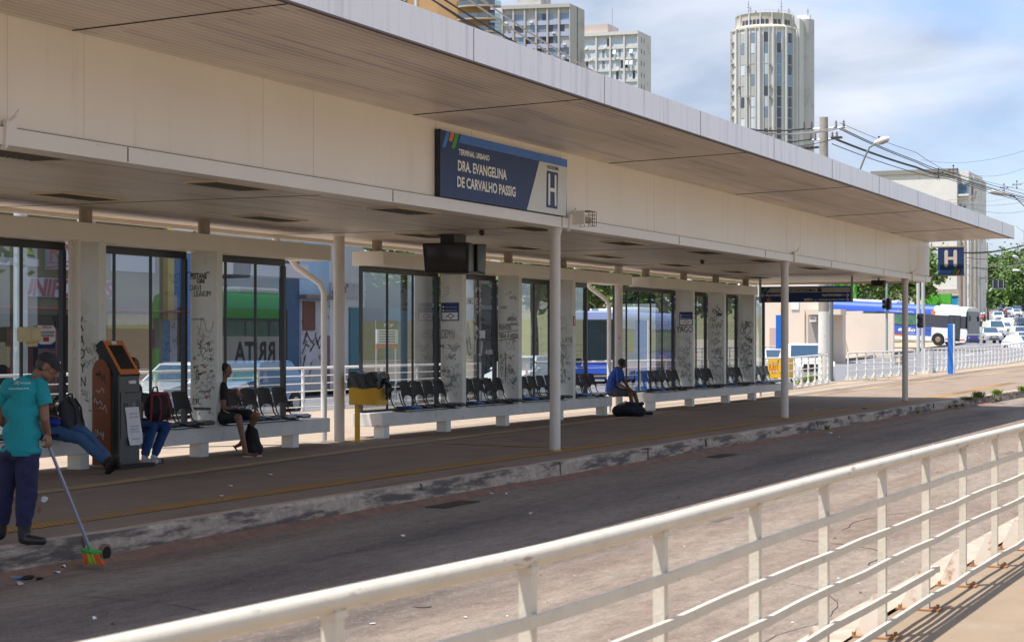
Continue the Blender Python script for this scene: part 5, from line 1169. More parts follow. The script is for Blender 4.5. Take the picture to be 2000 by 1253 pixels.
# --- man behind the ticket machine
j = lambda px, py, dz=0: at(px, py, 27.3 + dz)
t = thing('person', 'man in blue jeans and white trainers mostly hidden behind the ticket machine', 'person', (j(250, 846).x, 16.0, 0))
hc = j(259, 712, .1); gz = Vector((.3, -1, -.2))
mb = MB(); head(mb, hc, gz); mb.cap(hc - Vector((0, 0, .07)), .055, j(255, 750, .05), .06)
for a, ra, b, rb_ in ((j(254, 765, .05), .12, j(252, 830, .05), .13), (j(240, 758), .052, j(238, 800, -.1), .04), (j(238, 800, -.1), .038, j(262, 815, -.2), .027), (j(270, 758, .1), .052, j(275, 795, .05), .04), (j(275, 795, .05), .038, j(276, 817, -.15), .027),
                      (j(248, 834), .085, j(300, 833, -.3), .06), (j(300, 833, -.3), .055, j(284, 888, -.3), .04), (j(262, 828, .1), .085, j(328, 832, -.1), .06), (j(328, 832, -.1), .055, j(304, 888, -.1), .04)): mb.cap(a, ra, b, rb_, 12)
hand(mb, j(262, 815, -.2), Vector((1, -.3, -.1)), (0, 0, -1), (0, -1, 0), .4); hand(mb, j(276, 817, -.15), Vector((.6, -.8, -.1)), (0, 0, -1), (0, 1, 0), .4)
remeshed(mb, 'body', skin_d, t, .009, 2); face_bits(t, hc, gz)
mb = MB(); mb.cap(j(254, 760, .05), .12, j(252, 832, .05), .15); mb.cap(j(241, 757), .07, j(239, 785, -.06), .06); mb.cap(j(269, 757, .1), .07, j(273, 782, .06), .06); remeshed(mb, 'shirt', mat('dark shirt', (.03, .03, .035), .85), t, .012, 4, .01, 8)
mb = MB()
for a, ra, b, rb_ in ((j(248, 834), .11, j(297, 833, -.3), .085), (j(297, 833, -.3), .082, j(284, 884, -.28), .062), (j(262, 828, .1), .11, j(324, 832, -.1), .085), (j(324, 832, -.1), .08, j(303, 884, -.1), .062)): mb.cap(a, ra, b, rb_, 14)
remeshed(mb, 'jeans', denim2, t, .01, 3, .010, 9)
wsh = mat('white trainer', (.6, .62, .63), .6, var=.15, vs=14, stain=(.05, .05, .05), stain_s=9, stain_lo=.55, stain_hi=.6)
for a, b, dz in (((282, 893), (305, 901), -.32), ((300, 892), (316, 899), -.12)):
    shoe([(j(*a, dz), .048, j(a[0] + 4, a[1] + 5, dz), .045), (j(a[0], a[1] + 6, dz), .04, j(*b, dz - .12), .038)], t, wsh, 'trainer')
    mb = MB(); mb.cap(j(a[0] - 1, a[1] + 11, dz), .018, j(b[0] + 1, b[1] + 5, dz - .12), .018, 10); mb.build('sole', black_m, t, smooth=True)
mb = MB(); mb.ell(hc + Vector((0, .02, .04)), (.09, .10, .08), 16); remeshed(mb, 'hair', hairm, t, .01, 1)

# --- youth in black shorts
j = lambda px, py, dz=0: at(px, py, 29.0 + dz)
t = thing('person', 'youth in black T-shirt and striped black shorts seated by the fin with a phone', 'person', (j(440, 830).x, 16.0, 0))
hc = j(440, 722, .1); gz = Vector((.95, -.75, -.12))
mb = MB(); head(mb, hc, gz); mb.cap(hc - Vector((0, 0, .07)) , .05, j(434, 750, .1), .055)
for a, ra, b, rb_ in ((j(430, 765, .12), .11, j(430, 812, .1), .12), (j(436, 755, .0), .048, j(437, 796, -.1), .038), (j(437, 796, -.1), .036, j(453, 797, -.3), .025), (j(430, 755, .25), .048, j(446, 770, .3), .036), (j(446, 770, .3), .036, j(462, 762, .25), .026),
                      (j(434, 815, .0), .085, j(466, 815, -.35), .058), (j(466, 815, -.35), .056, j(480, 884, -.4), .034), (j(436, 812, .2), .085, j(502, 812, -.05), .056), (j(502, 812, -.05), .054, j(470, 866, .1), .034),
                      (j(480, 886, -.4), .034, j(500, 889, -.5), .022), (j(468, 868, .1), .032, j(459, 872, .15), .026)): mb.cap(a, ra, b, rb_, 12)
hand(mb, j(453, 797, -.3), Vector((.8, -.5, .2)), (0, 0, 1), (0, 1, 0), .9); hand(mb, j(462, 762, .25), Vector((.6, -.2, -.7)), (-.2, -.9, 0), (0, 1, 0), .5)
remeshed(mb, 'body', skin_m, t, .008, 2); face_bits(t, hc, gz)
mb = MB(); mb.cap(j(431, 760, .12), .12, j(430, 812, .1), .14); mb.cap(j(436, 753, .02), .065, j(437, 778, -.05), .055); mb.cap(j(431, 753, .22), .065, j(440, 765, .3), .055); remeshed(mb, 'shirt', bk, t, .011, 4, .008, 8)
mb = MB(); mb.cap(j(434, 815, .0), .11, j(460, 815, -.28), .085); mb.cap(j(436, 811, .2), .11, j(485, 809, .0), .088); so_ = remeshed(mb, 'shorts', bk, t, .01, 3, .008, 8)
for k in range(3):
    mb = MB(); mb.tube([j(436, 801 + k * 3.4, -.10), j(448, 806 + k * 3.4, -.235), j(458, 811 + k * 3.4, -.34)], .006, 6); mb.build('stripe', lettm, so_, smooth=True)
for (a, b, dz) in (((475, 892), (511, 890), -.42),):
    mb = MB(); mb.cap(j(a[0], a[1], dz), .014, j(b[0], b[1], dz - .1), .014, 10); mb.build('flip_flop', lettm, t, smooth=True); mb = MB(); mb.tube([j(490, 887, -.5), j(503, 884, -.52), j(506, 889, -.5)], .008, 6); mb.build('toe_strap', inkr, t, smooth=True)
mb = MB(); mb.cap(j(463, 879, .1), .012, j(456, 870, .17), .012, 8); mb.build('flip_flop', bk, t, smooth=True)
mb = MB(); mb.ell(hc + Vector((-.02, .02, .035)), (.085, .09, .085), 16); hh_ = remeshed(mb, 'hair', hairm, t, .009, 1)
mb = MB(); mb.ell(hc + Vector((.055, -.075, -.02)), .008, 8); mb.build('earbud', lettm, t)
c = j(468, 794.5, -.38); mb = MB(); mb.bar(c + Vector((-.07, 0, .0)), c + Vector((.07, -.03, .004)), .07, .01); solo(mb, 'phone', mat('blue phone case', (.1, .3, .55), .3), 'light blue phone in the hand of the seated youth', 'phone')

# --- man in blue shirt
j = lambda px, py, dz=0: at(px, py, 45.4 + dz)
t = thing('person', 'man in blue T-shirt and grey shorts sitting on the bench end, looking away', 'person', (j(1192, 780).x, 16.1, 0))
hc = j(1216, 709, -.05); gz = Vector((.9, -.8, -.25))
mb = MB(); head(mb, hc, gz); mb.cap(hc - Vector((.02, -.02, .07)), .055, j(1209, 724, 0), .06)
for a, ra, b, rb_ in ((j(1203, 732), .10, j(1196, 758), .11), (j(1209, 730, -.2), .045, j(1208, 751, -.25), .042), (j(1208, 751, -.25), .04, j(1226, 758, -.45), .028), (j(1212, 731, .06), .045, j(1217, 742, .0), .042), (j(1217, 742, .0), .04, j(1230, 759, -.25), .028),
                      (j(1195, 763, -.05), .09, j(1231, 767, -.35), .062), (j(1231, 767, -.35), .058, j(1236, 800, -.4), .04), (j(1198, 762, .15), .09, j(1239, 767, -.15), .062), (j(1239, 767, -.15), .058, j(1249, 800, -.3), .04)): mb.cap(a, ra, b, rb_, 12)
hand(mb, j(1226, 758, -.45), Vector((.6, -.6, -.5)), (0, 0, -1), (1, 0, 0), .6); hand(mb, j(1230, 759, -.25), Vector((.4, -.5, -.6)), (0, -.3, -1), (-1, 0, 0), .6)
remeshed(mb, 'body', skin_d, t, .009, 2); face_bits(t, hc, gz)
mb = MB(); mb.cap(j(1206, 724), .12, j(1199, 742), .165); mb.cap(j(1199, 742), .165, j(1195, 761), .17); mb.cap(j(1209, 725, -.18), .075, j(1209, 741, -.24), .068); mb.cap(j(1212, 726, .08), .075, j(1215, 738, .02), .065)
remeshed(mb, 'shirt', mat('royal blue cotton', (.022, .07, .30), .85, var=.15, vs=5), t, .012, 4, .014, 7)
mb = MB(); mb.cap(j(1195, 765, -.05), .125, j(1226, 767, -.3), .09); mb.cap(j(1198, 764, .15), .12, j(1232, 767, -.12), .09); remeshed(mb, 'shorts', mat('grey shorts', (.05, .055, .07), .85, var=.15), t, .012, 3, .01, 8)
mb = MB(); mb.ell(hc + Vector((-.025, .02, .03)), (.092, .10, .095), 16); remeshed(mb, 'hair', hairm, t, .009, 1)
for px in (1262, 1269):
    shoe([(j(px, 806, -1.1), .04, j(px + 4, 807, -1.25), .036)], t, bk, 'shoe')
# ================================================================ VEHICLES
PAINT = {k: mat('car paint ' + k, c, r, var=.02, coat=.6) for k, c, r in (('white', (.72, .73, .74), .35), ('silver', (.46, .47, .48), .3), ('navy', (.03, .06, .12), .3), ('black', (.025, .03, .035), .3), ('blue', (.06, .16, .32), .3), ('pale silver', (.55, .57, .6), .3))}
lampm = mat('headlamp glass', (.6, .62, .62), .1, spec=.8); bump_m = mat('dark grille', (.03, .03, .032), .5); plate_m = mat('number plate', (.55, .55, .53), .5); redl = mat('tail lamp', (.4, .02, .02), .2)
KINDS = {'hatch': dict(L=3.9, W=1.7, H=1.47, hood=.60, belt=.64, wb=.22, rf=.07, rr=-.34, re=-.47), 'sedan': dict(L=4.5, W=1.74, H=1.44, hood=.60, belt=.65, wb=.21, rf=.06, rr=-.22, re=-.38),
         'suv': dict(L=4.3, W=1.8, H=1.66, hood=.62, belt=.62, wb=.24, rf=.10, rr=-.41, re=-.48), 'van': dict(L=4.4, W=1.8, H=1.85, hood=.55, belt=.58, wb=.34, rf=.18, rr=-.485, re=-.495), 'pickup': dict(L=5.2, W=1.85, H=1.82, hood=.62, belt=.60, wb=.20, rf=.09, rr=-.14, re=-.20)}
def car(kind, label, loc, rz, paint, pitch=0.0, group='cars queueing on the avenue'):
    k = KINDS[kind]; L_, W_, H_ = k['L'], k['W'], k['H']; P = PAINT[paint]
    t = thing('parked_car' if group is None or 'parked' in (group or '') else 'car', label, {'pickup': 'pickup truck', 'van': 'van'}.get(kind, 'car'), loc, 0, group); t.rotation_euler = (0, R(pitch), rz)
    WL[t.name] = Vector()
    zb = k['belt'] * H_; zh = k['hood'] * H_; h = L_ / 2; wr = .31; ax = (h * .62, -h * .62)
    bt = [(-h + .02, .28)]
    for a in (ax[1], ax[0]):
        for i in range(9): q = math.pi - math.pi * i / 8; bt.append((a + math.cos(q) * (wr + .06), .26 + math.sin(q) * (wr + .06)))
    bt.append((h - .02, .28))
    re = k['re'] * L_
    top = [(h, .42), (h - .02, zh * .78), (h - .18, zh * .92), (k['wb'] * L_ + .05, zh + .08 * 1), (k['wb'] * L_, zb), (re + .02, zb + .02), (-h + .06, zb - (.02 if kind != 'sedan' else .03)), (-h, zb * .75), (-h, .42)]
    if kind == 'pickup': top = top[:5] + [(re, zb), (re - .02, zb + .02), (-h, zb + .02), (-h, .42)]
    mb = MB(); poly = bt + top; n = len(poly); ins = lambda z: .03 + .05 * max(0, (z - .55)) 
    V_ = []
    for s_ in (-1, 1):
        for (x, z) in poly:
            e = .12 if abs(x) > h - .25 else 0
            V_.append((x, s_ * (W_ / 2 - ins(z) - e * (abs(x) - (h - .25)) / .25), z))
    mb.add(V_, [tuple(range(n)), tuple(range(2 * n - 1, n - 1, -1))] + [((i + 1) % n, i, n + i, n + (i + 1) % n) for i in range(n)])
    # cabin: pillars and roof
    wbx, rfx, rrx = k['wb'] * L_, k['rf'] * L_, k['rr'] * L_; w0, w1 = W_ / 2 - .07, W_ / 2 - .22; zt = H_
    cab = [(wbx, w0, zb - .02), (re, w0, zb - .02), (rrx, w1, zt - .03), (rfx, w1, zt - .04)]
    mid = [(rfx - .15, w1 - .1, zt), (rrx + .15, w1 - .1, zt)]
    A = [Vector((x, -y, z)) for x, y, z in cab]; B = [Vector((x, y, z)) for x, y, z in cab]
    mb.add(A + B, [(0, 1, 2, 3), (7, 6, 5, 4), (0, 3, 7, 4), (1, 5, 6, 2), (3, 2, 6, 7)])
    M0 = [Vector((x, -y, z)) for x, y, z in mid]; M1 = [Vector((x, y, z)) for x, y, z in mid]
    mb.add([A[3], A[2], B[2], B[3], M0[0], M0[1], M1[1], M1[0]], [(0, 1, 5, 4), (1, 2, 6, 5), (2, 3, 7, 6), (3, 0, 4, 7), (4, 5, 6, 7)])
    body = mb.build('body', P, t, smooth=True, auto=28, local=True, bevel=.025)
    def pane(q, nm, m_, d=.012):
        c = sum(q, Vector()) / 4; nn = (q[1] - q[0]).cross(q[3] - q[0]).normalized(); q = [c + (p - c) * .86 + nn * d for p in q]; mb = MB(); mb.prism(q, -nn * .01); return mb.build(nm, m_, t, local=True)
    pane([A[0], B[0], B[3], A[3]], 'windscreen', cglass_w); pane([B[1], A[1], A[2], B[2]], 'rear_window', cglass)
    for s_, Q in ((-1, A), (1, B)):
        m0 = Q[0].lerp(Q[1], .5); m1 = Q[3].lerp(Q[2], .45)
        for q in ([Q[0], m0, m1, Q[3]], [m0, Q[1], Q[2], m1]):
            if kind == 'van' and q[0] is m0: continue
            pane(q if s_ < 0 else [q[1], q[0], q[3], q[2]], 'side_window', cglass)
        mb = MB(); mb.ell((wbx - .1, s_ * (W_ / 2 + .06), zb + .05), (.07, .1, .07), 10); mb.build('mirror', P, t, smooth=True, local=True)
        mb = MB(); mb.ell((h - .12, s_ * (W_ / 2 - .3), zh * .74), (.12, .19, .09), 12); mb.build('headlight', lampm, t, smooth=True, local=True)
        mb = MB(); mb.box(-h - .005, -h + .06, s_ * (W_ / 2 - .28) - .13, s_ * (W_ / 2 - .28) + .13, zb * .74, zb * .9); mb.build('tail_light', redl, t, local=True)
        for a in ax:
            mb = MB(); mb.tube([(a, s_ * (W_ / 2 - .22), .31), (a, s_ * (W_ / 2 - .01), .31)], wr, 20); w_ = mb.build('wheel', tyre, t, smooth=True, local=True)
            mb = MB(); mb.tube([(a, s_ * (W_ / 2 - .05), .31), (a, s_ * (W_ / 2 + .004), .31)], [wr * .62, wr * .55], 16); mb.build('rim', rimm, w_, smooth=True, local=True)
    mb = MB(); mb.box(h - .05, h + .012, -W_ * .27, W_ * .27, .34, .34 + .12); mb.box(h - .05, h + .008, -W_ * .2, W_ * .2, zh * .62, zh * .74); (mb.box(h - .02, h + .02, -W_ * .3, W_ * .3, zh * .58, zh * .86) if kind == 'pickup' else None); mb.build('grille', bump_m, t, local=True)
    mb = MB(); mb.box(h, h + .02, -.2, .2, .47, .58); mb.build('number_plate', plate_m, t, local=True)
    return t
def faceto(px): return math.atan2(SA - (px - 1000) / F_PX * CA, CA + (px - 1000) / F_PX * SA)   # azimuth of the view ray
def gcar(kind, label, px, py, Z, turn, paint, lift=0, group='cars queueing on the avenue', pitch=0):
    """turn 180 = coming straight at the camera"""
    p = at(px, py, Z); return car(kind, label, p, faceto(px) + R(turn), paint, pitch, group)
gcar('hatch', 'silver hatchback coming towards the camera, nearest in the left lane beside the bus', 1932, 670, 166, 193, 'silver')
gcar('van', 'white delivery van right behind the silver hatchback', 1942, 660, 190, 193, 'white')
gcar('sedan', 'white sedan with headlamps on, behind the white van', 1961, 652, 222, 190, 'white')
gcar('suv', 'white utility car far behind the van in the left lane', 1949, 629, 285, 184, 'white')
gcar('sedan', 'dark blue sedan beyond the white utility car', 1957, 622, 318, 184, 'navy')
gcar('suv', 'silver utility car near the crest of the avenue', 1970, 617, 345, 182, 'pale silver')
gcar('sedan', 'small dark car at the crest, farthest left of the queue', 1958, 608, 395, 182, 'black')
gcar('sedan', 'white sedan turning broadside across the avenue', 1977, 641, 248, 240, 'white')
gcar('suv', 'dark utility car at the crest on the right', 1987, 612, 370, 182, 'black')
gcar('hatch', 'white hatchback just below the dark utility car at the crest', 1985, 619, 335, 190, 'white')
gcar('sedan', 'blue car at the right edge behind the white cars', 1997, 642, 238, 188, 'blue')
gcar('suv', 'white utility car with roof rack at the right edge', 1993, 668, 190, 190, 'white')
gcar('hatch', 'white hatchback at the right edge behind the nearest one', 2000, 678, 172, 190, 'white')
gcar('hatch', 'nearest white hatchback cut by the right edge of the photo', 1998, 688, 158, 222, 'white')
gcar('pickup', 'white pickup truck waiting beyond the railing, seen between the third column and the pole', 1567, 753, 79, 193, 'white', group=None)
gcar('hatch', 'silver car behind the pickup, glimpsed left of the third column', 1512, 738, 92, 200, 'pale silver', group=None)
p = onY(345, 700, 27.2); car('sedan', 'pale silver sedan parked beyond the railing, seen through the pane beside the kiosk', (p.x + .4, 27.2, -.2), R(180), 'pale silver', group='cars parked in the back street')
p = onY(1010, 700, 26.6); car('hatch', 'white hatchback parked beyond the railing, seen through the panes of the middle bench', (p.x + .6, 26.6, -.2), R(180), 'white', group='cars parked in the back street')
p = onY(480, 700, 26.5); car('hatch', 'dark blue car parked beyond the railing behind the seated youth', (p.x, 26.5, -.2), R(180), 'blue', group='cars parked in the back street')

def bus(label, loc, rz, L_, lower, roofc, front, pitch=0, H_=3.2, side_text=(), stripes=(), ac=1, split=None):
    t = thing('bus', label, 'bus', loc, 0); t.rotation_euler = (0, R(pitch), rz); WL[t.name] = Vector()
    W_ = 2.5; z0 = .35; zw0, zw1 = 1.45, 2.45
    ax = [-2.4, -L_ + 3.2] if L_ > 7 else [-1.2, -L_ + 1.2]
    def side(y, flip):
        return
    bt = [(-L_, z0)]
    for a in sorted(ax):
        for i in range(9): q = math.pi - math.pi * i / 8; bt.append((a + math.cos(q) * .58, .46 + max(0, math.sin(q)) * .58 if 0 < i < 8 else z0))
    bt += [(-.15, z0), (0, .55), (.06, 1.2), (-.02, zw0)]
    mb = MB(); poly = bt + [(-L_, zw0)]; n = len(poly)
    mb.add([(x, s_ * W_ / 2, z) for s_ in (-1, 1) for x, z in poly], [tuple(range(n)), tuple(range(2 * n - 1, n - 1, -1))] + [((i + 1) % n, i, n + i, n + (i + 1) % n) for i in range(n)])
    mb.build('lower_body', lower, t, local=True)
    mb = MB(); mb.box(-L_, -.12, -W_ / 2 + .01, W_ / 2 - .01, zw0, zw1); mb.build('window_band', mat('bus dark band', (.05, .055, .075), .35), t, local=True)
    mb = MB(); P = []
    sec = [(-W_ / 2, zw1), (-W_ / 2 + .02, zw1 + .32), (-W_ / 2 + .16, H_ - .12), (-W_ / 2 + .45, H_), (W_ / 2 - .45, H_), (W_ / 2 - .16, H_ - .12), (W_ / 2 - .02, zw1 + .32), (W_ / 2, zw1)]
    xs_ = [(-L_, 1), (split or -1.5, 1), (-.5, 1), (-.12, .93)]
    for x, s_ in xs_:
        for y, z in sec: P.append((x, y, zw1 + (z - zw1) * s_))
    k = len(sec); mb.add(P, [(i * k + j, i * k + j + 1, (i + 1) * k + j + 1, (i + 1) * k + j) for i in range(3) for j in range(k - 1)] + [tuple(range(k))[::-1], tuple(3 * k + j for j in range(k))])
    if split:
        for i in range(k - 1, len(mb.mi)): mb.mi[i] = 1
        mb.mi[-2] = 0
    mb.build('roof', [roofc, PAINT['white']], t, local=True, smooth=True, auto=50)
    mb = MB(); mb.box(-L_ * .75, -L_ * .45, -.8, .8, H_ - .02, H_ + .22); mb.build('air_conditioner', PAINT['white'], t, local=True, bevel=.08)
    mb = MB(); mb.box(-2.6, -1.6, -.7, .7, H_ - .02, H_ + .12); mb.build('roof_hatch', PAINT['white'], t, local=True, bevel=.05)
    # windscreen
    mb = MB(); mb.prism([(-.02, -W_ / 2 + .12, 1.1), (-.02, W_ / 2 - .12, 1.1), (-.14, W_ / 2 - .18, 2.85), (-.14, -W_ / 2 + .18, 2.85)], (.12, 0, 0)); mb.build('windscreen', cglass, t, local=True, bevel=.03)
    mb = MB(); mb.box(.02, .10, -W_ / 2 + .1, W_ / 2 - .1, .38, .95); f_ = mb.build('front_panel', front, t, local=True, bevel=.03)
    mb = MB(); mb.box(.09, .12, -.8, .8, .42, .6); mb.build('grille', bump_m, t, local=True)
    for s_ in (-1, 1):
        mb = MB(); mb.ell((.06, s_ * .95, .78), (.08, .2, .1), 12); mb.build('headlight', lampm, t, local=True, smooth=True)
        mb = MB(); mb.bar((-.1, s_ * 1.2, 2.7), (.3, s_ * 1.42, 2.5), .04, .04); mb.box(.24, .36, s_ * 1.42 - .08, s_ * 1.42 + .08, 2.1, 2.5); mb.build('mirror', bump_m, t, local=True)
        x = -3.7 if s_ < 0 else -.9
        dn = 0
        while x > -L_ + .8:
            if s_ < 0 and abs(x + 7.3) < .8: x -= .1; x = -8.2 if x > -8.2 else x
            x2 = max(x - 1.45, -L_ + .2)
            mb = MB(); mb.box(x2 + .05, x - .05, s_ * (W_ / 2 - .02) - (.04 if s_ < 0 else .012), s_ * (W_ / 2 - .02) + .024, zw0 + .1, zw1 - .1); mb.build('side_window', mat('bus side glass', (.06, .16, .11), .12, spec=.8, var=.4, vs=2.5), t, local=True, bevel=.0); x -= 1.5
        for a in ax:
            mb = MB(); mb.tube([(a, s_ * (W_ / 2 - .32), .48), (a, s_ * (W_ / 2 - .02), .48)], .48, 22); w_ = mb.build('wheel', tyre, t, smooth=True, local=True); mb = MB(); mb.tube([(a, s_ * (W_ / 2 - .06), .48), (a, s_ * (W_ / 2 + .01), .48)], [.28, .2], 16); mb.build('rim', mat('bus rim', (.28, .19, .13), .6), w_, smooth=True, local=True)
    for xd in (-.95, -7.3):
        if -xd > L_ - 1: continue
        mb = MB(); mb.box(xd - .62, xd + .42, -W_ / 2 - .012, -W_ / 2 + .02, .45, 2.5); d_ = mb.build('door', mat('bus door frame', (.02, .022, .026), .35), t, local=True)
        for q in (-.55, -.07): mb = MB(); mb.box(xd + q, xd + q + .42, -W_ / 2 - .018, -W_ / 2 - .010, .6, 2.4); mb.build('door_pane', cglass, d_, local=True)
    for x0, x1, za, zb_, m_ in stripes:
        mb = MB(); mb.box(x0, x1, -W_ / 2 - .006, -W_ / 2 + .004, za, zb_); mb.build('livery_stripe', m_, t, local=True)
    for s_, x, z, h_, w_, kw in side_text:
        o = fit(s_, (x, -W_ / 2 - .008, z), (1, 0, 0), (0, 0, 1), w_, h_, kw.pop('m', lettm), t, lift=.002, **kw)
    return t
bw = PAINT['white']; bb = mat('bus royal blue', (.035, .10, .50), .35, coat=.3); bor = mat('bus orange', (.65, .17, .03), .4)
c = at(1886, 678, 146.5); hd_ = R(-104); cx = c.x + math.cos(hd_ + R(90)) * 1.25; cy = c.y + math.sin(hd_ + R(90)) * 1.25
bus('blue, white and orange city bus nosing onto the avenue beyond the beige wall', (cx, cy, c.z), hd_, 14.2, bw, bb, mat('bus violet front', (.05, .05, .35), .4), pitch=3.2, split=-2.9,
    stripes=((-3.1, -2.75, 2.46, 2.78, bor), (-14.2, -3.0, .72, 1.46, bb), (-14.2, -5.4, .60, .80, bor), (-3.4, -3.1, 1.05, 1.3, bor), (-1.8, -.1, .5, .62, bor)),
    side_text=(('ar condicionado', -7.2, 2.54, .16, 2.6, dict()), ('etrão', -5.9, 1.0, .32, 1.5, dict(bold=.02, shear=.2)), ('metrô urbano', -5.6, .82, .1, 1.2, dict())))
p = onY(1210, 700, 28)
bus('blue city bus numbered 7354 in the back street beyond the downpipe', (p.x - 3.4, 28, -.15), R(180), 8.4, bb, mat('bus pale roof', (.30, .36, .62), .35), bb, stripes=(), side_text=())
bz7 = [o for o in COL.objects if o.name.startswith('bus')]
gbus = mat('bus leaf green', (.05, .30, .04), .4)
p0 = onY(590, 700, 28); 
tb = bus('green and white city bus on the camera side, mirrored in the panes behind the youth', (66.5, -5.4, -.1), 0, 8.7, gbus, gbus, gbus, H_=3.3)
# far side (facing the shelter) of the two back street buses carries the paint seen through the glass
def back_panel(t, x0, x1, z0, z1, m_, nm='livery_panel', d=.006):
    mb = MB(); mb.box(x0, x1, 1.25, 1.25 + d, z0, z1); return mb.build(nm, m_, t, local=True)
gw_ = mat('bus grey white', (.42, .43, .42), .4)
tb.scale = (1.12, 1.12, 1.12); back_panel(tb, -8.6, -4.6, .75, 1.85, gw_, d=.05); back_panel(tb, -4.6, -2.9, .75, 1.85, gbus, d=.05)
o = text('RRITA', (0, 0, 0), (1, 0, 0), (0, 1, 0), 1, navy2, None, 'lettering', bold=.03)
for v in o.data.vertices: v.co = Vector((-5.0 - v.co.x * .95, 1.305, 1.0 + v.co.y * .95))
o.parent = tb
tb2 = [o for o in COL.objects if o.name == 'bus.001'][0]
for x0, x1, za, zb_, m_ in ((-6.6, -4.6, .9, 1.0, bor), (-6.2, -4.9, 1.15, 1.25, bor), (-7.6, -6.4, .45, .75, bor), (-4.2, -2.9, .45, .8, bor), (-8.4, -5.5, .4, .5, bw)): back_panel(tb2, x0, x1, za, zb_, m_, 'livery_stripe')
o = text('7354', (0, 0, 0), (1, 0, 0), (0, 1, 0), 1, lettm, None, 'lettering', bold=.02)
for v in o.data.vertices: v.co = Vector((-5.0 - v.co.x * .38, 1.262, 1.05 + v.co.y * .38))
o.parent = tb2
# two riders on a motorbike between bus and silver car, one rider far off
def rider(px, py, Z, shirt, label, lab2):
    p = at(px, py, Z); a = faceto(px) + math.pi; f = Vector((math.cos(a), math.sin(a), 0)); s_ = Vector((-f.y, f.x, 0)); up = Vector((0, 0, 1))
    t = thing('motorbike', lab2, 'motorbike', p)
    for k_ in (.62, -.62):
        mb = MB(); mb.tube([p + f * k_ + up * .3 - s_ * .05, p + f * k_ + up * .3 + s_ * .05], .3, 18); mb.build('wheel', tyre, t, smooth=True)
    mb = MB(); mb.cap(p + f * .5 + up * .5, .06, p + f * .35 + up * .95, .05); mb.cap(p + f * .3 + up * .75, .16, p - f * .5 + up * .78, .12); mb.cap(p + f * .34 + up * 1.0 - s_ * .3, .02, p + f * .34 + up * 1.0 + s_ * .3, .02); mb.cap(p + up * .4, .18, p + up * .5, .15); mb.build('frame', bump_m, t, smooth=True)
    mb = MB(); mb.ell(p + f * .5 + up * .88, .09, 10); mb.build('headlight', lampm, t, smooth=True)
    r = thing('person', label, 'person', p + up * .8)
    mb = MB(); h_ = p + up * 1.62 - f * .1
    head(mb, h_, f); mb.cap(p - f * .15 + up * 1.42, .13, p - f * .2 + up * .9, .15); mb.cap(h_ - up * .08, .05, h_ - up * .18, .06)
    for k_ in (-1, 1):
        mb.cap(p - f * .12 + up * 1.4 + s_ * .19 * k_, .055, p + f * .1 + up * 1.15 + s_ * .3 * k_, .045); mb.cap(p + f * .1 + up * 1.15 + s_ * .3 * k_, .042, p + f * .34 + up * 1.03 + s_ * .28 * k_, .03); hand(mb, p + f * .34 + up * 1.03 + s_ * .28 * k_, f, -up, s_ * -k_, .8)
        mb.cap(p - f * .2 + up * .88 + s_ * .1 * k_, .09, p + f * .25 + up * .8 + s_ * .2 * k_, .065); mb.cap(p + f * .25 + up * .8 + s_ * .2 * k_, .06, p + f * .05 + up * .35 + s_ * .2 * k_, .04)
    remeshed(mb, 'body', skin_m, r, .02, 1)
    mb = MB(); mb.cap(p - f * .14 + up * 1.38, .17, p - f * .2 + up * .95, .18)
    for k_ in (-1, 1): mb.cap(p - f * .12 + up * 1.4 + s_ * .19 * k_, .08, p + f * .06 + up * 1.18 + s_ * .28 * k_, .06)
    remeshed(mb, 'jacket', shirt, r, .025, 2)
    mb = MB(); mb.ell(h_ + up * .03, .14, 14); mb.build('helmet', PAINT['white'], r, smooth=True)
pinkm = mat('pink jacket', (.5, .2, .22), .8); redj = mat('red jacket', (.4, .05, .06), .8); orj = mat('orange vest', (.75, .22, .04), .8)
rider(1917, 641, 212, pinkm, 'rider in a pink jacket and white helmet beside the bus windscreen', 'motorbike at the left kerb of the avenue under the rider in pink')
rider(1922, 639, 218, redj, 'rider in a red jacket and white helmet next to the rider in pink', 'motorbike at the left kerb of the avenue under the rider in red')
rider(1964, 622, 300, orj, 'rider in an orange vest among the distant cars', 'distant motorbike between the dark blue sedan and the silver utility car')

# ================================================================ RAILINGS OF THE STREET
wr_m = mat('white street railing', (.74, .73, .70), .35, var=.05, vs=3)
def fence(label, pts, h_, step=1.3, bars=4, gus=True, post=.06, top=.035):
    t = thing('railing', label, 'railing', (pts[0][0], pts[0][1], hgt(*pts[0])))
    full = []
    for (xa, ya), (xb, yb) in zip(pts, pts[1:]):
        n = max(1, round(math.hypot(xb - xa, yb - ya) / step))
        full += [(xa + (xb - xa) * i / n, ya + (yb - ya) * i / n) for i in range(n)]
    full.append(pts[-1]); G = [Vector((x, y, hgt(x, y))) for x, y in full]; up = Vector((0, 0, 1))
    mb = MB(); mb.tube([g + up * h_ for g in G], top, 10); mb.build('top_rail', wr_m, t, smooth=True)
    for k in range(bars):
        z = .1 + (h_ - .3) * k / (bars - 1)
        mb = MB()
        mb.tube([g + up * z for g in G], .016, 6); mb.build('bar', wr_m, t)
    for g in G:
        mb = MB(); mb.box(g.x - post / 2, g.x + post / 2, g.y - post / 2, g.y + post / 2, g.z, g.z + h_)
        if gus: mb.prism([(g.x - .01, g.y - .16, g.z), (g.x - .01, g.y + .16, g.z), (g.x - .01, g.y + .04, g.z + .2), (g.x - .01, g.y - .04, g.z + .2)], (.02, 0, 0))
        mb.build('post', wr_m, t)
    return t
fence('white railing along the back of the platform, seen behind the benches', [(15, 24.0), (52, 24.1)], 1.1, 2.2, 5, False)
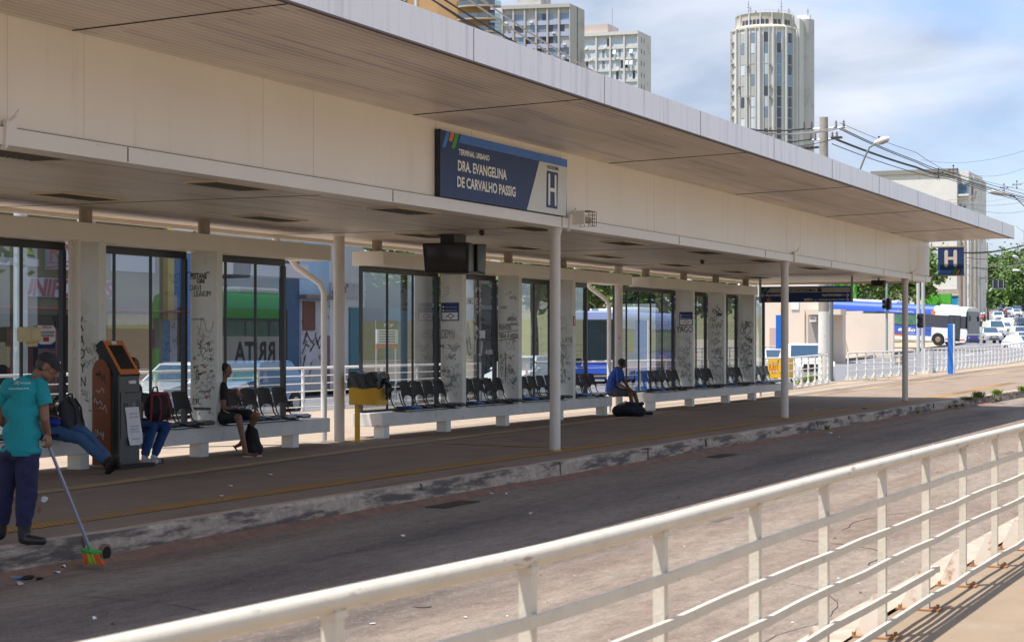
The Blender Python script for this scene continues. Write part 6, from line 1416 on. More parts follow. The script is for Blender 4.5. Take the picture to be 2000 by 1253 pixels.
fence('white railing curving in from the back street in front of the pickup', [(52.6, 23.8), (58, 21), (64.5, 17.75), (72, 18.15)], 1.12)
fence('white railing on the pavement between the white based pole and the last column', [(76.2, 18.35), (80, 18.1), (86.2, 17.6)], 1.12)
fence('long white railing curving along the avenue to the right edge behind the blue totem', [(88.4, 17.6), (100, 17.9), (112, 18.1), (124, 18.0), (140, 17.2)], 1.15)
fence('white railing on the traffic island in front of the beige wall', [(92, 30.4), (97, 29.9), (106, 29.7), (116, 29.8), (122, 30.4)], 1.1)
fence('short white railing behind the island railing near the bus wheel', [(118, 33), (126, 31.8), (134, 31.3)], 1.3, 1.6)
# ================================================================ BACK STREET FACADES
BLD = {}
def facade(label, pxa, pxb, H_, wall_m, Y=34.0, depth=8, cat='building', name='shop_building'):
    a = onY(pxa, 600, Y).x; b = onY(pxb, 600, Y).x
    t = thing(name, label, cat, ((a + b) / 2, Y, -.06)); mb = MB(); mb.box(a, b, Y, Y + depth, -.1, H_); mb.build('wall', wall_m, t)
    mb = MB(); mb.box(a - .05, b + .05, Y - .15, Y + depth, H_, H_ + .18); mb.build('parapet', mat('parapet cement', (.4, .38, .35), .9, var=.15), t)
    return t
def fbox(t, nm, m_, px0, px1, py0, py1, Y=34.0, d=.06, proud=.0):
    a = onY(px0, py0, Y); b = onY(px1, py1, Y); mb = MB(); mb.box(min(a.x, b.x), max(a.x, b.x), Y - d - proud, Y - proud * 0 - .001, min(a.z, b.z), max(a.z, b.z)); return mb.build(nm, m_, t)
ygr = mat('olive yellow plaster', (.20, .20, .12), .85, var=.12, vs=1); yplas = mat('rough yellow plaster', (.55, .46, .16), .9, var=.15, vs=3, bump=.6, bs=12); redp = mat('oxblood paint', (.22, .035, .035), .7, var=.15); bluew = mat('peeling blue wall', (.08, .20, .42), .85, var=.12, vs=1, stain=(.30, .26, .18), stain_s=1.6, stain_lo=.6, stain_hi=.66)
lblue = mat('light blue wall', (.33, .48, .66), .85, var=.1, vs=1, stain=(.5, .45, .38), stain_s=1.2, stain_lo=.6, stain_hi=.75); wthr = mat('weathered plaster', (.42, .42, .46), .9, var=.2, vs=1.5, stain=(.16, .10, .09), stain_s=2, stain_lo=.54, stain_hi=.62)
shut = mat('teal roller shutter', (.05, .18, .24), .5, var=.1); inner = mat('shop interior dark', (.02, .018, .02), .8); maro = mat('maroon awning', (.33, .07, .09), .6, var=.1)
t = facade('olive shop with UNIFORMES sign and maroon awning, seen through the leftmost panes', -230, 318, 5.4, ygr)
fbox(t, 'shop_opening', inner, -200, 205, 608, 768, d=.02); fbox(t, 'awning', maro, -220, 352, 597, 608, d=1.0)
s_ = fbox(t, 'sign_board', mat('grey blue sign', (.42, .50, .58), .5), 38, 212, 540, 584, d=.12)
a = onY(40, 577, 33.87); b = onY(222, 577, 33.87); fit('UNIFORMES', (a.x, 33.87, a.z), XD, UD, b.x - a.x, .52, maro, t, bold=.04, shear=.2)
lg = fbox(t, 'logo_board', mat('grey blue sign', (0, 0, 0)), 88, 152, 440, 530, d=.5)
a = onY(97, 512, 33.48); fit('RM', (a.x, 33.48, a.z), XD, UD, 1.35, .62, maro, t)
mb = MB(); q = onY(92, 522, 33.48); r_ = onY(150, 518, 33.48); mb.bar(q, r_, .02, .05); mb.bar(q + Vector((0, 0, .12)), r_ + Vector((0, 0, .12)), .02, .03); mb.build('logo_border', maro, t)
fbox(t, 'upper_wall_panel', mat('off white panel', (.5, .5, .53), .7), -200, 72, 489, 521, d=.08); fbox(t, 'plaster_panel', yplas, 208, 296, 612, 642, d=.05); fbox(t, 'red_base', redp, 208, 300, 642, 765, d=.06); fbox(t, 'upper_band', mat('pale band', (.5, .52, .56), .7), 215, 300, 485, 533, d=.05)
for i in range(3): fbox(t, 'shutter', mat('dark red shutter', (.12, .03, .035), .6), 10 + i * 62, 62 + i * 62, 640, 765, d=.05)
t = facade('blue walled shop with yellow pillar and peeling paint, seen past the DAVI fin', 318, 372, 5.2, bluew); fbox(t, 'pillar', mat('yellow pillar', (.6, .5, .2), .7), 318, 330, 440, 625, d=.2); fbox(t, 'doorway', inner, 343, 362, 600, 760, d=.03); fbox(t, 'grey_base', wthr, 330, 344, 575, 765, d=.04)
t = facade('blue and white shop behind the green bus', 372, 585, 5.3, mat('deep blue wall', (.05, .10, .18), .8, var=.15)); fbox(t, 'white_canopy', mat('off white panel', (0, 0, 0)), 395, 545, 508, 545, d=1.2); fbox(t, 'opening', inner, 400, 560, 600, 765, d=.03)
t = facade('old building with light blue upper wall, brown window and graffiti, beside the column', 585, 643, 5.9, lblue); fbox(t, 'ledge', mat('stained ledge', (.20, .15, .14), .9, var=.3), 583, 642, 575, 585, d=.35); fbox(t, 'lower_wall', wthr, 586, 642, 586, 768, d=.05)
w_ = fbox(t, 'window', mat('brown shutter', (.13, .05, .04), .7), 588, 612, 588, 645, d=.09)
mb = MB()
for st_ in (((592, 672), (600, 650), (607, 665), (614, 672), (606, 686)), ((616, 650), (620, 672), (626, 655), (630, 668), (624, 680), (618, 660)), ((590, 690), (598, 672), (604, 676)), ((592, 715), (597, 694), (594, 705))):
    ribbon(mb, [onY(a, b, 33.93) for a, b in st_], .05, (0, -1, 0))
mb.build('graffiti', ink, t); fbox(t, 'door', mat('rust door', (.2, .10, .08), .8, var=.3), 633, 641, 655, 768, d=.08)
t = facade('pale building with teal roller shutters left of the yellow bin', 643, 712, 5.7, mat('pale plaster', (.55, .56, .58), .85, var=.1)); fbox(t, 'fascia_band', wthr, 643, 711, 552, 582, d=.08)
for a_, b_ in ((681, 704), (748, 792)):
    if a_ > 700: t = facade('dark fronted shop with a teal shutter behind the price banner', 712, 800, 5.0, mat('dark shop wall', (.09, .10, .10), .8, var=.3))
    sh_ = fbox(t, 'shutter', shut, a_, b_, 600, 760, d=.06)
    A_ = onY(a_, 600, 34); B_ = onY(b_, 760, 34); mb = MB(); z = B_.z
    while z < A_.z: mb.box(A_.x, B_.x, 33.90, 33.935, z, z + .04); z += .16
    mb.build('slats', shut, sh_)
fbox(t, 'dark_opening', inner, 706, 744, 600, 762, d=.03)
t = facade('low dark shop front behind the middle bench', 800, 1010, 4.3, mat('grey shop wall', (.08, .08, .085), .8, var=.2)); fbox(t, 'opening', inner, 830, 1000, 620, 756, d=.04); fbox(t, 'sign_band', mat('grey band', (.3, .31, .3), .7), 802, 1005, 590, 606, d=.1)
# price banner in the street
a = onY(735, 625, 26); b = onY(776, 680, 26)
t = thing('price_banner', 'red, white and navy price banner on posts in the back street reading POP', 'banner', (a.x, 26, -.2)); W = b.x - a.x; Hh = a.z - b.z
for f0, f1, m_ in ((0, .17, red), (.17, .68, paper), (.68, 1, inner)):
    mb = MB(); mb.box(a.x, b.x, 25.98 - .002 * f1, 26.02, b.z + Hh * f0, b.z + Hh * f1); mb.build('band', m_, t)
fit('POP', (a.x + W * .3, 25.96, b.z + Hh * .76), XD, UD, W * .45, Hh * .12, lettm, t, bold=.02)
for k in range(5): mb = MB(); mb.box(a.x + W * .1, b.x - W * .15, 25.972, 25.978, b.z + Hh * (.22 + .09 * k), b.z + Hh * (.26 + .09 * k)); mb.build('price_line', navy, t)
for x in (a.x + .05, b.x - .05): mb = MB(); mb.tube([(x, 26.03, -.2), (x, 26.03, a.z)], .03, 8); mb.build('post', galv, t)
# blue platform totems
def totem(label, px, pyb, Z, w_, h_, txt=None, side_w=.18):
    p = at(px, pyb, Z); t = thing('totem', label, 'totem', p)
    mb = MB(); mb.box(p.x, p.x + side_w, p.y - w_ / 2, p.y + w_ / 2, p.z, p.z + h_); mb.build('panel', bb_t, t, bevel=.01)
    mb = MB(); mb.box(p.x + .01, p.x + side_w + .02, p.y - w_ / 2 - .06, p.y - w_ / 2 - .002, p.z + .05, p.z + h_ - .01); mb.build('side_strip', paper, t)
    if txt:
        for i, ch in enumerate(txt): fit(ch, (p.x + .03, p.y - w_ / 2 - .062, p.z + h_ - .35 - i * .3), XD, UD, .12, .16, navy, t)
    return t
bb_t = mat('totem blue', (.02, .16, .60), .35, var=.05)
totem('tall bright blue totem on the sunlit pavement right of the last column', 1856, 740.5, 87, .25, 2.62)
totem('blue totem marked G in the back street, seen through the pane beside the blue chair', 1252, 765, 66.5, .45, 2.6, 'G')
totem('slim blue totem behind the third column by the pickup', 1521, 716, 96, .32, 2.7)

# ================================================================ TREES
def leafmat(nm, c): return mat(nm, c, .7, var=.35, vs=1.5)
LG = [leafmat('leaf deep', (.05, .10, .022)), leafmat('leaf mid', (.085, .17, .03)), leafmat('leaf bright', (.15, .25, .045)), mat('bark', (.16, .12, .09), .9, var=.3, vs=6)]
def tree(label, base, h_, crowns, leafs, n=1500, size=.35, name='tree', trunk_r=.16, group=None, seed=0, light=.5):
    rt = random.Random(seed + int(base[0] * 13)); b = Vector(base)
    t = thing(name, label, 'tree', b, group=group); mb = MB()
    mb.tube([b - Vector((0, 0, .2)), b + Vector((.1, .05, h_ * .3)), b + Vector((-.05, .1, h_ * .55))], [trunk_r * 1.3, trunk_r, trunk_r * .7], 8)
    for (cx_, cy_, cz_, r) in crowns:
        s_ = b + Vector((0, 0, h_ * rt.uniform(.3, .5))); e = b + Vector((cx_, cy_, cz_)); mb.tube([s_, s_.lerp(e, .5) + Vector((0, 0, .2)), e], [trunk_r * .6, trunk_r * .4, trunk_r * .12], 6)
    mb.build('trunk', LG[3], t, smooth=True)
    mb = MB(); tot = sum(c[3] ** 2 for c in crowns)
    for (cx_, cy_, cz_, r) in crowns:
        c0 = b + Vector((cx_, cy_, cz_)); k = max(6, int(n / 14 * r * r / tot))
        for _ in range(k):
            d = Vector((rt.gauss(0, 1), rt.gauss(0, 1), rt.gauss(0, .8))).normalized(); cl = c0 + d * r * rt.uniform(.45, 1.05); mi = 0 if rt.random() < .35 else (1 if rt.random() < .6 else 2); cr = r * rt.uniform(.12, .3)
            mb.m(mi)
            for _ in range(14):
                p = cl + Vector((rt.gauss(0, cr), rt.gauss(0, cr), rt.gauss(0, cr * .7))); u = Vector((rt.gauss(0, 1), rt.gauss(0, 1), rt.gauss(0, .6))).normalized(); v = u.cross(Vector((rt.gauss(0, 1), rt.gauss(0, 1), rt.gauss(0, 1)))).normalized(); s_ = size * rt.uniform(.5, 1.2)
                mb.quad(p - u * s_, p + v * s_ * .5, p + u * s_, p - v * s_ * .5)
    mb.build('crown', leafs, t)
    return t
def ptree(label, px, pyb, Z, h_, w_, n=1600, leafs=None, size=.3, base_z=None, **k):
    p = at(px, pyb, Z); 
    if base_z is not None: p.z = base_z
    rt = random.Random(int(px)); cr = [(rt.uniform(-.35, .35) * w_, rt.uniform(-.35, .35) * w_, h_ * rt.uniform(.5, .85), w_ * rt.uniform(.24, .36)) for _ in range(7)] + [(0, 0, h_ * .8, w_ * .32)]
    return tree(label, p, h_, cr, leafs or LG[:3], n, size, seed=int(px * 3), **k)
ptree('leafy green tree behind the blue bus, seen through the last panes of the middle bench', 1160, 720, 95, 7.5, 8, 2600); ptree('leafy green tree right of the first, above the blue totem', 1290, 715, 100, 7.5, 8, 2600)
ptree('green tree behind the rear of the big bus', 1665, 650, 175, 8.6, 9, 5500, size=.22); ptree('second green tree behind the middle of the big bus', 1725, 650, 180, 8.6, 9, 5500, size=.22); ptree('green tree rising behind the front of the bus by the green wall', 1765, 640, 200, 9, 7, 4500, size=.24)
ptree('small green tree between the last column and the pale posts', 1790, 640, 175, 7, 5, 1400, size=.35)
ptree('round olive bush at the crest of the avenue', 1958, 606, 430, 6, 9, 1800, size=.8, trunk_r=.3); ptree('big green tree at the crest under the dark gantry sign', 1950, 598, 470, 9, 15, 6000, size=.5, trunk_r=.4); ptree('tall green tree left of the gantry sign at the end of the avenue', 1945, 592, 620, 15, 16, 5000, size=.6, trunk_r=.5)
ptree('tall spreading tree at the upper right end of the avenue', 1996, 592, 420, 10.5, 17, 8000, size=.42, trunk_r=.5); ptree('dark green tree at the right edge beyond the crest', 1999, 604, 400, 9, 12, 5000, size=.42, trunk_r=.4); ptree('low tree right of the gantry sign', 1975, 600, 480, 9, 13, 5000, size=.5, trunk_r=.4)
ptree('small bush beside the yellow post at the left kerb of the avenue', 1930, 625, 300, 4.5, 4.5, 900, size=.4); ptree('dark tree standing behind the pole cluster', 1921, 610, 420, 13, 8, 3500, size=.5, trunk_r=.5)
for i, (x, y) in enumerate(((2, -16), (22, -20), (40, -17), (58, -19))):
    tree('%s tree from the left behind the camera, mirrored in the panes' % ORD[i], (x, y, -.3), 8, [(0, 0, 5.5, 2.8), (2, 1, 6.5, 2.2), (-2, .5, 6, 2.2), (0, 1, 7.3, 2)], LG[:3], 1300, .45, seed=i)
for i, (px_, lb_) in enumerate(((815, 'street tree over the price banner, its leaves filling the top of the pane'), (1045, 'street tree behind the second white column beyond the railing'), (1400, 'street tree beyond the narrow panes of the farthest bench wall'))):
    q = onY(px_, 600, 31); tree(lb_, (q.x, 31, -.1), 7.5, [(0, 0, 4.6, 1.5), (1.6, 0, 5, 1.4), (-.9, .4, 4.6, 1.1), (.4, -.6, 6, 1.3)], LG[:3], 1500, .22, seed=40 + i)
# palm trunk behind the middle bench
for i, (px, lb) in enumerate(((826, 'thick grey ringed palm trunk seen through the first pane of the middle bench'), (923, 'grey palm trunk behind the white tag on the glass'))):
    q = onY(px, 700, 25.2); t = thing('palm_tree', lb, 'palm tree', (q.x, 25.2, -.2)); mb = MB(); mb.tube([(q.x, 25.2, -.2 + .35 * k) for k in range(27)], [.30 + .025 * (k % 2) - .004 * k for k in range(27)], 16); mb.build('trunk', mat('palm bark', (.17, .15, .13), .9, var=.2), t, smooth=True)
    mb = MB(); rt = random.Random(i)
    for k in range(14):
        a = k * .45; L_ = 2.6; prev = None
        for j_ in range(7):
            u = j_ / 6; c_ = Vector((q.x + math.cos(a) * L_ * u, 25.2 + math.sin(a) * L_ * u, 9.0 + 1.1 * u - 2.6 * u * u)); s_ = Vector((-math.sin(a), math.cos(a), -.25)) * .35 * (1 - u * .8); s2 = Vector((math.sin(a), -math.cos(a), -.25)) * .35 * (1 - u * .8)
            if prev: mb.quad(prev[0], c_, c_ + s_, prev[0] + prev[1]); mb.quad(c_, prev[0], prev[0] + prev[2], c_ + s2)
            prev = (c_, s_, s2)
    mb.build('crown', LG[1], t)

# ================================================================ WALLS AND BLOCKS BEYOND THE RAILING
beige = mat('beige rendered wall', (.70, .61, .52), .85, var=.06, vs=.6); beige2 = mat('beige block wall', (.68, .58, .49), .85, var=.08, vs=.8, stain=(.45, .34, .27), stain_s=1, stain_lo=.6, stain_hi=.75)
def pbox(t, nm, m_, px0, px1, py0, py1, X, d): 
    """box whose front face lies in the plane x = X"""
    a = onX(px0, py0, X); b = onX(px1, py1, X); mb = MB(); mb.box(X, X + d, min(a.y, b.y), max(a.y, b.y), min(a.z, b.z), max(a.z, b.z)); return mb.build(nm, m_, t)
a = onX(1560, 700, 118)
t = thing('service_block', 'beige service block with grey door and air unit behind the pickup', 'building', (118, a.y, .3))
pbox(t, 'wall', beige, 1485, 1600, 530, 735, 116, 2.5); pbox(t, 'grey_door', mat('grey door', (.34, .31, .30), .7), 1578, 1600, 612, 735, 115.96, .04); pbox(t, 'side_wing', beige2, 1600, 1646, 614, 735, 117, .8); pbox(t, 'pink_base', mat('pinkish lower wall', (.5, .36, .34), .8), 1503, 1522, 640, 735, 115.95, .05)
pbox(t, 'roof_slab', mat('pale slab', (.66, .58, .46), .8), 1576, 1642, 604, 614, 115.4, 1.5); u_ = pbox(t, 'air_unit', white_m, 1581, 1593, 617, 628, 115.5, .4); pbox(t, 'vent', mat('grey door', (0, 0, 0)), 1583, 1591, 619, 624, 115.48, .02); pbox(t, 'drain_pipe', beige2, 1569, 1571.5, 604, 690, 115.9, .09); pbox(t, 'notice_panel', paper, 1545, 1560, 588, 604, 115.94, .05); pbox(t, 'yellow_mark', mat('sun bleached', (.62, .5, .4), .8), 1524, 1530, 600, 735, 115.97, .02)
mb = MB(); y0, y1 = onX(1745, 640, 130).y, onX(1638, 640, 130).y; z0 = .6; zt0, zt1 = onX(1690, 607, 130).z, onX(1690, 609, 130).z; ym = onX(1684, 640, 130).y
mb.prism([(130, y1, z0), (130, y1, zt0), (130, ym, zt0), (130, ym, onX(1690, 612, 130).z), (130, y0, onX(1690, 612, 130).z), (130, y0, z0)], (.35, 0, 0))
solo(mb, 'low_wall', beige, 'low beige wall with a stepped top in front of the big bus', 'wall')
gw2 = mat('bright green wall', (.10, .45, .04), .6, var=.08, vs=1)
for pa, pb, Xg, lb, ya_, yb_ in ((1803, 1858, 205, 'bright green panelled wall behind the front half of the bus', 574, 625), (1612, 1672, 170, 'bright green wall above the rear of the bus, under the canopy edge', 556, 640)):
    A_ = onX(pa, ya_, Xg); B_ = onX(pb, yb_, Xg); t = thing('green_wall', lb, 'wall', (Xg, (A_.y + B_.y) / 2, B_.z)); pbox(t, 'panel', gw2, pa, pb, ya_, yb_, Xg, .4)
    mb = MB(); y = B_.y
    while y < A_.y: mb.box(Xg - .02, Xg, y, y + .05, B_.z, A_.z); y += 1.2
    mb.box(Xg - .02, Xg, B_.y, A_.y, (A_.z * .6 + B_.z * .4), (A_.z * .6 + B_.z * .4) + .05); mb.build('seams', mat('dark green seam', (.05, .25, .03), .7), t)
t = thing('mural_wall', 'blue painted wall beside the green one at the foot of the poles', 'wall', (206, onX(1865, 600, 206).y, 2)); pbox(t, 'panel', mat('mural blue', (.02, .28, .60), .6, var=.2, vs=1, stain=(.6, .62, .62), stain_s=1.2, stain_lo=.58, stain_hi=.62), 1856, 1876, 576, 625, 206, .4); pbox(t, 'coping', mat('pale slab', (0, 0, 0)), 1855, 1877, 574, 577, 205.9, .6)
# white block behind
wbm = mat('white flaking building', (.68, .66, .62), .85, var=.08, vs=.35, stain=(.42, .33, .28), stain_s=.55, stain_lo=.56, stain_hi=.66); 
t = thing('white_building', 'plain white weathered building with a blue window beyond the far end of the shelter roof', 'building', (228, onX(1800, 600, 228).y, 2.5))
pbox(t, 'wall', wbm, 1700, 1869, 337, 640, 228, 14); pbox(t, 'stair_wing', wbm, 1869, 1892, 335, 640, 229, 10); pbox(t, 'rear_wing', wbm, 1892, 1902, 345, 640, 231, 9)
w_ = pbox(t, 'window', mat('blue tiled recess', (.10, .18, .30), .4), 1870, 1891, 359, 379, 228.9, .12); pbox(t, 'window', mat('brown recess', (.2, .15, .12), .6), 1893.5, 1900, 365, 380, 230.9, .12); pbox(t, 'window', cglass, 1877, 1881, 362, 370, 228.8, .12); pbox(t, 'window', cglass, 1882, 1886, 362, 370, 228.8, .12); pbox(t, 'window', cglass, 1873, 1878, 400, 406, 228.9, .1); pbox(t, 'window', cglass, 1881, 1886, 402, 408, 228.9, .1); pbox(t, 'sill', wbm, 1869, 1892, 379, 382, 228.2, .8); pbox(t, 'roof_edge', mat('dark roof edge', (.25, .24, .22), .8), 1700, 1869, 334.6, 337.2, 227.8, 1); pbox(t, 'lower_stain_band', mat('grimy band', (.4, .34, .3), .9, var=.3), 1700, 1876, 566, 578, 227.9, .1)
# fringe buildings seen over the lintels
for i, (pa, pb, h_, Y, m_, lb) in enumerate(((-120, 40, 8.3, 52, mat('salmon wall', (.45, .22, .18), .8, var=.1), 'salmon coloured upper storey glimpsed over the left lintel'), (455, 575, 9.4, 54, mat('brick upper wall', (.38, .16, .12), .8, var=.1), 'brick red upper storey glimpsed over the lintel above the youth'))):
    a = onY(pa, 430, Y).x; b = onY(pb, 430, Y).x; t = thing('upper_building', lb, 'building', ((a + b) / 2, Y, 0)); mb = MB(); mb.box(a, b, Y, Y + 8, -.2, h_); mb.build('wall', m_, t); mb = MB(); mb.box(a - .2, b + .2, Y - .2, Y + 8, h_, h_ + .3); mb.build('roof_edge', mat('pale slab', (0, 0, 0)), t)
    for k in range(5):
        x = a + (b - a) * (k + .3) / 5; mb = MB(); mb.box(x, x + (b - a) * .09, Y - .05, Y - .002, h_ - 2, h_ - .7); mb.build('window', cglass, t)

# ================================================================ TOWERS
def block(label, Z, pxl, pxc, pxr, yl, yc, yr, cols, fl, rows, wall, spandrel, bright=0, g0=.28, name='apartment_tower', first=2.2, win_h=1.7, sub=1, rnd=1):
    """two visible faces meeting at the near corner pxc"""
    zt = EYE + (HY - yc) * Z / F_PX; C = at(pxc, yc, Z); Lp = at(pxl, yl, Z * (HY - yc) / (HY - yl)); Rp = at(pxr, yr, Z * (HY - yc) / (HY - yr))
    Lp.z = Rp.z = C.z = zt; zb = 9.0
    t = thing(name, label, 'building', (C.x, C.y, zb)); uL = (Lp - C); uR = (Rp - C); wl = uL.length; uL.normalize(); uR.normalize()
    n = uL.cross(Vector((0, 0, 1))).normalized()
    if n.dot(C - Vector((0, 0, EYE))) > 0: n = -n
    D4 = Lp + (Rp - C); P = [C, Rp, D4, Lp]; mb = MB(); mb.add([Vector((p.x, p.y, zb)) for p in P] + [Vector((p.x, p.y, zt)) for p in P], [(0, 3, 2, 1), (4, 5, 6, 7), (0, 1, 5, 4), (1, 2, 6, 5), (2, 3, 7, 6), (3, 0, 4, 7)]); mb.build('wall', wall, t)
    up = Vector((0, 0, 1)); rr = random.Random(int(pxl))
    def slab(c0, c1, z0, z1, nm, m_, d0, d1, par=None):
        a = C + uL * c0 + n * d0; b = C + uL * c1 + n * d0; a.z = b.z = z0; mb = MB(); mb.prism([a, b, b + up * (z1 - z0), a + up * (z1 - z0)], n * (d1 - d0)); return mb.build(nm, m_, par or t)
    cw = wl / cols
    for k in range(cols + 1): slab(max(0, k * cw - .22), min(wl, k * cw + .22), zb, zt, 'pier', wall, .002, .55)
    slab(0, wl, zt - .9, zt, 'parapet', wall, .003, .7)
    for r in range(rows):
        z1 = zt - first - r * fl
        slab(.1, wl - .1, z1 - fl + .0, z1 - win_h, 'spandrel', spandrel, .004, .3)
        for k in range(cols):
            for q in range(sub):
                g = g0; c0 = k * cw + .25 + (cw - .5) * q / sub + g * .3; c1 = k * cw + .25 + (cw - .5) * (q + 1) / sub - g * .3
                v = rr.random(); m_ = WM[0] if v < .35 else (WM[1] if v < .6 else (WM[2] if v < .85 else WM[3]))
                if bright: m_ = wlit if v < .80 else (WM[0] if v < .9 else WM[2])
                slab(c0, c1, z1 - win_h + .05, z1 - .05, 'window', m_, .004, .06)
        if rnd and r < 5:
            for _ in range(2):
                k = rr.randrange(cols); c0 = k * cw + cw * rr.uniform(.2, .6); slab(c0, c0 + .7, z1 - win_h - .55, z1 - win_h - .05, 'air_unit', white_m, .3, .85)
    return t, C, uL, uR, n, zt, wl
wlit = mat('window sky lit', (.56, .61, .68), .3)
WM = [mat('window grey blue', (.20, .25, .32), .2, spec=.8), mat('window curtain', (.42, .42, .42), .4), mat('window dark', (.05, .06, .08), .15, spec=.8), mat('window blue', (.18, .30, .45), .2, spec=.8)]
gw3 = mat('tower grey wall', (.46, .445, .43), .85, var=.06, vs=.1, stain=(.34, .31, .28), stain_s=.2, stain_lo=.5, stain_hi=.7); sp1 = mat('lilac spandrel', (.40, .43, .58), .7, var=.1, vs=.3); wh3 = mat('tower white wall', (.60, .59, .57), .85, var=.06, vs=.1, stain=(.45, .42, .38), stain_s=.3, stain_lo=.55, stain_hi=.7)
t, C, uL, uR, n, zt, wl = block('grey gridded apartment tower with lilac bands and air units, left of the white tower', 450, 981, 1114, 1141.5, 12.5, 7.5, 20, 6, 2.83, 12, gw3, sp1, sub=2, g0=.10, win_h=1.75)
a = C + uR * 4.0; mb = MB(); mb.prism([a + n * .03, a + uR * .5 + n * .03, a + uR * .5 + n * .03 - Vector((0, 0, 60)), a - Vector((0, 0, 60)) + n * .03], n * .05); 
nR = uR.cross(Vector((0, 0, 1))).normalized(); nR = nR if nR.dot(C) < 0 else -nR
mb = MB(); a = C + uR * 4.4; mb.prism([a, a + uR * .45, a + uR * .45 - Vector((0, 0, 60)), a - Vector((0, 0, 60))], nR * .06); mb.build('side_recess', mat('slate recess', (.12, .13, .17), .7), t)
for k in range(9):
    a = C + uR * 4.35 - Vector((0, 0, 4 + k * 5)); mb = MB(); mb.prism([a, a + uR * .55, a + uR * .55 - Vector((0, 0, 1.1)), a - Vector((0, 0, 1.1))], nR * .1); mb.build('side_window', WM[2], t)
c = C + uL * 9 + (Vector((CA, SA, 0))) * 5; mb = MB(); mb.box(c.x - 3.2, c.x + 3.2, c.y - 3.2, c.y + 3.2, zt, zt + 6); mb.build('penthouse', gw3, t)
t, C, uL, uR, n, zt, wl = block('white apartment tower with fine window grid and open flaps, second from the round tower', 490, 1138, 1247, 1271.5, 66, 60.5, 71.5, 4, 2.97, 12, wh3, wh3, sub=5, first=1.6, win_h=2.25, bright=1, g0=.13)
c = C + uL * 10 + Vector((CA, SA, 0)) * 5; mb = MB(); mb.box(c.x - 4, c.x + 4, c.y - 3.5, c.y + 3.5, zt, zt + 2.4); mb.build('penthouse', mat('pinkish penthouse', (.5, .42, .38), .8), t)
mb = MB(); mb.tube([(c.x - 2, c.y - 4, zt), (c.x - 2, c.y - 4, zt + 7)], .08, 6); mb.build('antenna', galv, t)
nR = uR.cross(Vector((0, 0, 1))).normalized(); nR = nR if nR.dot(C) < 0 else -nR
for k in range(8):
    for q in (2.2, 4.2):
        a = C + uR * q - Vector((0, 0, 1.5 + k * 3.1)); mb = MB(); mb.prism([a, a + uR * .3, a + uR * .3 - Vector((0, 0, 1.2)), a - Vector((0, 0, 1.2))], nR * .08); mb.build('side_window', WM[2], t)
# open flaps
for k, r in ((1, 1), (0, 1), (0, 2), (0.25, 2)):
    a = C + uL * (k * wl / 4 * 1.2 + 1.5) + n * .4; a.z = zt - 1.9 - r * 2.97; mb = MB(); mb.prism([a, a + uL * .8, a + uL * .8 + n * .5 - Vector((0, 0, 1.1)), a + n * .5 - Vector((0, 0, 1.1))], Vector((0, 0, .05))); mb.build('open_flap', wlit, t)
# ochre tower with curved glass balconies
och = mat('ochre render', (.50, .30, .15), .8, var=.06, vs=.2)
t, C, uL, uR, n, zt, wl = block('ochre apartment tower with curved glass balconies at the top edge of the photo', 410, 790, 893, 958, -60, -60, -62, 4, 2.95, 11, och, och, sub=1, rnd=0, win_h=1.5)
for k in range(5): 
    a = C + uL * (1.2 + 2.6 * k); mb = MB(); mb.prism([a + n * .56, a + uL * .5 + n * .56, a + uL * .5 + n * .56 - Vector((0, 0, 45)), a + n * .56 - Vector((0, 0, 45))], n * .05); mb.build('white_strip', PAINT['white'], t)
bgl = glass_mat('balcony glass', (.35, .55, .55), 1.4)
nR = uR.cross(Vector((0, 0, 1))).normalized(); nR = nR if nR.dot(C) < 0 else -nR
for k in range(9):
    z = at(900, 12, 405).z + 5.9 - k * 2.85; P = []; 
    for i in range(13):
        a = math.pi * i / 12; P.append(C + uR * (5.0 - 5.0 * math.cos(a)) + nR * (.2 + 3.0 * math.sin(a) ** .7))
    for p in P: p.z = z
    mb = MB(); mb.prism([Vector(p) for p in P], Vector((0, 0, .35))); s_ = mb.build('balcony', mat('balcony slab', (.42, .34, .27), .8), t)
    mb = MB(); Pg = [p + Vector((0, 0, .35)) for p in P]
    for a, b in zip(Pg, Pg[1:]): mb.quad(a, b, b + Vector((0, 0, 1.0)), a + Vector((0, 0, 1.0)))
    mb.build('glass_rail', bgl, s_)
    mb = MB(); mb.prism([C + uR * 1.5 + nR * .02 + Vector((0, 0, z - C.z + .4)), C + uR * 8.5 + nR * .02 + Vector((0, 0, z - C.z + .4)), C + uR * 8.5 + nR * .02 + Vector((0, 0, z - C.z + 2.5)), C + uR * 1.5 + nR * .02 + Vector((0, 0, z - C.z + 2.5))], nR * .06); mb.build('balcony_window', WM[2], t)
# slim block between
t = thing('slim_tower', 'slim pale tower half hidden between the ochre tower and the grey gridded tower', 'building', at(972, 600, 520)); a = at(958, 24, 520); b = at(990, 24, 520); mb = MB(); mb.prism([Vector((p.x, p.y, 9)) for p in (a, b, b + Vector((9, 4, 0)), a + Vector((9, 4, 0)))], (0, 0, a.z - 9)); mb.build('wall', wh3, t)
for k in range(7): z = a.z - 2 - k * 3; mb = MB(); q = Vector((CA, SA, 0)) * -.1; mb.prism([Vector((a.x, a.y, z)) + q, Vector((b.x, b.y, z)) + q, Vector((b.x, b.y, z - 1.3)) + q, Vector((a.x, a.y, z - 1.3)) + q], q); mb.build('window', WM[3], t)

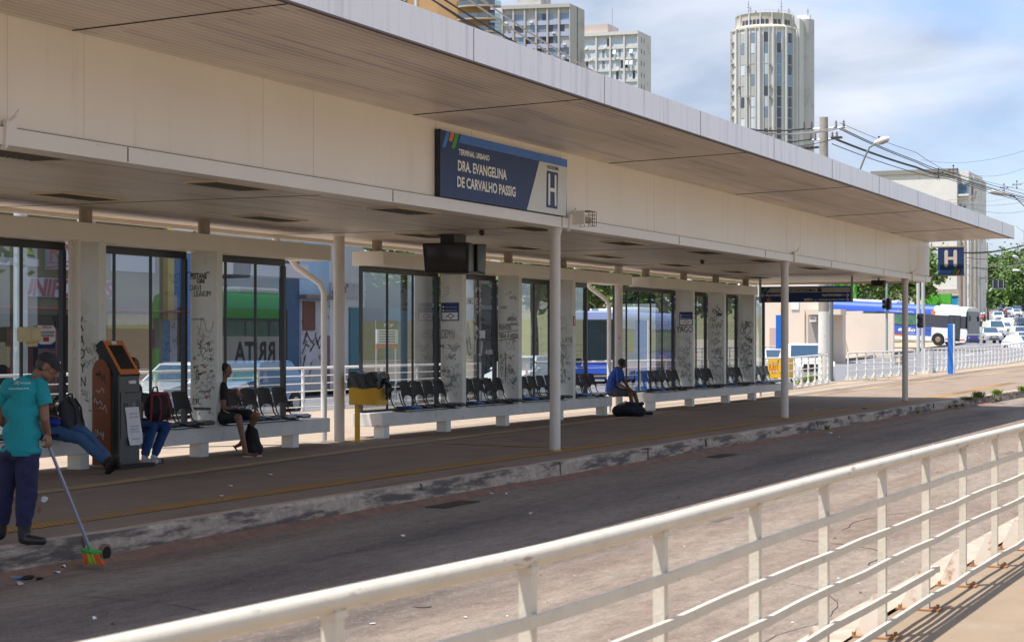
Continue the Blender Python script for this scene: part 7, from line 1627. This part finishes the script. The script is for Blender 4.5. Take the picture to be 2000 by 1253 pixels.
# round tower
Zr = 518; cc_ = at(1494, 600, Zr + 6); mpp_ = Zr / F_PX; rad = 64 * mpp_; zt = EYE + (HY - 58) * mpp_ ; ztop = EYE + (HY - 27) * mpp_; zb = 10
rc = mat('round tower concrete', (.60, .60, .59), .85, var=.07, vs=.12, stain=(.36, .34, .31), stain_s=.3, stain_lo=.55, stain_hi=.75, stain_st=(1, 1, .1)); rcy = mat('round tower crown', (.56, .51, .43), .85, var=.08, vs=.15)
t = thing('round_tower', 'tall round white tower with vertical ribs, crown windows and a smooth lift shaft', 'tower', (cc_.x, cc_.y, zb))
az0 = math.atan2(-cc_.y, -cc_.x)      # towards the camera
def pol(a, r, z): return Vector((cc_.x + math.cos(az0 - a) * r, cc_.y + math.sin(az0 - a) * r, z))
mb = MB(); mb.tube([(cc_.x, cc_.y, zb), (cc_.x, cc_.y, zt)], rad, 64); mb.build('drum', rc, t, smooth=True)
mb = MB(); mb.tube([(cc_.x, cc_.y, zt), (cc_.x, cc_.y, zt + .5), (cc_.x, cc_.y, zt + 1.15), (cc_.x, cc_.y, ztop - .6), (cc_.x, cc_.y, ztop)], [rad, rad * .985, rad * .905, rad * .87, rad * .90], 64); mb.build('crown', rcy, t, smooth=True)
mb = MB(); mb.tube([(cc_.x, cc_.y, zt + .0), (cc_.x, cc_.y, zt + .5)], rad * 1.03, 64); mb.build('cornice', rcy, t, smooth=True)
A_ = [math.asin((1494 - x) / 64 * .999) for x in (1442, 1460.5, 1484, 1509, 1533, 1552)]
for a in A_ + [A_[0] + .42, -1.15, -1.45]:
    mb = MB(); da = .012
    for q in (a,):
        P = [pol(q - da * 1.5, rad - .1, zb), pol(q + da * 1.5, rad - .1, zb), pol(q + da * 1.5, rad + .8, zb), pol(q - da * 1.5, rad + .8, zb)]; mb.prism(P, (0, 0, zt - zb + .3))
    P = [pol(a - da * 1.5, rad + .8, zt), pol(a + da * 1.5, rad + .8, zt), pol(a + da * 1.5, rad * .93, zt + 1.2), pol(a - da * 1.5, rad * .93, zt + 1.2)]; Q = [pol(a - da * 1.5, rad - .1, zt), pol(a + da * 1.5, rad - .1, zt), pol(a + da * 1.5, rad * .86, zt + 1.2), pol(a - da * 1.5, rad * .86, zt + 1.2)]
    mb.add(P + Q, [(0, 1, 2, 3), (7, 6, 5, 4), (0, 3, 7, 4), (1, 5, 6, 2)]); P = [pol(a - da * 1.5, rad * .86, zt + 1.2), pol(a + da * 1.5, rad * .86, zt + 1.2), pol(a + da * 1.5, rad * .93, zt + 1.2), pol(a - da * 1.5, rad * .93, zt + 1.2)]; mb.prism(P, (0, 0, ztop - zt - 1.3)); mb.build('rib', rc, t)
rr = random.Random(8)
for si, x in enumerate((1451, 1471, 1496, 1521, 1542)):
    a = math.asin((1494 - x) / 64); w_ = .115 / max(.6, math.cos(a))
    for fl_ in range(19):
        z1 = zt - 1.2 - fl_ * 3.0
        v = rr.random()
        if si >= 3: m_ = WM[2] if v < .5 else WM[3]
        else: m_ = WM[1] if v < .3 else (wlit if v < .85 else WM[0]) if 'wlit' in globals() else WM[1]
        P = []; mb = MB()
        mb.add([pol(a - w_ / 2, rad + .06, z1 - 2.75), pol(a, rad + .1, z1 - 2.75), pol(a + w_ / 2, rad + .06, z1 - 2.75), pol(a + w_ / 2, rad + .06, z1), pol(a, rad + .1, z1), pol(a - w_ / 2, rad + .06, z1)], [(0, 1, 4, 5), (1, 2, 3, 4)])
        if (si, fl_) in ((2, 0), (2, 5), (2, 9), (2, 13), (0, 6)): m_ = WM[2]
        mb.build('window', m_, t)
    for q in (-.7, .7):
        mb = MB(); aa = a + q * w_; P = [pol(aa - .008, rad - .1, zb), pol(aa + .008, rad - .1, zb), pol(aa + .008, rad + .35, zb), pol(aa - .008, rad + .35, zb)]; mb.prism(P, (0, 0, zt - zb)); mb.build('fin', rc, t)
for k in range(14):
    a = .95 - k * .145
    if all(abs(a - b) > .03 for b in A_):
        mb = MB(); mb.add([pol(a - .055, rad * .905 + .05, zt + 1.3), pol(a + .055, rad * .905 + .05, zt + 1.3), pol(a + .055, rad * .895 + .05, zt + 2.6), pol(a - .055, rad * .895 + .05, zt + 2.6)], [(0, 1, 2, 3)]); mb.build('crown_window', WM[2], t)
for k in range(20):
    z = zt - 3 - k * 3.0
    mb = MB(); P = [pol(1.62, rad - .6, z), pol(1.18, rad - .3, z), pol(1.22, rad + .75, z), pol(1.60, rad + .6, z)]; mb.prism(P, (0, 0, .3)); b_ = mb.build('balcony', rc, t)
    mb = MB(); P = [pol(1.22, rad + .74, z + .3), pol(1.60, rad + .59, z + .3), pol(1.60, rad + .64, z + .3), pol(1.22, rad + .79, z + .3)]; mb.prism(P, (0, 0, .9)); mb.build('balcony_rail', mat('balcony rail', (.25, .26, .27), .6), b_)
    for side in ((-1.25, -1.1),):
        mb = MB(); P = [pol(side[0], rad - .2, z), pol(side[1], rad - .2, z), pol(side[1], rad + .5, z), pol(side[0], rad + .5, z)]; mb.prism(P, (0, 0, .3)); mb.build('side_balcony', rc, t)
for x, fs in ((1440, (3, 7, 10)), (1463, (3, 6)), (1504, (3, 5, 6, 9, 12)), (1446, (5,))):
    a = math.asin((1494 - x) / 64)
    for f_ in fs: z = zt - 1.8 - f_ * 2.95; mb = MB(); P = [pol(a - .03, rad, z), pol(a + .03, rad, z), pol(a + .03, rad + 1.0, z), pol(a - .03, rad + 1.0, z)]; mb.prism(P, (0, 0, .6)); mb.build('air_unit', mat('air unit', (.3, .27, .24), .7), t)
sc_ = at(1570, 600, Zr + 9); mb = MB(); mb.tube([(sc_.x, sc_.y, zb), (sc_.x, sc_.y, ztop - .4)], 20.5 * mpp_, 40); mb.build('lift_shaft', mat('smooth shaft concrete', (.50, .50, .49), .85, var=.06, vs=.1, stain=(.36, .35, .34), stain_s=.25, stain_lo=.5, stain_hi=.75), t, smooth=True)
mb = MB(); s2_ = at(1548, 600, Zr + 4); mb.box(s2_.x - 1.5, s2_.x + 5, s2_.y - 2.4, s2_.y + 2.5, zb, ztop - 1); mb.build('link_wall', rc, t)
mb = MB(); mb.box(sc_.x - 1, sc_.x + 1, sc_.y - 1.9, sc_.y + 1.7, ztop - .4, ztop + 1.1); mb.build('roof_tank', PAINT['white'], t)
for px_, h_ in ((1462, 4.2), (1466, 2.6), (1476, 1.5), (1526, 4.6), (1521, 2.0), (1541, 2.2), (1578, 2.0)):
    q = at(px_, 600, Zr + 3); mb = MB(); mb.tube([(q.x, q.y, ztop), (q.x, q.y, ztop + h_)], [.09, .04], 6); mb.bar((q.x, q.y - .5, ztop + h_ * .55), (q.x, q.y + .5, ztop + h_ * .55), .06, .06); mb.bar((q.x, q.y - .3, ztop + h_ * .75), (q.x, q.y + .3, ztop + h_ * .75), .08, .08); mb.build('antenna', dark_m, t)
mb = MB()
for k in range(40): a = 2 * math.pi * k / 40; b = 2 * math.pi * (k + 1) / 40; mb.bar(pol(a, rad * .85, ztop + .8), pol(b, rad * .85, ztop + .8), .04, .04); mb.bar(pol(a, rad * .85, ztop), pol(a, rad * .85, ztop + .8), .035, .035)
mb.build('roof_railing', galv, t)

# ================================================================ POLES, LAMPS, SIGNALS, WIRES
def pole(label, px, pyb, Z, h_, r0, r1, arms=0, white=None, m_=None, name='utility_pole', group=None, wood=False):
    p = at(px, pyb, Z); t = thing(name, label, 'utility pole', p, group=group); mb = MB(); mb.tube([p, p + Vector((0, 0, h_))], [r0, r1], 20); sh_ = mb.build('shaft', m_ or conc, t, smooth=True)
    if white: mb = MB(); mb.tube([p, p + Vector((0, 0, white))], [r0 + .006, r0 + (r1 - r0) * white / h_ + .006], 20); mb.build('white_base', mat('limewash', (.72, .71, .68), .8, var=.08, stain=(.45, .4, .35), stain_s=3, stain_lo=.6, stain_hi=.7), t, smooth=True)
    rr = random.Random(int(px))
    for k in range(arms):
        z = h_ - .45 - k * .45; w_ = .92 - .28 * k
        mb = MB(); mb.tube([p + Vector((.0, -w_, z)), p + Vector((0, w_, z))], .035, 6); a = mb.build('crossarm', galv, t, smooth=True)
        for y in (-w_ + .1, -w_ * .55, w_ * .55, w_ - .1):
            mb = MB()
            for q in range(3): mb.tube([p + Vector((0, y, z + .05 + q * .08)), p + Vector((0, y, z + .08 + q * .08))], [.07, .045], 10)
            mb.tube([p + Vector((0, y, z)), p + Vector((0, y, z + .3))], .02, 6); mb.build('insulator', mat('brown insulator', (.06, .03, .03), .3), a, smooth=True)
    return t, p
t, P1 = pole('tall concrete power pole with whitewashed base, arms of brown insulators above the roof', 1609, 750, 75, 10.85, .235, .17, 2, 2.95)
mb = MB(); mb.tube([P1 + Vector((0, .2, 9.65)), P1 + Vector((0, 1.0, 9.62))], .05, 8)
for k in range(6): mb.tube([P1 + Vector((0, .45 + k * .09, 9.64)), P1 + Vector((0, .48 + k * .09, 9.64))], .085, 10)
mb.build('strain_insulator', mat('brown insulator', (0, 0, 0)), t, smooth=True)
for z in (1.2, 4.6, 7.9, 9.2): mb = MB(); mb.tube([P1 + Vector((0, 0, z)), P1 + Vector((0, 0, z + .06))], .235 - .006 * z + .012, 16); mb.build('strap', galv, t, smooth=True)
mb = MB(); mb.box(P1.x - .1, P1.x + .1, P1.y - .75, P1.y - .3, 10.0, 10.08); mb.build('top_bracket', dark_m, t)
0 and pole('grey steel post right beside the whitewashed concrete pole', 1624, 750, 76, 6.5, .085, .075, 0, None, galv, 'steel_post')
pole('concrete street pole with torn bills seen through the leftmost pane', 40, 776, 38.5, 11, .15, .12, 1, None, mat('blue grey concrete pole', (.38, .42, .44), .8, var=.2, vs=3, stain=(.6, .62, .66), stain_s=3, stain_lo=.62, stain_hi=.66))
pole('distant concrete pole at the start of the cables, hidden behind the shelter roof', 1000, 740, 84, 10.5, .2, .15, 0, None) if False else None
cl = [(1876, 640, 150, 8.0, .18, .15, 'thick brown weathered pole, leftmost of the cluster beyond the bus'), (1885, 640, 165, 8.6, .17, .14, 'pale round concrete pole right of the thick brown one'), (1897, 636, 185, 9.6, .13, .1, 'third pole of the cluster, grey'), (1905.5, 634, 200, 10.3, .22, .18, 'broad pale pole in the middle of the cluster carrying a dark box'), (1913, 630, 225, 11.2, .14, .11, 'slender grey pole just right of the broad one'), (1918, 628, 245, 12, .16, .13, 'white painted pole near the yellow post'), (1924, 624, 280, 13, .16, .13, 'grey pole far down the avenue'), (1928, 620, 320, 13, .16, .13, 'farthest pole of the cluster')]
for px, py, Z, h_, r0, r1, lb in cl: pole(lb, px, py, Z, h_, r0, r1, 2 if Z < 300 else 1, None, mat('brown pole', (.26, .19, .14), .9, var=.2, vs=2) if Z == 150 else None)
t = thing('yellow_post', 'yellow post at the left kerb beside the distant bush', 'post', at(1920.5, 630, 262)); q = at(1920.5, 630, 262); mb = MB(); mb.tube([q, q + Vector((0, 0, 3.9))], .22, 12); mb.build('shaft', mat('bright yellow panel', (0, 0, 0)), t, smooth=True); mb = MB(); mb.ell(q + Vector((0, 0, 3.9)), .22, 10); mb.build('cap', mat('bright yellow panel', (0, 0, 0)), t, smooth=True)
# pale posts at the crossing, with signals
for px, py, Z, h_, r, lb in ((1793.5, 688, 126, 9, .13, 'pale slim post left of the dark traffic signal'), (1803, 728, 90, 5.6, .095, 'grey steel post carrying the dark traffic signal')): pole(lb, px, py, Z, h_, r, r * .9, 0, None, mat('pale post', (.48, .49, .48), .6, var=.08), 'steel_post')
def signal(px, pya, pyb, Z, label, heads):
    t = thing('traffic_signal', label, 'traffic light', at(px, pyb, Z)); 
    for hx, y0, y1 in heads:
        a = at(hx, y0, Z); b = at(hx, y1, Z); mb = MB(); mb.box(a.x - .15, a.x + .15, a.y - .14, a.y + .14, b.z, a.z); h_ = mb.build('housing', black_m if px > 1740 else mat('signal grey', (.14, .15, .17), .5), t, bevel=.02)
        n = 2 if (a.z - b.z) < .9 else 3
        for k in range(n):
            z = b.z + (a.z - b.z) * (k + .5) / n; mb = MB(); mb.tube([(a.x - .15, a.y, z), (a.x - .38, a.y, z - .03)], [.1, .11], 12, False); mb.build('visor', black_m, h_, smooth=True); mb = MB(); mb.tube([(a.x - .155, a.y, z), (a.x - .17, a.y, z)], .09, 12); mb.build('lens', mat('unlit lens', (.05, .03, .03), .2), h_)
    return t
signal(1797, 612, 640, 89.6, 'dark traffic signal on the grey post right of the last column', [(1798, 612, 640)])
t = signal(1732, 580, 605, 122, 'grey traffic signal pair on a green steel post in front of the bus', [(1728, 583, 603), (1737, 581, 592), (1737, 592, 604)]); q = at(1732, 690, 122); mb = MB(); mb.tube([q, Vector((q.x, q.y, at(1732, 553, 122).z))], .08, 12); mb.build('post', mat('green grey post', (.25, .33, .31), .5), t, smooth=True)
t = thing('post_box', 'small grey control box on a post of the railing beside the last column', 'control box', at(1755, 712, 85)); q = at(1755, 712, 85); mb = MB(); mb.box(q.x - .1, q.x + .1, q.y - .15, q.y + .15, q.z, q.z + .4); mb.build('box', mat('box grey', (.25, .26, .22), .6), t, bevel=.01); mb = MB(); mb.box(q.x - .11, q.x - .1, q.y - .1, q.y + .1, q.z + .1, q.z + .3); mb.build('label_plate', mat('sun bleached', (0, 0, 0)), t)
# gantry sign over the avenue, seen from behind
q = at(1931, 608, 300); t = thing('gantry_sign', 'dark back of a road sign on a curved steel arm over the avenue', 'road sign', q); e = at(1949, 566, 300)
mb = MB(); mb.tube([q, at(1931, 575, 300), at(1932.5, 568, 300), at(1937, 563, 300), at(1965, 563, 300)], .13, 10); mb.build('arm', mat('pale post', (0, 0, 0)), t, smooth=True)
a = at(1936, 546, 299.6); b = at(1963, 562, 299.6); mb = MB(); mb.prism([a, Vector((b.x, b.y, a.z)), b, Vector((a.x, a.y, b.z))], Vector((CA, SA, 0)) * .12); mb.build('panel', mat('sign back', (.03, .032, .04), .6), t)
for f_ in (.12, .5, .88): mb = MB(); c_ = a.lerp(Vector((b.x, b.y, a.z)), f_) - Vector((CA, SA, 0)) * .05; mb.bar(c_, Vector((c_.x, c_.y, b.z)), .1, .05); mb.build('stiffener', galv, t)
# street lamps
def lamp(label, pts, Z, tip, lampsize=1.0):
    P = [at(x, y, Z) for x, y in pts]; P0 = Vector((P[0].x, P[0].y, hgt(P[0].x, P[0].y))); t = thing('street_lamp', label, 'street lamp', P0)
    mb = MB(); mb.tube([P0, P[0] + Vector((0, 0, .02))] + P[1:], [.08, .08] + [.075 if len(P) > 5 and k == 0 else .04 for k in range(len(P) - 1)], 10); mb.build('arm', mat('lamp arm grey', (.16, .18, .18), .5), t, smooth=True)
    a = P[-1]; b = at(tip[0], tip[1], Z); d = (b - a).normalized(); s_, f_, u_ = frame(d, (0, 0, 1)); Rm = rotm(s_, f_, u_)
    mb = MB(); mb.ell(a.lerp(b, .5) + u_ * .04, (.16 * lampsize, (b - a).length * .56, .13 * lampsize), 16, Rm); h_ = mb.build('lamp_head', PAINT['white'], t, smooth=True); mb = MB(); mb.ell(a.lerp(b, .55) - u_ * .04, (.14 * lampsize, (b - a).length * .42, .09), 14, Rm); mb.build('lens', mat('lamp lens', (.3, .28, .24), .2), h_, smooth=True); mb = MB(); mb.cyl(a.lerp(b, .35) + u_ * .12, .05, .12, 8); mb.build('photocell', dark_m, h_)
lamp('street lamp on a grey post beside the whitewashed pole, its white head above the roof', [(1624, 750), (1624, 500), (1640, 430), (1676, 340), (1690, 305), (1698, 288), (1709, 281)], 76, (1737, 271))
lamp('white street lamp reaching in from the right over the avenue', [(2012, 412), (2000, 402), (1980, 383), (1972, 381)], 120, (1930, 375), 1.3)
lamp('small far street lamp over the avenue near the right edge', [(2010, 560), (2004, 520), (1990, 505)], 260, (1978, 500), 1.6)
lamp('second small far street lamp lower over the avenue', [(2012, 560), (2006, 535), (1992, 529)], 330, (1978, 528), 1.8)
# cables
def wire(pts, r, label, sag=0.0, m_=None):
    P = [at(*p) for p in pts]; Q = []
    for a, b in zip(P, P[1:]):
        for i in range(9): u = i / 9; q = a.lerp(b, u); q.z -= 4 * sag * u * (1 - u); Q.append(q)
    Q.append(P[-1]); mb = MB(); mb.tube(Q, r, 5, False); solo(mb, 'power_cable', m_ or cable, label, 'cable', 'overhead cables', loc=P[0])
grey_c = mat('grey cable', (.3, .27, .25), .6)
for i, (y0, y1, y2, y3, r, lb) in enumerate(((240, 298, 330, 378, .012, 'topmost thin cable running right from the power pole'), (249, 314, 331, 386, .022, 'black cable from the outer right insulator of the power pole'), (252, 317, 336, 392, .022, 'black cable from the inner right insulator of the power pole'),
    (268, 326, 338, 395, .028, 'upper of two bundled black cables from the lower right arm'), (270, 328, 341, 399, .028, 'lower of two bundled black cables from the lower right arm'), (281, 338, 345, 402, .02, 'lowest black cable leaving the right side of the power pole'))):
    wire([(1640 if i < 3 else 1625, y0, 75), (1790, y1, 92), (1850, y2 + 4, 100), (2030, y3, 130)], r, lb, .06)
for px, py in ((1833, 337), (1862, 331), (1961, 366), (1986, 360)):
    q = at(px, py, 98 if px < 1900 else 116); t = thing('cable_spacer', {1833: 'leftmost cluster of brown insulators hanging on the cables before the white building', 1862: 'second cluster of brown insulators on the cables by the white building corner', 1961: 'third cluster of insulators on the cables above the white street lamp', 1986: 'fourth cluster of insulators on the cables near the right edge'}[px], 'insulator', q)
    mb = MB(); mb.bar(q + Vector((0, 0, .2)), q - Vector((0, 0, .25)), .03, .03); mb.bar(q + Vector((0, .25, 0)), q - Vector((0, .25, 0)), .03, .03); mb.build('cross_frame', dark_m, t)
    for d in ((0, 0, .2), (0, 0, -.22), (0, .22, 0), (0, -.22, 0)): mb = MB(); mb.ell(q + Vector(d), .055, 8); mb.build('insulator', mat('brown insulator', (0, 0, 0)), t, smooth=True)
# towards the left, over the shelter roof
for i, (dy, z, r, lb) in enumerate(((.85, 10.42, .024, 'black cable running left over the roof, highest of the set'), (.5, 10.42, .024, 'second black cable over the roof in front of the ochre tower'), (-.5, 10.42, .024, 'third cable over the roof, grey instead of black'), (-.85, 10.42, .024, 'fourth cable over the roof, crossing the ochre balconies'), (.55, 9.98, .024, 'lower cable over the roof crossing the grey tower'), (-.55, 9.98, .015, 'thin lower cable over the roof crossing the grey tower'))):
    mb = MB(); A = Vector((P1.x, P1.y + dy, P1.z + z)); B = Vector((25, P1.y + dy * 1.1, z + 2.0 - .08 * i)); Q = []
    for k in range(25): u = k / 24; q = A.lerp(B, u); q.z -= 4 * (2.2 if dy > 0 else 2.55) * u * (1 - u); Q.append(q)
    mb.tube(Q, r, 5, False); solo(mb, 'power_cable', grey_c if i in (2, 3) else cable, lb, 'cable', 'overhead cables', loc=B)
for i, (a, b, r, lb) in enumerate((((1800, 312, 120), (2030, 284, 100), .008, 'faint thin wire rising to the right edge in the open sky'), ((1880, 337, 120), (2030, 314, 100), .008, 'second faint wire rising to the right edge'), ((1780, 392, 140), (2030, 346, 110), .016, 'brownish cable rising across the white building to the right edge'), ((1800, 392, 150), (2030, 372, 130), .012, 'pale cable crossing the white street lamp'), ((1840, 391, 160), (2030, 388, 150), .012, 'level cable below the white street lamp'), ((1900, 406, 170), (2030, 404, 150), .012, 'level cable under the white street lamp, second down'), ((1985, 441, 150), (2030, 442, 150), .012, 'short level cable at the tip of the roof'),
    ((1815, 486, 120), (2030, 470, 130), .04, 'heavy black cable under the end of the roof'), ((1860, 492, 160), (2030, 468, 150), .03, 'black cable rising right below the roof tip'), ((1870, 500, 170), (2030, 490, 170), .03, 'dark cable behind the platform letter sign'), ((1900, 535, 230), (2030, 448, 150), .03, 'steep cable climbing from the pole cluster to the right edge'), ((1905, 548, 230), (2030, 470, 160), .03, 'second steep cable from the pole cluster'), ((1880, 515, 190), (2030, 525, 190), .03, 'nearly level cable through the pole cluster'), ((1880, 522, 200), (2030, 500, 180), .03, 'cable rising gently right of the letter sign'), ((1900, 560, 260), (2030, 480, 170), .03, 'third steep cable ending near the gantry sign'), ((1885, 508, 200), (2030, 512, 200), .03, 'level grey cable above the gantry sign'), ((1890, 537, 220), (2030, 540, 220), .03, 'lowest level cable in front of the gantry sign'))):
    wire([a, b], r, lb, .5, grey_c if i in (2, 3, 10, 14, 15) else None)
Q = Vector((25, P1.y, -.1)); t = thing('utility_pole', 'concrete pole carrying the left ends of the cables, hidden behind the fin marked KADYN', 'utility pole', Q); mb = MB(); mb.tube([Q, Q + Vector((0, 0, 12.6))], [.17, .12], 16); sh_ = mb.build('shaft', conc, t, smooth=True)
for zq in (11.85, 10.75): mb = MB(); mb.tube([Q + Vector((0, -1.1, zq)), Q + Vector((0, 1.1, zq))], .035, 6); mb.build('crossarm', galv, t, smooth=True)
# soft hills and far treeline on the horizon
mb = MB(); rr = random.Random(3); P = []
for i in range(60):
    y = -1400 + i * 70; P.append((2600 + 200 * math.sin(i * .7), y, 26 + 14 * noise.noise(Vector((i * .23, 0, 0))) + 4 * rr.random()))
for i in range(59):
    a, b = P[i], P[i + 1]; mb.add([(a[0] - 500, a[1], 10), (b[0] - 500, b[1], 10), b, a, (b[0] + 400, b[1], 10), (a[0] + 400, a[1], 10)], [(0, 1, 2, 3), (3, 2, 4, 5)])
struct(mb.build('hills', mat('far hills', (.05, .075, .05), .95, var=.2, vs=.01)))
